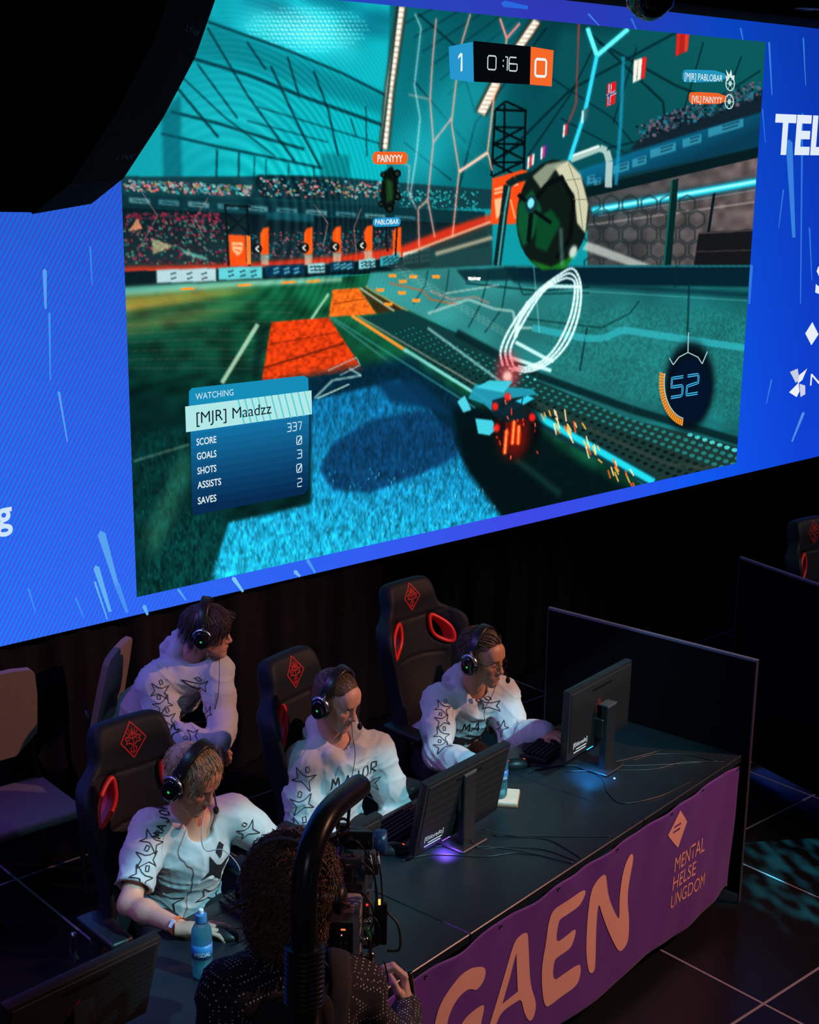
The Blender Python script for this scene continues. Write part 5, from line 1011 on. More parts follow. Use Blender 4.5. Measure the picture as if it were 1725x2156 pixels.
ch[3].location = (7.27, 4.24, 0); ch[3].rotation_euler = (0, 0, pi + DA - math.radians(14))
for o, l in zip(ch[1:], ('gaming chair behind the short-haired middle player in a white hoodie', 'gaming chair rolled back behind the player wearing glasses', 'gaming chair at the far right edge, half hidden by a black partition')): o['label'] = l

# ------------------------------------------------------------------ pale conference chairs behind (face +y)
shell = mat('pale_plastic_shell', (0.24, 0.17, 0.15), 0.6); seatc = mat('grey_seat_cushion', (0.13, 0.13, 0.14), 0.9, bump=0.3)
def conf_chair(loc, rz, label):
    t = empty('conference_chair', loc, rz, label, 'chair', 'pale conference chairs')
    P = chaikin([(-0.22, 0.0), (-0.20, 0.42), (-0.15, 0.47), (0.15, 0.47), (0.20, 0.42), (0.22, 0.0)], 1); V = []; n = len(P)
    MB().prism(P, 0.03, trs((0, -0.235, 0.60), rot('X', math.radians(78)))).build('backrest', shell, t)
    MB().box((0, 0.0, 0.455), (0.46, 0.46, 0.05), 0.018, 3).build('seat', seatc, t)
    for q in (-1, 1):
        MB().tube(smooth_path([(q * 0.21, -0.22, 0.0), (q * 0.21, -0.20, 0.40), (q * 0.20, -0.22, 0.55), (q * 0.19, -0.26, 0.80)], 5), 0.013, 8).build('leg', BLK, t, smooth=True); MB().tube(smooth_path([(q * 0.21, 0.22, 0.0), (q * 0.21, 0.20, 0.30), (q * 0.21, 0.17, 0.42)], 5), 0.013, 8).build('leg', BLK, t, smooth=True)
        MB().tube([(q * 0.215, 0.20, 0.43), (q * 0.215, -0.20, 0.43)], 0.012, 8).build('side_rail', BLK, t, smooth=True)
    return t
conf_chair(dk(0.25, 2.50), pi + DA + math.radians(-10), 'pale-backed chair with a grey seat, empty at the left edge')
_p = on_plane(268, 1560, nv, nv[:2] @ DO + 2.52); _t = unit([-_p[0], -_p[1]]); _q = np.array([-_t[1], _t[0]]); _q = _q if _q[0] > 0 else -_q; _h = _t * math.cos(1.25) + _q * math.sin(1.25)
conf_chair((_p[0] + _h[0] * .13, _p[1] + _h[1] * .13, 0), math.atan2(-_h[0], _h[1]), 'pale-backed chair under the bent-over player in the back row')

# ------------------------------------------------------------------ monitors (screen faces +y, back towards the audience)
def dots_material():
    m = bpy.data.materials.new('perforated_back'); m.use_nodes = True; nt = m.node_tree; b = nt.nodes['Principled BSDF']; tc = nt.nodes.new('ShaderNodeTexCoord'); v = nt.nodes.new('ShaderNodeTexVoronoi'); v.inputs['Scale'].default_value = 150; v.inputs['Randomness'].default_value = 0.0
    r = nt.nodes.new('ShaderNodeValToRGB'); r.color_ramp.elements[0].position = 0.25; r.color_ramp.elements[0].color = (0.024, 0.023, 0.026, 1); r.color_ramp.elements[1].position = 0.34; r.color_ramp.elements[1].color = (0.004, 0.004, 0.005, 1)
    nt.links.new(tc.outputs['Object'], v.inputs['Vector']); nt.links.new(v.outputs['Distance'], r.inputs[0]); nt.links.new(r.outputs[0], b.inputs['Base Color']); b.inputs['Roughness'].default_value = 0.55; return m
DOTS = dots_material(); MONX = mat('monitor_casing', (0.012, 0.012, 0.014), 0.4)
STK = mat('white_sticker_print', (0.85, 0.85, 0.85), 0.6); LOGO = mat('dim_red_logo', (0.12, 0.008, 0.008), 0.5)
def monitor(u, v, zb, tilt, turn, label, light=None, lcol=(0.25, 0.1, 1.0), name='[Eldorado]', stand=True):
    t = empty('computer_monitor', dk(u, v, 0.74), DA + math.radians(turn), label, 'monitor', 'desk monitors'); W, H_, D = 0.53, 0.32, 0.036
    T = trs((0, 0, zb - 0.74)) @ rot('X', math.radians(tilt))
    body = MB().box((0, 0, H_ / 2), (W, D, H_), 0.004, 2, T).build('casing', MONX, t)
    MB().box((0, -D / 2 - 0.001, H_ / 2 + 0.01), (W - 0.03, 0.004, H_ - 0.05), 0.001, 1, T).build('perforated_cover', DOTS, body)
    MB().box((0.0, -D / 2 - 0.004, H_ - 0.045), (0.16, 0.004, 0.008), 0.001, 1, T).build('vent_slot', BLKM, body)
    MB().box((0, D / 2 + 0.0005, H_ / 2 + 0.006), (W - 0.02, 0.002, H_ - 0.03), 0, 1, T).build('screen', GLASSB, body)
    V, F = flat2d([[(0, .045), (.032, 0), (0, -.045), (-.032, 0)]]); MB().add(np.stack([V[:, 0] - 0.02, np.full(len(V), -D / 2 - 0.0036), V[:, 1] + 0.18], 1), F, T).build('diamond_logo', LOGO, body)
    V, F = text2d(name, bold=0.004); MB().add(np.stack([-W / 2 + 0.045 + V[:, 0] * 0.115, np.full(len(V), -D / 2 - 0.004), 0.052 + V[:, 1] * 0.021], 1), F, T).build('lettering', STK, body)
    for z0, x0, w in ((0.038, 0.025, 0.085), (0.026, 0.005, 0.10)): MB().box((-W / 2 + 0.045 + x0 + w / 2, -D / 2 - 0.0036, z0), (w, 0.001, 0.004), 0, 1, T).build('fine_print', STK, body)
    if stand:
        MB().box((0, -D / 2 - 0.045, 0.155), (0.075, 0.035, 0.30), 0.004, 1).build('stand_column', BLK, t); MB().box((0, -D / 2 - 0.040, 0.308), (0.078, 0.05, 0.008), 0.002, 1).build('column_cap', DGREY, t)
        MB().box((0, -D / 2 - 0.02, 0.20), (0.09, 0.05, 0.09), 0.004, 1).build('mount_block', BLK, t); MB().box((0, -D / 2 - 0.02, 0.006), (0.16, 0.15, 0.010), 0.004, 1).build('stand_base', BLK, t)
    if light:
        MB().box((-0.06, -0.006, -0.003), (0.05, 0.016, 0.005), 0.001, 1, T).build('underglow_light', light, body)
        l = bpy.data.lights.new('underglow_lamp', 'SPOT'); l.color = lcol; l.energy = 8.0; l.spot_size = math.radians(95); l.spot_blend = 0.9; l.shadow_soft_size = 0.02
        lo_ = bpy.data.objects.new('underglow_lamp', l); COL.objects.link(lo_); lo_.parent = t; lo_.location = (-0.115, -0.055, zb - 0.74 + 0.03)
    return t
monitor(0.900, 0.485, 0.775, 11, 0, 'tilted monitor with its back to us before the middle player, violet light below', glow('violet_underglow', (120, 70, 255), 9))
monitor(1.865, 0.450, 0.85, 1, 2, 'upright monitor with its back to us beside the black partition, blue light below', glow('blue_underglow', (20, 150, 255), 12), (0.02, 0.35, 1.0))
monitor(0.10, 0.46, 0.73 + .03, 9, 0, 'monitor mostly hidden behind the shoulder camera', glow('hidden_underglow', (90, 60, 220), 8))
monitor(-0.955, 0.48, 0.775, 17, -3, 'dark monitor cut off by the bottom left corner')

# ------------------------------------------------------------------ keyboards, mice
def keyboard(u, v, turn, label):
    t = empty('keyboard', dk(u, v, 0.74), DA + math.radians(turn), label, 'keyboard', 'desk keyboards'); MB().box((0, 0, 0.013), (0.36, 0.135, 0.020), 0.005, 2).build('body', BLK, t)
    mb = MB()
    for r in range(6):
        x = -0.165; r_ = np.random.default_rng(r)
        while x < 0.16:
            w = 0.0185 if (r or x > -9) else 0.02
            if r == 0 and -0.06 < x < 0.03: w = 0.09
            mb.box((x + w / 2, -0.050 + r * 0.0205, 0.028 + r * 0.0008), (w - 0.003, 0.0165, 0.011), 0.0025, 1); x += w
    tag(mb.build('keys', mat('keycaps', (0.010, 0.010, 0.012), 0.55, spec=0.25), t), kind='stuff'); MB().box((0.06, 0.062, 0.0245), (0.030, 0.012, 0.003), 0, 1).build('logo_plate', glow('keyboard_logo', (170, 200, 205), 0.8), t)
    MB().tube(smooth_path([(0, 0.07, 0.012), (-0.02, 0.10, 0.006), (-0.10, 0.09, 0.004), (-0.14, -0.06, 0.004)][::1], 6), 0.0022, 6).build('cord', BLK, t, smooth=True); return t
keyboard(0.815, 0.70, 4, 'black keyboard with a white logo plate left of the violet-lit monitor')
keyboard(1.89, 0.70, 8, 'black keyboard with a white logo plate behind the blue-lit monitor')
keyboard(0.11, 0.72, -6, 'black keyboard half hidden behind the camera operator’s hair')
def mouse(u, v, turn, label, lights=True, cord=None):
    t = empty('computer_mouse', dk(u, v, 0.74), DA + math.radians(turn), label, 'mouse', 'gaming mice'); s = SDF((-0.05, -0.08, -0.01), (0.05, 0.08, 0.06), 0.003)
    s.ell((0, -0.015, 0.010), (0.033, 0.046, 0.030), 0.02).ell((0, 0.025, 0.008), (0.029, 0.040, 0.020), 0.03).cut((0, 0, 0.002), (0, 0, -1)); s.cone((0, 0.02, 0.040), (0, 0.08, 0.028), 0.0015, 0.0015, 0.002, 's'); V, F = s.mesh(); mesh('body', V, F, BLK, t)
    MB().lathe([(0.004, -0.004), (0.009, -0.004), (0.009, 0.004), (0.004, 0.004)], 14, trs((0, 0.034, 0.024), rot('Y', pi / 2))).build('scroll_wheel', glow('mouse_wheel_light', (240, 70, 40), 1.4) if lights else BLK, t, smooth=True)
    if lights: MB().box((0, -0.036, 0.0335), (0.017, 0.014, 0.003), 0.001, 1, rot('X', 0.0)).build('logo_light', glow('mouse_logo_light', (250, 60, 50), 1.3), t)
    if cord is not None:
        R_ = np.array(Matrix.Rotation(-(DA + math.radians(turn)), 3, 'Z')); W = [R_ @ (np.array(dk(*c)) - dk(u, v, 0.74)) for c in cord]; MB().tube(smooth_path([(0, 0.06, 0.008)] + W, 6), 0.0022, 6).build('cord', DGREY, t, smooth=True)
    return t
mouse(0.660, 0.588, 232, 'black mouse with glowing red logo left of the violet glow', True, [(0.80, 0.50, .743), (0.98, 0.26, .743), (1.03, 0.06, .745), (1.045, 0.012, .744)])
mouse(1.625, 0.700, 240, 'black mouse with glowing red logo near the player wearing glasses', True, [(1.70, 0.62, .743), (1.85, 0.45, .743), (2.0, 0.28, .743), (2.2, 0.10, .744)])
mouse(-0.20, 0.640, 200, 'black mouse under the blond player’s hand', False)
def cable(pts, label, r=0.0026, m=None):
    P = smooth_path([dk(u, v, z) for u, v, z in pts], 8); c = P.mean(0); o = MB().tube(P, r, 6).build('cable', m or BLK, smooth=True); return tag(o, label, 'cable', 'desk cables')
CBL = mat('black_cable', (0.02, 0.02, 0.022), 0.35); z0 = 0.7432
cable([(0.62, 0.52, z0), (0.74, 0.46, z0), (0.86, 0.30, z0), (0.97, 0.22, z0), (1.03, 0.10, z0), (1.05, 0.015, z0)], 'thin cable curving from the violet-lit monitor to the desk edge', m=CBL)
cable([(0.93, 0.44, 0.78), (0.90, 0.36, z0), (0.98, 0.28, z0), (1.06, 0.16, z0), (1.07, 0.015, z0)], 'cable dropping from the violet-lit monitor towards the banner eyelet', m=CBL)
cable([(1.00, 0.42, 0.765), (1.08, 0.30, z0), (1.14, 0.20, z0), (1.12, 0.08, z0), (1.10, 0.012, z0)], 'cable bowing right of the violet-lit monitor stand', m=CBL)
cable([(1.02, 0.38, z0), (1.14, 0.24, z0), (1.24, 0.12, z0), (1.33, 0.02, z0)], 'cable running slantwise to the eyelet in the middle of the banner', m=CBL)
cable([(1.66, 0.60, z0), (1.80, 0.52, z0), (1.78, 0.36, z0), (1.66, 0.24, z0), (1.62, 0.14, z0), (1.78, 0.06, z0), (2.02, 0.03, z0)], 'long cable bending in a wide loop in front of the blue glow', 0.0032, CBL)
cable([(1.72, 0.50, z0), (1.86, 0.36, z0), (2.0, 0.22, z0), (2.15, 0.16, z0), (2.28, 0.02, z0)], 'cable passing over the blue glow to the banner corner', m=CBL)
cable([(2.02, 0.34, z0), (2.14, 0.30, z0), (2.24, 0.18, z0), (2.26, 0.05, z0)], 'cable beside the foot of the blue-lit monitor', m=CBL)
cable([(1.60, 0.62, z0), (1.72, 0.58, z0), (1.84, 0.46, z0), (1.98, 0.38, z0), (2.2, 0.30, z0)], 'pair cable between the rightmost mouse and the partition', m=CBL)
MB_ = MB().box((0, 0, 0.003), (0.012, 0.010, 0.006), 0.002, 1, trs(dk(1.80, 0.30, 0.7405), rot('Z', 0.7))).build('cable_clip', mat('white_clip', (0.8, 0.8, 0.8), 0.4)); tag(MB_, 'tiny white clip lying in front of the blue glow', 'clip')

# ------------------------------------------------------------------ water bottles, notebook
def bottle(u, v, zb, label, txt, full=True, cap=(0.05, 0.20, 0.45)):
    t = empty('water_bottle', dk(u, v, zb), 0, label, 'bottle', 'water bottles'); g = mat('bottle_plastic', (0.75, 0.95, 1.0), 0.05, spec=0.5, var=0, trans=1.0, ior=1.25); w = mat('bottle_water', (0.22, 0.72, 0.82), 0.05, var=0, trans=0.65, ior=1.15)
    prof = [(0.020, 0.0), (0.030, 0.003), (0.034, 0.012), (0.0345, 0.05), (0.0325, 0.058), (0.0345, 0.066), (0.0345, 0.155), (0.032, 0.175), (0.022, 0.195), (0.0165, 0.203), (0.0165, 0.212)]
    MB().lathe(prof, 28).build('bottle_body', g, t, smooth=True); MB().lathe([(max(r - 0.0016, .001), z + 0.0012) for r, z in prof[:7] + [(0.032, 0.172)]], 24).build('water', w, t, smooth=True)
    MB().lathe([(0.0352, 0.078), (0.0352, 0.128)], 28).build('label_sleeve', mat('blue_bottle_label', (0.03, 0.20, 0.50), 0.4), t, smooth=True)
    MB().lathe([(0.019, 0.203), (0.0195, 0.206), (0.0185, 0.228), (0.012, 0.231)], 20).build('cap', mat('blue_bottle_cap', cap, 0.4), t); MB().lathe([(0.008, 0.231), (0.0085, 0.234), (0.009, 0.244), (0.006, 0.247)], 16).build('spout', mat('white_spout', (0.8, 0.82, 0.85), 0.4), t)
    V, F = text2d(txt); a0 = math.atan2(-3.55, -2.29); a = a0 - 0.75 + V[:, 0] * 1.6; MB().add(np.stack([0.0358 * np.cos(a), 0.0358 * np.sin(a), 0.090 + V[:, 1] * 0.015], 1), F).build('lettering', STK, t)
    return t
bottle(-0.406, 0.507, 0.74, 'clear water bottle with white spout beside the blond player’s hand', 'IMSDAL')
nb = empty('notebook', dk(1.325, 0.540, 0.74), DA + 0.55, 'brown notebook with cream pages under a water bottle', 'notebook'); MB().box((0, 0, 0.004), (0.15, 0.115, 0.008), 0.001, 1).build('cover', mat('brown_card', (0.36, 0.16, 0.08), 0.7), nb); MB().box((0, 0, 0.0125), (0.142, 0.108, 0.009), 0.001, 1).build('pages', mat('cream_paper', (0.75, 0.66, 0.50), 0.8), nb)
bottle(1.300, 0.555, 0.7572, 'clear water bottle standing on the notebook behind the violet-lit monitor', 'IMSDAL', cap=(0.05, 0.2, 0.45))
# ------------------------------------------------------------------ people
def px(x, y, v): return on_plane(x, y, nv, nv[:2] @ DO + v)
def lerp(a, b, t): return np.asarray(a) * (1 - t) + np.asarray(b) * t
IMR = unit([RC[0, 0], RC[1, 0], 0])
def facing(c, alpha, pitch):           # turned alpha degrees from the audience side towards stage right, pitch down
    t = unit([CAM[0] - c[0], CAM[1] - c[1], 0]); p = np.array([-t[1], t[0], 0]); p = p if p @ IMR > 0 else -p
    a, b = math.radians(alpha), math.radians(pitch); h = t * math.cos(a) + p * math.sin(a); return h * math.cos(b) + np.array([0, 0, math.sin(b)])
def noise3(sc, seed):
    r = np.random.default_rng(seed); D = [unit(r.normal(size=3)) / sc for _ in range(7)]; ph = r.uniform(0, 6.28, 7)
    def f(x, y, z):
        w = 0.6 * np.sin(D[0][0] * x * 3 + D[0][1] * y * 3 + D[0][2] * z * 3 + ph[0]); out = 0
        for i in range(1, 7): out = out + np.sin((D[i][0] * x + D[i][1] * y + D[i][2] * z) * 6.28 + ph[i] + 1.4 * w)
        o = out / 3.2; return np.sign(o) * np.abs(o) ** 0.8
    return f
def crease(sc, seed, A=None):            # sharp pulled folds, running mostly across direction A
    r = np.random.default_rng(seed); D = [unit(r.normal(size=3) * .55 + (np.zeros(3) if A is None else np.array(A))) / sc for _ in range(4)]; W = [unit(r.normal(size=3)) / (sc * 2.2) for _ in range(4)]; ph = r.uniform(0, 6.28, 8)
    def f(x, y, z):
        out = 0
        for i in range(4):
            w = np.sin((W[i][0] * x + W[i][1] * y + W[i][2] * z) * 6.28 + ph[i + 4]); n = np.sin((D[i][0] * x + D[i][1] * y + D[i][2] * z) * 6.28 + ph[i] + 2.0 * w); out = out + (1 - np.abs(n)) ** 3 * (0.5 + 0.5 * w)
        return out
    return f
STAR = [(-.50, -.12), (-.26, .06), (-.34, .50), (-.06, .20), (.14, .12), (.52, .20), (.22, -.10), (.30, -.52), (.02, -.22), (-.10, -.10)]
DIAM = [(.04, .52), (.18, .56), (.22, .34), (.08, .30)]
WORD = {'M': [[(0, 0), (.08, .9), (.5, .35), (.72, .95), (1, 0)]], 'A': [[(0, 0), (.55, 1), (.9, 0)], [(.2, .35), (.9, .35)]], 'J': [[(.75, 1), (.75, .2), (.45, 0), (.1, .15)]], 'O': [[(.78, .95), (.25, .95), (.08, .5), (.25, .05), (.78, .05), (.92, .5), (.78, .95)]], 'R': [[(.1, 0), (.1, 1)], [(.1, 1), (.75, .95), (.8, .55), (.2, .48), (.9, 0)]]}
INK = mat('black_print', (0.015, 0.015, 0.018), 0.7)
def word_lines(txt, w, h, gap=0.25):
    out = []; x = 0; cw = w / (len(txt) * (1 + gap))
    for c in txt: out += [([(x + p[0] * cw, p[1] * h) for p in L], False) for L in WORD[c]]; x += cw * (1 + gap)
    return out
def person(label, J, HM, skin, cloth, kind='hoodie', hood=True, folds=0.006, seed=3, open_=0.5, hands=(), fat=1.0, shirt_name='hoodie', trousers=None, res=0.007, arm=1.0):
    root = empty('person', (J['pel'][0], J['pel'][1], 0), 0, label, 'person')
    rs, ls, nk, pel = (np.array(J[k]) for k in ('rs', 'ls', 'nk', 'pel')); X = unit(rs - ls); U = unit(nk - pel); Fw = unit(np.cross(U, X)); X = unit(np.cross(Fw, U)); R = np.stack([X, Fw, U], 1)
    J['X'], J['U'], J['F'] = X, U, Fw
    hc = HM[:3, 3]; neck_top = xf(HM, np.array([[0, -0.025, -0.05]]))[0]
    def torso(s, g, k=0.05):
        s.ell(pel, (0.165 * fat + g, 0.115 + g, 0.13 + g), k, R=R).ell(lerp(pel, nk, 0.38), (0.142 * fat + g, 0.105 + g, 0.15), k, R=R).ell(lerp(pel, nk, 0.70) + Fw * 0.012, (0.152 + g, 0.112 + g, 0.15), k, R=R)
        s.cone(lerp(nk, rs, 0.92) - U * 0.005, lerp(nk, ls, 0.92) - U * 0.005, 0.055 + g, 0.055 + g, 0.06)
        for q in (rs, ls): s.cone(nk + U * 0.012 - Fw * .01, q, 0.048 + g * .6, 0.048 + g, 0.05)
        return s
    pts = [np.array(v) for k, v in J.items() if k in ('rs', 'ls', 're', 'le', 'rw', 'lw', 'nk', 'pel')] + [hc]; lo, hi = np.min(pts, 0) - 0.22, np.max(pts, 0) + 0.2
    b = SDF(lo, hi, 0.008); torso(b, -0.012); b.cone(nk - U * 0.02, neck_top, 0.060, 0.053, 0.03)
    for a, e, w in (('rs', 're', 'rw'), ('ls', 'le', 'lw')): b.chain([J[a], lerp(J[a], J[e], .45), J[e], lerp(J[e], J[w], .3), J[w]], [0.050, 0.046, 0.038, 0.040, 0.026], 0.03)
    bv, bf = b.mesh(); parts = [(bv, bf), (xf(HM, HEAD[0]), HEAD[1])] + list(hands); V, F = join(parts); body = mesh('body', V, F, skin, root, True)
    C = np.tile(np.array(skin['base']), (len(V), 1)); C[len(bv):len(bv) + len(HEAD[0])] = face_paint(HEAD[0], skin, open_)
    ca = body.data.color_attributes.new('complexion', 'FLOAT_COLOR', 'POINT'); ca.data.foreach_set('color', np.concatenate([C, np.ones((len(C), 1))], 1).astype(np.float32).ravel())
    c = SDF(lo, hi, res)
    if kind == 'hoodie':
        torso(c, 0.018)
        for a, e, w in (('rs', 're', 'rw'), ('ls', 'le', 'lw')): c.chain([J[a], lerp(J[a], J[e], .5), J[e], lerp(J[e], J[w], .5), lerp(J[e], J[w], .86)], [q * arm for q in (0.075, 0.072, 0.062, 0.060, 0.054)], 0.035); c.cone(lerp(J[e], J[w], .88), lerp(J[e], J[w], 1.02), 0.045, 0.040, 0.008)
        if hood:
            A_ = [nk + X * 0.022 + Fw * 0.105 - U * 0.020, nk + X * 0.066 + Fw * 0.070 + U * 0.022, nk + X * 0.092 + Fw * 0.0 + U * 0.045, nk + X * 0.070 - Fw * 0.075 + U * 0.075, nk - Fw * 0.105 + U * 0.085, nk - X * 0.070 - Fw * 0.075 + U * 0.075, nk - X * 0.092 + Fw * 0.0 + U * 0.045, nk - X * 0.066 + Fw * 0.070 + U * 0.022, nk - X * 0.022 + Fw * 0.105 - U * 0.020]
            c.chain(A_, [0.020, 0.026, 0.032, 0.040, 0.044, 0.040, 0.032, 0.026, 0.020], 0.025); c.ell(nk - Fw * 0.12 - U * 0.02, (0.10, 0.045, 0.09), 0.03, R=R)
        c.ripple(folds * .45, noise3(0.20, seed)); c.ripple(folds * 1.1, crease(0.15, seed + 3, U)); c.ripple(folds * .22, crease(0.085, seed + 5))
        nd = unit(neck_top - nk); c.cone(nk + U * 0.035 + Fw * 0.012, neck_top + nd * 0.16, 0.052, 0.078, 0.010, 's'); c.ell(nk + Fw * 0.10 + U * 0.045, (0.016, 0.035, 0.035), 0.010, 's', R=R)
    else:
        torso(c, 0.012)
        for a, e in (('rs', 're'), ('ls', 'le')): c.chain([J[a], lerp(J[a], J[e], .35), lerp(J[a], J[e], .80)], [0.066, 0.070, 0.066], 0.035)
        c.ripple(folds * .4, noise3(0.20, seed)); c.ripple(folds * 1.1, crease(0.15, seed + 4, U)); c.ripple(folds * .4, crease(0.09, seed + 6))
        for a, e in (('rs', 're'), ('ls', 'le')): ax = unit(np.array(J[e]) - J[a]); p = lerp(J[a], J[e], .70); c.cone(p + ax * 0.05, p + ax * 0.3, 0.2, 0.2, 0.0, 's') if False else c.cone(p, p + ax * 0.2, 0.056, 0.056, 0.004, 's'); 
        for a, e in (('rs', 're'), ('ls', 'le')): ax = unit(np.array(J[e]) - J[a]); p = lerp(J[a], J[e], .78); c.op(p - 0.11, p + 0.11, lambda x, y, z, p=p, ax=ax: np.maximum(-((x - p[0]) * ax[0] + (y - p[1]) * ax[1] + (z - p[2]) * ax[2]), np.sqrt((x - p[0]) ** 2 + (y - p[1]) ** 2 + (z - p[2]) ** 2) - 0.105), 0.0, 's')
        c.cone(nk + U * 0.005 + Fw * 0.012, nk + U * 0.16 + Fw * 0.05, 0.062, 0.082, 0.008, 's'); c.ell(nk + Fw * 0.075 + U * 0.03, (0.05, 0.04, 0.04), 0.01, 's', R=R)
    c.cut(pel - U * 0.10, -U); cv, cf = c.mesh(); sh = mesh(shirt_name, cv, cf, cloth, root, True); surf = Surf(cv, cf)
    if trousers is not None:
        kn = J.get('knee', 0.42); fh_ = unit([Fw[0], Fw[1], 0]); g = SDF(np.array(pel) - 0.65, np.array(pel) + 0.65, 0.014); shoes = []
        for q in (1, -1):
            h_ = pel + X * 0.09 * q - U * 0.04; k_ = h_ + fh_ * kn + X * 0.06 * q; k_[2] = J.get('kneez', 0.50); an = k_ + fh_ * J.get('ank', 0.02); an[2] = 0.10
            g.chain([h_, lerp(h_, k_, .5), k_, lerp(k_, an, .4), an], [0.095, 0.082, 0.066, 0.064, 0.052], 0.03); s_ = SDF(an - 0.16, an + 0.26, 0.01); s_.chain([an - fh_ * 0.05 - np.array([0, 0, .06]), an + fh_ * 0.07 - np.array([0, 0, .062]), an + fh_ * 0.16 - np.array([0, 0, .066])], [0.042, 0.042, 0.034], 0.02).cone(an, an - np.array([0, 0, .05]), 0.05, 0.045, 0.02).cut((0, 0, 0.002), (0, 0, -1)); shoes.append(s_.mesh())
        g.ell(pel - U * 0.03, (0.155, 0.11, 0.11), 0.04, R=R); tv, tf = g.mesh(); mesh('trousers', tv, tf, trousers, root, True)
        for sv, sf_ in shoes: mesh('shoe', sv, sf_, BLKF, root, True)
    return root, surf
def sleeve_stars(surf, a, b, t0, t1, n, size, root, twist=0.0, width=0.0035):
    a, b = np.array(a), np.array(b); w = unit(a - b); tc = unit(CAM - lerp(a, b, .5)); nn = unit(tc - w * (tc @ w)); u = np.cross(w, nn); M_ = np.array(Matrix.Rotation(twist, 3, Vector(w))); u = M_ @ u; ls_ = []
    for k in range(n):
        y = -np.linalg.norm(b - a) * (t0 + (t1 - t0) * (k / max(1, n - 1))); s = size * (1 if k % 2 == 0 else -1)
        ls_ += [([(p[0] * s, p[1] * size + y) for p in STAR], True), ([(p[0] * s, p[1] * size + y) for p in DIAM], True)]
    strokes(surf, ls_, a, u, w, width, INK, root, 'sleeve_print')
WHITE = mat('white_cotton', (0.56, 0.58, 0.60), 0.85, var=0.04, scale=30, bump=0.25, bscale=900, sheen=0.15)
WHITE2 = mat('white_jersey', (0.58, 0.60, 0.62), 0.7, var=0.03, scale=30, bump=0.2, bscale=1200)
DKTR = mat('dark_trousers', (0.012, 0.012, 0.016), 0.9)
SK1 = skin_material('skin_fair', (0.72, 0.34, 0.23), (0.50, 0.14, 0.13), (0.32, 0.19, 0.11)); SK2 = skin_material('skin_light', (0.72, 0.37, 0.26), (0.48, 0.18, 0.16), (0.20, 0.12, 0.08)); SK3 = skin_material('skin_tan', (0.52, 0.25, 0.145), (0.36, 0.13, 0.11), (0.05, 0.03, 0.02)); SK4 = skin_material('skin_rosy', (0.62, 0.30, 0.22), (0.42, 0.14, 0.13), (0.06, 0.03, 0.03))
def cordline(P, name, parent, r=0.0016, m=None): return MB().tube(smooth_path(P, 7), r, 5).build(name, m or BLK, parent, True, smooth=True)

# --- the blond player, right hand on the mouse
hc = px(402, 1640, 1.00); HM1 = head_frame(hc, facing(hc, 52, -27), up=np.array([0, 0, 1]) + 0.06 * IMR)
mouse_p = dk(-0.20, 0.640, 0.74)
J1 = dict(nk=px(402, 1738, 1.10), rs=px(316, 1745, 1.14), ls=px(492, 1712, 1.03), re=px(272, 1905, 1.02), rw=px(392, 1974, .72), le=px(590, 1795, .95), lw=dk(.20, .72, .79), pel=dk(.07, 1.19, .56))
J1['rw'][2] = max(J1['rw'][2], .775)
hf = unit(mouse_p + [0, 0, .03] - J1['rw']); hands1 = [put_hand(J1['rw'] + [0, 0, .004], unit(hf + np.array([0, 0, -.02])), (0, 0, 1), -1, curl=(0.30, 0.30, 0.36, 0.42), thumb=0.3), put_hand(J1['lw'], -nv + np.array([0, 0, -.1]) - .3 * IMR, (0, 0, 1), 1, curl=(0.45, 0.45, 0.45, 0.45), thumb=0.4)]
P1, S1 = person('blond player in a white short-sleeved shirt, one hand on his mouse', J1, HM1, SK1, WHITE2, 'tee', folds=0.0045, seed=5, open_=0.1, hands=hands1, shirt_name='short_sleeved_shirt', trousers=DKTR)
HB = hair_material('blond_hair', (0.52, 0.36, 0.20))
def keep_std(x, y, z): return np.minimum(np.where(y > 0.02, z - 0.062 - 0.25 * (y - .02), np.where(y > -0.03, z - 0.005 - 1.1 * (y + .03), z + 0.055)), 1)
def roots_std(d): return (d[1] > 0.25 and d[2] > 0.42) or (abs(d[1]) <= 0.25 and d[2] > 0.05 - 0.8 * (0 - d[1] if d[1] < 0 else -d[1] * .8)) or (d[1] < -0.25 and d[2] > -0.85)
def flow_fringe(q):
    s = np.array([q[0] * 0.35, 0.0, 0.0]); 
    if q[1] > 0.62: return np.array([q[0] * 0.3 + .12, 0.05, -1.0])
    return np.array([q[0] * 0.25, 1.0, -0.25]) if q[2] > 0.35 and q[1] > -0.7 else np.array([q[0] * 0.1, 0.25, -1.0])
locks(HM1, 2600, roots_std, flow_fringe, lambda d: 0.085 if d[2] > 0.5 else 0.045, HB, P1, 0.0028, 0.006, 0.003, messy=.16, cap=cap_mesh(keep_std, 0.008), seed=2)
hs1 = headset(HM1, 'black headset with chrome yokes on the blond player', tall=0.008)
strokes(S1, word_lines('MAJOR', 0.15, 0.045), lerp(J1['nk'], J1['rs'], .98) + J1['F'] * .06 - J1['U'] * 0.07, unit(J1['X'] * -.2 + J1['U'] * .9 - J1['F'] * .55), unit(J1['X'] * .95 + J1['F'] * -.3), 0.010, INK, P1, 'shirt_print') if False else None
strokes(S1, word_lines('MAJOR', 0.155, 0.034), px(338, 1766, 1.05), unit(px(353, 1700, 1.06) - px(333, 1768, 1.0)), unit(px(320, 1750, 1.0) - px(340, 1758, 1.0)), 0.0050, INK, P1, 'shirt_print')
sleeve_stars(S1, J1['rs'], J1['re'], .26, .72, 3, .085, P1, 0.25); sleeve_stars(S1, J1['ls'], J1['le'], .2, .6, 2, .08, P1, -0.2)
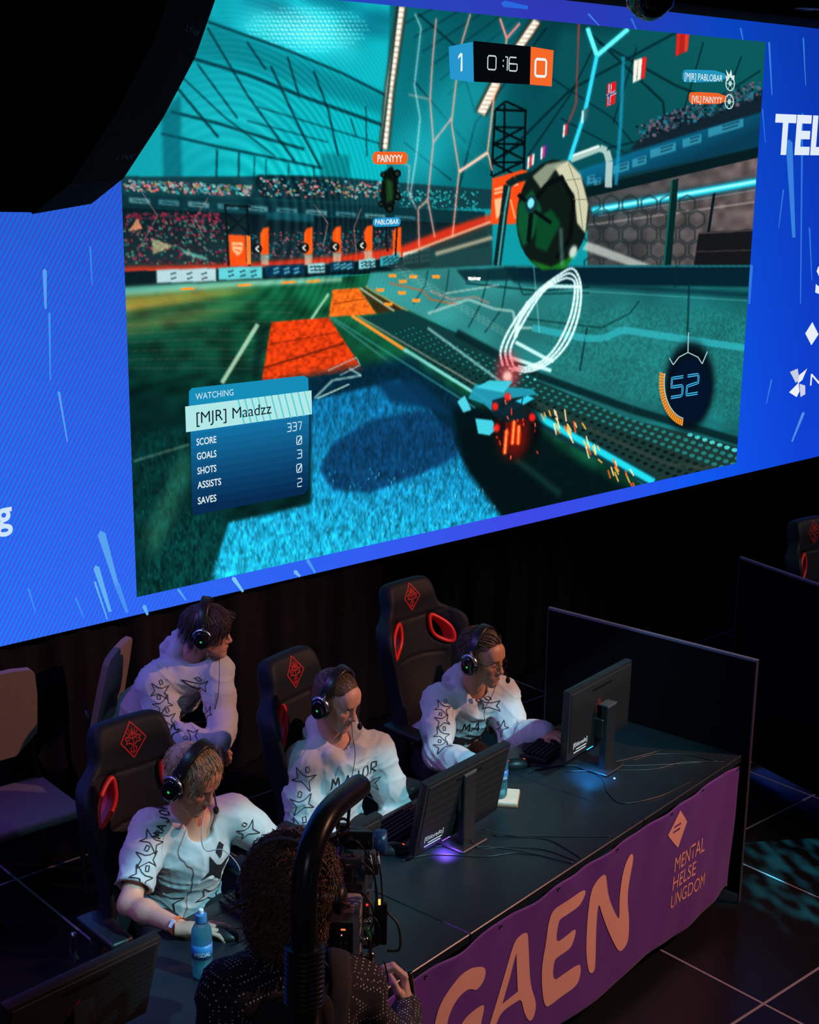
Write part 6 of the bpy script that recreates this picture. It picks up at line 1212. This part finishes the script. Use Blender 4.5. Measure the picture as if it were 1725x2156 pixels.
ch_o = J1['nk'] - J1['U'] * .125 + J1['F'] * .10 - J1['X'] * .075; V, F = fine(*flat2d([[(p[0] * .13, p[1] * .15) for p in STAR], [(p[0] * .12, p[1] * .12) for p in [(.0, .95), (.20, .75), (.06, .42), (-.12, .66)]]]))
V = np.array(V); mesh('chest_emblem', S1.lay(V, ch_o, -J1['X'], J1['U'], 0.004), F, INK, P1, True)
hem = lerp(J1['pel'], J1['nk'], .28); strokes(S1, [([(p[0] * .13 + dx, p[1] * .10) for p in STAR], True) for dx in (-.10, .08)], hem, -J1['X'], J1['U'], 0.004, INK, P1, 'shirt_print')
wv = unit(J1['rw'] - J1['re']); MB().tube([J1['rw'] - wv * .050, J1['rw'] - wv * .030], 0.0345, 18, caps=False).build('wristband', mat('orange_wristband', (0.9, 0.20, 0.06), 0.6), P1, True, smooth=True)
tcw = unit(CAM - J1['rw']); sw = unit(tcw - wv * (tcw @ wv))
MB().box((0, 0, 0.0345), (0.019, 0.030, 0.003), 0.001, 1, frame(J1['rw'] - wv * .040, wv, np.cross(sw, wv), sw)).build('wristband_tag', STK, P1, True)
cordline([xf(HM1, np.array([(-.10, .03, -.045)]))[0], px(425, 1745, .93), px(432, 1790, .92), px(470, 1790, .86), px(505, 1830, .80), px(498, 1880, .78), px(520, 1905, .70)], 'cord', hs1, 0.002, mat('pale_cord', (.35, .35, .4), .5))

# --- the middle player, hands in his lap
hc = px(706, 1474, 1.12); HM2 = head_frame(hc, facing(hc, 56, -20))
J2 = dict(nk=px(708, 1572, 1.17), rs=px(640, 1605, 1.22), ls=px(792, 1580, 1.10), re=px(632, 1742, 1.20), rw=px(735, 1800, .98), le=px(838, 1712, 1.06), lw=px(775, 1785, .94), pel=dk(.98, 1.27, .53))
hands2 = [put_hand(J2['rw'], -nv + np.array([.5, 0, -.2]), (0.2, 0, 1), -1, curl=(.6, .6, .6, .6)), put_hand(J2['lw'], -nv + np.array([-.7, 0, -.2]), (0, 0, 1), 1, curl=(.6, .6, .6, .6))]
P2, S2 = person('short-haired player in a white hoodie sitting back, hands in his lap', J2, HM2, SK2, WHITE, 'hoodie', folds=0.006, seed=11, open_=0.25, hands=hands2, trousers=DKTR)
HS = hair_material('short_brown_hair', (0.13, 0.07, 0.042))
locks(HM2, 2400, lambda d: (d[1] > 0.3 and d[2] > 0.50) or (abs(d[1]) <= 0.3 and d[2] > 0.1) or (d[1] < -0.3 and d[2] > -0.8), lambda q: np.array([q[0] * .3, 0.9, -.1 if q[2] > .5 else -.8]), lambda d: 0.026 if d[2] > .45 else .014, HS, P2, 0.0020, 0.002, 0.0, messy=.12, tight=1.0, cap=cap_mesh(lambda x, y, z: keep_std(x, y, z) - 0.001, 0.0060), seed=5)
hs2 = headset(HM2, 'black headset with chrome yokes on the middle player')
sleeve_stars(S2, J2['rs'], J2['re'], .18, .95, 3, .10, P2, 0.05); sleeve_stars(S2, J2['ls'], J2['le'], .3, .6, 1, .09, P2, -0.9)
strokes(S2, word_lines('MAJOR', 0.24, 0.055), lerp(J2['pel'], J2['nk'], .72) + J2['X'] * .07 + J2['F'] * .1, unit(-J2['X'] + J2['U'] * .12), J2['U'], 0.006, INK, P2, 'hoodie_print')
for q in (-1, 1): cordline([J2['nk'] + J2['X'] * q * .03 + J2['F'] * .115 - J2['U'] * .05, J2['nk'] + J2['X'] * q * .034 + J2['F'] * .148 - J2['U'] * .11, J2['nk'] + J2['X'] * q * .03 + J2['F'] * .158 - J2['U'] * .20], 'drawstring', P2, .0025, WHITE)
cordline([xf(HM2, np.array([(-.10, .03, -.045)]))[0], px(742, 1545, 1.0), px(748, 1590, .98), px(740, 1640, .97)], 'cord', hs2)

# --- the player wearing glasses, leaning in
hc = px(1016, 1386, 1.04); HM3 = head_frame(hc, facing(hc, 58, -9))
J3 = dict(nk=px(994, 1462, 1.15), rs=px(924, 1478, 1.22), ls=px(1058, 1462, 1.07), re=px(922, 1588, 1.10), rw=px(1000, 1612, .86), le=px(1082, 1556, .94), lw=dk(1.93, .76, .79), pel=dk(1.98, 1.42, .53))
hands3 = [put_hand(J3['rw'], -nv + np.array([.35, 0, -.1]), (0, 0, 1), -1, curl=(.4, .4, .45, .5)), put_hand(J3['lw'], -nv, (0, 0, 1), 1, curl=(.45, .45, .45, .45))]
P3, S3 = person('dark-haired player with glasses and a white hoodie, leaning towards his screen', J3, HM3, SK3, WHITE, 'hoodie', folds=0.006, seed=23, open_=0.5, hands=hands3, trousers=DKTR)
HD = hair_material('dark_brown_hair', (0.11, 0.062, 0.042))
locks(HM3, 2600, lambda d: (d[1] > 0.3 and d[2] > 0.48) or (abs(d[1]) <= 0.3 and d[2] > 0.08) or (d[1] < -0.3 and d[2] > -0.8), lambda q: np.array([q[0] * .4 + .45, -0.7, .25]) if q[2] > .45 else np.array([0, -.5, -.8]), lambda d: 0.075 if d[2] > .5 else .03, HD, P3, 0.0026, 0.009, 0.001, messy=.08, tight=1.02, cap=cap_mesh(lambda x, y, z: keep_std(x, y, z) - 0.002, 0.007), seed=8)
hs3 = headset(HM3, 'black headset with chrome yokes on the player wearing glasses', tall=.006)
sleeve_stars(S3, J3['rs'], J3['re'], .25, 1.0, 4, .075, P3, 0.25); sleeve_stars(S3, J3['ls'], J3['le'], .3, .8, 2, .07, P3, -0.6)
strokes(S3, word_lines('MAJOR', 0.24, 0.055), lerp(J3['pel'], J3['nk'], .76) + J3['X'] * .06 + J3['F'] * .1, unit(-J3['X'] + J3['U'] * .12), J3['U'], 0.006, INK, P3, 'hoodie_print')
cordline([xf(HM3, np.array([(-.10, .03, -.045)]))[0], px(1042, 1450, .95), px(1020, 1500, .97), px(1030, 1545, .93)], 'cord', hs3)
gl = empty('eyeglasses', xf(HM3, np.array([(0, .1, 0)]))[0], 0, 'round thin-rimmed eyeglasses on the dark-haired player', 'glasses'); a = np.linspace(0, 2 * pi, 22); rimm = mat('dark_wire', (.05, .045, .04), .3, .8)
for q in (-1, 1):
    MB().tube(xf(HM3, np.stack([q * .033 + .024 * np.cos(a), .106 - .010 * np.abs(np.cos(a)) * 0 - .25 * np.abs(q * .033 + .024 * np.cos(a) - q * .01) * .35, .0 + .022 * np.sin(a)], 1)), .0013, 6).build('rim', rimm, gl, True, smooth=True); MB().tube(xf(HM3, np.array([(q * .057, .098, .006), (q * .076, .05, .008), (q * .082, -.01, .004)])), .0014, 6).build('temple', rimm, gl, True, smooth=True)
MB().tube(xf(HM3, np.array([(-.010, .106, .004), (0, .109, .007), (.010, .106, .004)])), .0014, 6).build('bridge', rimm, gl, True, smooth=True)

# --- the player bent forward in the back row, hands clasped
hc = px(436, 1330, 2.06); HM4 = head_frame(hc, facing(hc, 78, -6))
J4 = dict(nk=px(394, 1398, 2.20), rs=px(326, 1440, 2.22), ls=px(456, 1414, 2.06), re=px(352, 1548, 2.10), rw=px(437, 1562, 1.88), le=px(468, 1515, 1.95), lw=px(466, 1558, 1.84), pel=px(268, 1560, 2.52), knee=.46, kneez=.56)
J4['pel'][2] = .60
cl4 = px(462, 1580, 1.83)
hands4 = [put_hand(J4['rw'], unit(cl4 - J4['rw'] + np.array([.12, -.08, -.12])), (-.3, -.5, 1), -1, curl=(.7, .7, .7, .7), thumb=.6), put_hand(J4['lw'], unit(np.array([-.1, -.25, -1])), (.6, -.6, .3), 1, curl=(.55, .6, .6, .6), thumb=.5)]
P4, S4 = person('dark-fringed player in a white hoodie bent forward behind the others, hands clasped', J4, HM4, SK4, WHITE, 'hoodie', folds=0.006, seed=31, open_=.45, hands=hands4, trousers=DKTR)
HF = hair_material('dark_fringe_hair', (0.075, 0.040, 0.042))
locks(HM4, 2800, roots_std, lambda q: np.array([q[0] * 1.0, 0.9, -0.35]) if (q[2] > .35 and q[1] > -.2) else np.array([q[0] * .4, -.25, -1.0]), lambda d: 0.125 if d[2] > .45 else .085, HF, P4, 0.0028, 0.006, 0.002, messy=.09, tight=.95, cap=cap_mesh(keep_std, 0.010), seed=12)
hs4 = headset(HM4, 'black headset on the player bent forward in the back row', mic=False, tall=.012)
sleeve_stars(S4, J4['rs'], J4['re'], .2, 1.0, 4, .09, P4, 0.2); sleeve_stars(S4, J4['re'], J4['rw'], .3, .8, 2, .08, P4, 0.2); sleeve_stars(S4, J4['ls'], J4['le'], .3, .9, 2, .07, P4, -1.0)
strokes(S4, word_lines('MAJOR', 0.22, 0.05), lerp(J4['pel'], J4['nk'], .70) + J4['X'] * .03 + J4['F'] * .1, unit(-J4['X'] + J4['U'] * .1), J4['U'], 0.006, INK, P4, 'hoodie_print')
wv4 = unit(J4['lw'] - J4['le']); MB().tube([J4['lw'] - wv4 * .006, J4['lw'] + wv4 * .010], 0.036, 18, caps=False).build('wristband', MATS['orange_wristband'], P4, True, smooth=True)
cordline([xf(HM4, np.array([(-.09, .03, -.05)]))[0], px(462, 1400, 1.98), px(458, 1470, 1.95), px(440, 1530, 1.95)], 'cord', hs4)
# ------------------------------------------------------------------ camera operator seen from behind, with a back-worn support arm
fo = unit([0.62, 0.785, 0]); ro = np.array([fo[1], -fo[0], 0]); UPZ = np.array([0, 0, 1.0])
hc = px(616, 1872, -0.45); HM5 = head_frame(hc, unit(fo + np.array([0, 0, -.12]) + .25 * ro), s=1.06)
J5 = dict(nk=px(612, 2050, -0.47), rs=px(752, 2085, -.50), ls=px(486, 2092, -.44), re=px(832, 2262, -.50), rw=px(858, 2122, -.26), le=px(430, 2300, -.40), lw=px(560, 2230, -.10), pel=px(620, 2500, -.50))
J5['pel'] = np.array([J5['nk'][0] - fo[0] * .02, J5['nk'][1] - fo[1] * .02, .94]); SK5 = skin_material('skin_operator', (0.58, 0.34, 0.26), (0.45, 0.16, 0.14), (0.08, 0.05, 0.03))
def dots_shirt():
    m = bpy.data.materials.new('polka_dot_cloth'); m.use_nodes = True; nt = m.node_tree; b = nt.nodes['Principled BSDF']; tc = nt.nodes.new('ShaderNodeTexCoord'); v = nt.nodes.new('ShaderNodeTexVoronoi'); v.inputs['Scale'].default_value = 92; v.inputs['Randomness'].default_value = 0.05
    r = nt.nodes.new('ShaderNodeValToRGB'); r.color_ramp.elements[0].position = 0.20; r.color_ramp.elements[0].color = (0.55, 0.58, 0.62, 1); r.color_ramp.elements[1].position = 0.26; r.color_ramp.elements[1].color = (0.010, 0.011, 0.018, 1)
    nt.links.new(tc.outputs['Object'], v.inputs['Vector']); nt.links.new(v.outputs['Distance'], r.inputs[0]); nt.links.new(r.outputs[0], b.inputs['Base Color']); b.inputs['Roughness'].default_value = .9; return m
hands5 = [put_hand(J5['rw'], unit(fo * .5 + UPZ * .8 - ro * .1), ro, -1, curl=(1.0, 1.0, 1.0, 1.0), thumb=.7), put_hand(J5['lw'], unit(fo + UPZ * .3), UPZ, 1, curl=(.8, .8, .8, .8), thumb=.6)]
P5, S5 = person('camera operator with curly brown hair in a dotted shirt, seen from behind', J5, HM5, SK5, dots_shirt(), 'hoodie', hood=False, folds=0.004, seed=41, hands=hands5, shirt_name='dotted_shirt', trousers=None, res=.009, arm=.82)
g = SDF(J5['pel'] - .55, J5['pel'] + .35, .014); 
lg5 = SDF((J5['pel'][0] - .4, J5['pel'][1] - .4, -.02), (J5['pel'][0] + .4, J5['pel'][1] + .4, 1.1), .016)
for q in (1, -1):
    h_ = J5['pel'] + ro * .09 * q; k_ = h_ + fo * .03 - UPZ * .44; a_ = h_ - UPZ * .84; lg5.chain([h_, k_, a_], [.095, .065, .05], .04)
    s_ = SDF(a_ - .17, a_ + .27, .011); f0 = a_ - UPZ * (a_[2] - .045); s_.chain([f0 - fo * .05, f0 + fo * .07, f0 + fo * .16], [.042, .042, .034], .02).cone(a_, f0, .05, .045, .02).cut((0, 0, .002), (0, 0, -1)); mesh('shoe', *s_.mesh(), BLKF, P5, True)
lg5.ell(J5['pel'], (.16, .12, .12), .04); mesh('trousers', *lg5.mesh(), DKTR, P5, True)
HO = hair_material('curly_brown_hair', (0.13, 0.070, 0.042)); CR_, RR_ = (0, -0.018, 0.032), (0.096, 0.114, 0.108)
cs = SDF((-.16, -.18, -.16), (.16, .15, .20), .006); cs.ell(CR_, RR_, .01).ell((0, -.06, -.05), (.080, .065, .085), .04); x, y, z = np.meshgrid(*[cs.lo[i] + cs.h * np.arange(cs.n[i], dtype=np.float32) for i in range(3)], indexing='ij', sparse=True)
cs.d = np.maximum(cs.d, np.where(z < .05, y - .03, y - .09)); cs.ripple(.006, noise3(.045, 4)); capo = cs.mesh()
locks(HM5, 4600, lambda d: (d[1] < .35 or d[2] > .5) and d[2] > -.85, lambda q: np.array([q[0] * .15, -.2, -.9]) if q[2] > -.35 else np.array([-q[0] * .35, -q[1] * .3, -1.0]), lambda d: .10 if d[2] > -.3 else .085, HO, P5, .0030, .004, .013, segs=11, messy=.34, cf=13., tight=.95, cap=capo, seed=21, ctr=CR_, rad=RR_)
locks(HM5, 1500, lambda d: d[1] < .25 and d[2] < .6, lambda q: np.array([q[0] * .1, -.1, -1.0]), lambda d: .07, HO, P5, .0030, .004, .012, segs=9, messy=.34, cf=13., tight=.95, seed=29, ctr=(0, -.055, -.05), rad=(.084, .070, .088))
hs5 = empty('intercom_headset', hc, 0, 'slim intercom headset over the camera operator’s curly hair', 'headset'); t = np.linspace(0.0, pi, 30); Pb = np.stack([.112 * np.cos(t), -.035 - .03 * np.sin(t), -.005 + .150 * np.sin(t)], 1); greyb = mat('grey_band', (.16, .17, .2), .4)
MB().tube(xf(HM5, Pb), .008, 8, flat=.45, up=(1, 0, 0)).build('headband', greyb, hs5, True, smooth=True); Pn = np.stack([.106 * np.cos(t), -.03 - .106 * np.sin(t), .01 + .035 * np.sin(t)], 1); MB().tube(xf(HM5, Pn), .0075, 8).build('neckband', greyb, hs5, True, smooth=True)
for q in (-1, 1): MB().lathe([(.02, 0), (.034, .004), (.036, .016), (.024, .026)], 20, HM5 @ frame((q * .102, -.01, -.008), (0, 1, 0), (0, 0, 1), (q, 0, 0))).build('ear_cup', BLK, hs5, True, smooth=True)
# support vest and arm
rig = empty('camera_support_rig', (J5['pel'][0], J5['pel'][1], .94), 0, 'black back-worn camera support with a curved padded arm over the operator', 'camera support')
bk = lambda u_, w_, d_: lerp(J5['nk'], J5['pel'], w_) + ro * u_ - fo * d_
pl = SDF(J5['nk'] - .55, J5['nk'] + .30, .011); pl.chain([bk(-.07, .02, .13), bk(-.09, .3, .145), bk(-.09, .75, .15)], [.035, .05, .05], .03).chain([bk(.07, .02, .13), bk(.09, .3, .145), bk(.09, .75, .15)], [.035, .05, .05], .03).chain([bk(0, .02, .14), bk(0, .75, .155)], [.045, .055], .05); mesh('back_panel', *pl.mesh(), BLKF, rig, True)
STP = mat('webbing', (.028, .028, .032), .8, bump=.5, bscale=900)
for q in (-1, 1):
    base = [bk(q * .10, .12, .165), bk(q * .12, -.02, .10), bk(q * .12, -.07, .02), bk(q * .12, -.02, -.08), bk(q * .12, .2, -.17)]; MB().tube(smooth_path(base, 6), .030, 10, flat=.25, up=-fo).build('shoulder_strap', STP, rig, True, smooth=True)
    MB().tube(smooth_path([bk(q * .03, .1, .20), bk(q * .10, .3, .205), bk(q * .15, .5, .17)], 6), .02, 8, flat=.25, up=-fo).build('back_strap', STP, rig, True, smooth=True)
tub = mat('rubber_tube', (.020, .020, .024), .30, bump=.06)
A0, A1, A2 = px(650, 2230, -.70), px(641, 2110, -.70), px(642, 1992, -.69)
MB().tube([A0, A1, A2], .036, 18).build('lower_tube', tub, rig, True, smooth=True)
n_ = 140; t = np.linspace(0, 1, n_); rb = np.array([lerp(A1, A2, k) for k in t]); MB().tube(rb, .041 + .0055 * np.sin(t * 2 * pi * 11.5), 20).build('ribbed_sleeve', tub, rig, True, smooth=True)
Pt = smooth_path([px(642, 2000, -.69), px(640, 1920, -.69), px(643, 1850, -.685), px(656, 1785, -.67), px(680, 1730, -.64), px(708, 1694, -.60), px(757, 1655, -.54)], 8); MB().tube(Pt, .030, 18, up=-fo).build('curved_arm', tub, rig, True, smooth=True)
for k in range(4):                                                # grooves moulded along the pad
    o_ = unit(np.cross(Pt[len(Pt) // 2] - Pt[0], fo)); MB().tube(Pt[14:44] + o_ * (-.0265) * 0 + (-fo * .0285) + ro * (-.016 + .009 * k), .0016, 5).build('grip_ridge', DGREY, rig, True, smooth=True)
ax = unit(Pt[-1] - Pt[-2]); 
for k in range(3): MB().ball(Pt[-1] - ax * (.012 + .026 * k) - fo * .028 - np.array([0, 0, .010]), .0028).build('rivet', CHROME, rig, True, smooth=True)
ST0 = Pt[-6] - np.array([0, 0, .02]); camc = px(722, 1945, -0.42)
# shoulder camera (rear towards the audience); local x right, y forward, z up
cm = empty('shoulder_camera', camc, 0, 'professional video camera with battery, cables and aerials hanging from the support arm', 'camera'); fc = unit(fo * .98 + ro * .10); rc = np.array([fc[1], -fc[0], 0]); K = frame(camc, rc, fc, UPZ)
def cbox(name, c, d, m, bev=.004, parent=None): return MB().box(c, d, bev, 2, K).build(name, m, parent or cm, True)
GB = mat('grey_camera_shell', (.30, .30, .31), .5); cbox('body', (0, .14, .02), (.10, .20, .15), BLK, .01)
bt = cbox('battery', (0, .0, 0), (.10, .062, .155), GB, .012); cbox('battery_door', (-.002, -.032, -.022), (.062, .006, .088), BLK, .003, bt); cbox('sticker', (.014, -.0325, .062), (.038, .001, .022), STK, 0, bt); cbox('charge_light', (.004, -.0355, .004), (.012, .002, .004), glow('camera_red_light', (255, 110, 60), 1.6), .0005, bt); cbox('status_light', (.0, -.0355, -.012), (.003, .002, .003), glow('camera_pink_light', (255, 170, 170), 1.2), 0, bt)
for k in range(3): cbox('port', (-.016 + .014 * k, -.0352, -.04), (.008, .002, .02), DGREY, .001, bt)
V, F = text2d('2', bold=0.01); MB().add(np.stack([.004 + V[:, 0] * .014, np.full(len(V), -.0332), .064 + V[:, 1] * .006], 1), F, K).build('lettering', INK, bt, True)
cbox('top_plate', (0, .12, .105), (.07, .16, .02), BLK, .004); hd_ = MB().tube(xf(K, smooth_path([(-.01, .04, .11), (-.01, .05, .165), (-.01, .10, .18), (-.01, .19, .18), (-.01, .22, .12)], 6)), .012, 10).build('top_handle', BLK, cm, True, smooth=True)
for c, d, m in (((.0, .05, .135), (.046, .05, .075), BLK), ((.02, .02, .17), (.06, .035, .03), DGREY), ((.035, .08, .20), (.075, .02, .05), GLASSB), ((-.035, .08, .155), (.03, .05, .03), BLK), ((-.03, .05, .215), (.028, .03, .028), DGREY), ((.07, .10, .12), (.035, .06, .035), BLK), ((.065, .08, .155), (.03, .03, .03), DGREY), ((.058, .05, .02), (.02, .05, .09), DGREY), ((.065, .03, -.06), (.03, .04, .04), BLK), ((-.058, .12, .0), (.02, .12, .10), BLK)): cbox('accessory', c, d, m, .005)
for c, d in (((.02, .001, .172), (.022, .004)), ((.066, .062, .158), (.012, .004)), ((.064, .004, .09), (.010, .004))): cbox('knob', (c[0], c[1], c[2]), (d[0], .012, .008), CHROME, .003)
MB().lathe([(.055, 0), (.055, .05), (.048, .06), (.048, .12), (.062, .13), (.062, .16), (.05, .16), (.048, .14)], 24, K @ trs((0, .24, .02), rot('X', -pi / 2))).build('lens', BLK, cm, True, smooth=True)
MB().lathe([(.030, 0), (.034, .004), (.034, .03), (.026, .034)], 20, K @ trs((.072, .14, .165), rot('Y', pi / 2))).build('focus_wheel', mat('blue_black_metal', (.02, .04, .10), .3), cm, True, smooth=True)
tx = cbox('transmitter', (.098, .02, -.005), (.034, .022, .12), BLK, .004); cbox('signal_light', (.095, .008, .062), (.006, .004, .016), glow('amber_light', (255, 190, 90), 1.6), .001, tx)
for dx in (-.006, .010):
    a0 = xf(K, np.array([(.092 + dx, .02, .055), (.088 + dx, .025, .12), (.074 + dx * 1.4, .03, .195)])); MB().tube(a0, .0026, 6).build('aerial', BLK, tx, True, smooth=True); MB().tube([lerp(a0[1], a0[2], .55), lerp(a0[1], a0[2], .85)], .0031, 6).build('aerial_print', STK, tx, True, smooth=True)
cbox('tally_light', (.064, -.01, .063), (.006, .004, .006), glow('red_tally', (235, 40, 50), 1.2), .001)
for c, d, cl in (((.082, -.005, -.135), (.045, .03, .016), (.45, .02, .03)), ((.072, .0, -.118), (.020, .03, .022), (.4, .02, .03))): cbox('red_clamp', c, d, mat('red_anodised', cl, .3, .5), .004)
for c in ((.060, -.02, -.03), (.066, -.018, .02), (.074, -.018, -.075)): MB().lathe([(.008, 0), (.011, .002), (.011, .012), (.005, .014)], 12, K @ trs(c, rot('X', pi / 2))).build('connector', CHROME, cm, True, smooth=True)
GRN = mat('green_plug', (.05, .35, .10), .4); MB().tube(xf(K, np.array([(.062, -.025, .012), (.070, -.04, .004), (.074, -.045, -.012)])), .0055, 8).build('green_plug', GRN, cm, True, smooth=True)
for P, r in (([(.074, -.045, -.012), (.078, -.06, -.07), (.085, -.05, -.16), (.10, -.04, -.30), (.12, -.03, -.45)], .0042), ([(.115, .015, .03), (.145, .0, .0), (.150, -.01, -.06), (.118, .0, -.075)], .0036), ([(.05, -.02, -.07), (.075, -.05, -.11), (.12, -.04, -.14), (.11, -.02, -.09)], .0022), ([(.045, .0, .10), (.075, -.02, .07), (.082, -.02, .02), (.062, -.02, -.02)], .0030), ([(.02, .02, .19), (.07, .0, .16), (.085, .0, .12), (.09, .01, .06)], .0026), ([(-.02, .04, .2), (.03, .0, .24), (.07, .02, .18)], .0024), ([(.055, -.01, .045), (.09, -.03, .03), (.10, -.03, -.03), (.07, -.03, -.05)], .0026)): MB().tube(xf(K, smooth_path(P, 7)), r, 7).build('cable', BLK if r != .0036 else DGREY, cm, True, smooth=True)
for dx in (-.012, .012): MB().tube([ST0 + rc * dx, xf(K, np.array([(-.01 + dx, .09, .19)]))[0]], .0045, 6).build('suspension_strap', STP, rig, True, smooth=True)
MB().box((-.01, .09, .215), (.03, .02, .05), .004, 2, K).build('suspension_hook', BLK, rig, True); MB().tube(smooth_path([lerp(ST0, xf(K, np.array([(-.01, .09, .19)]))[0], .55) + rc * .016 * math.cos(a) + np.array([0, 0, .02 * math.sin(a)]) for a in np.linspace(0, 2 * pi, 9)], 3), .004, 6).build('carabiner', CHROME, rig, True, smooth=True)
MB().tube(smooth_path([J5['rw'] + fo * .05 + UPZ * .09, J5['rw'] + fo * .06 + ro * .012, J5['rw'] + fo * .05 - UPZ * .10 + ro * .01], 6), .017, 10).build('hand_grip', GLASSB, cm, True, smooth=True)
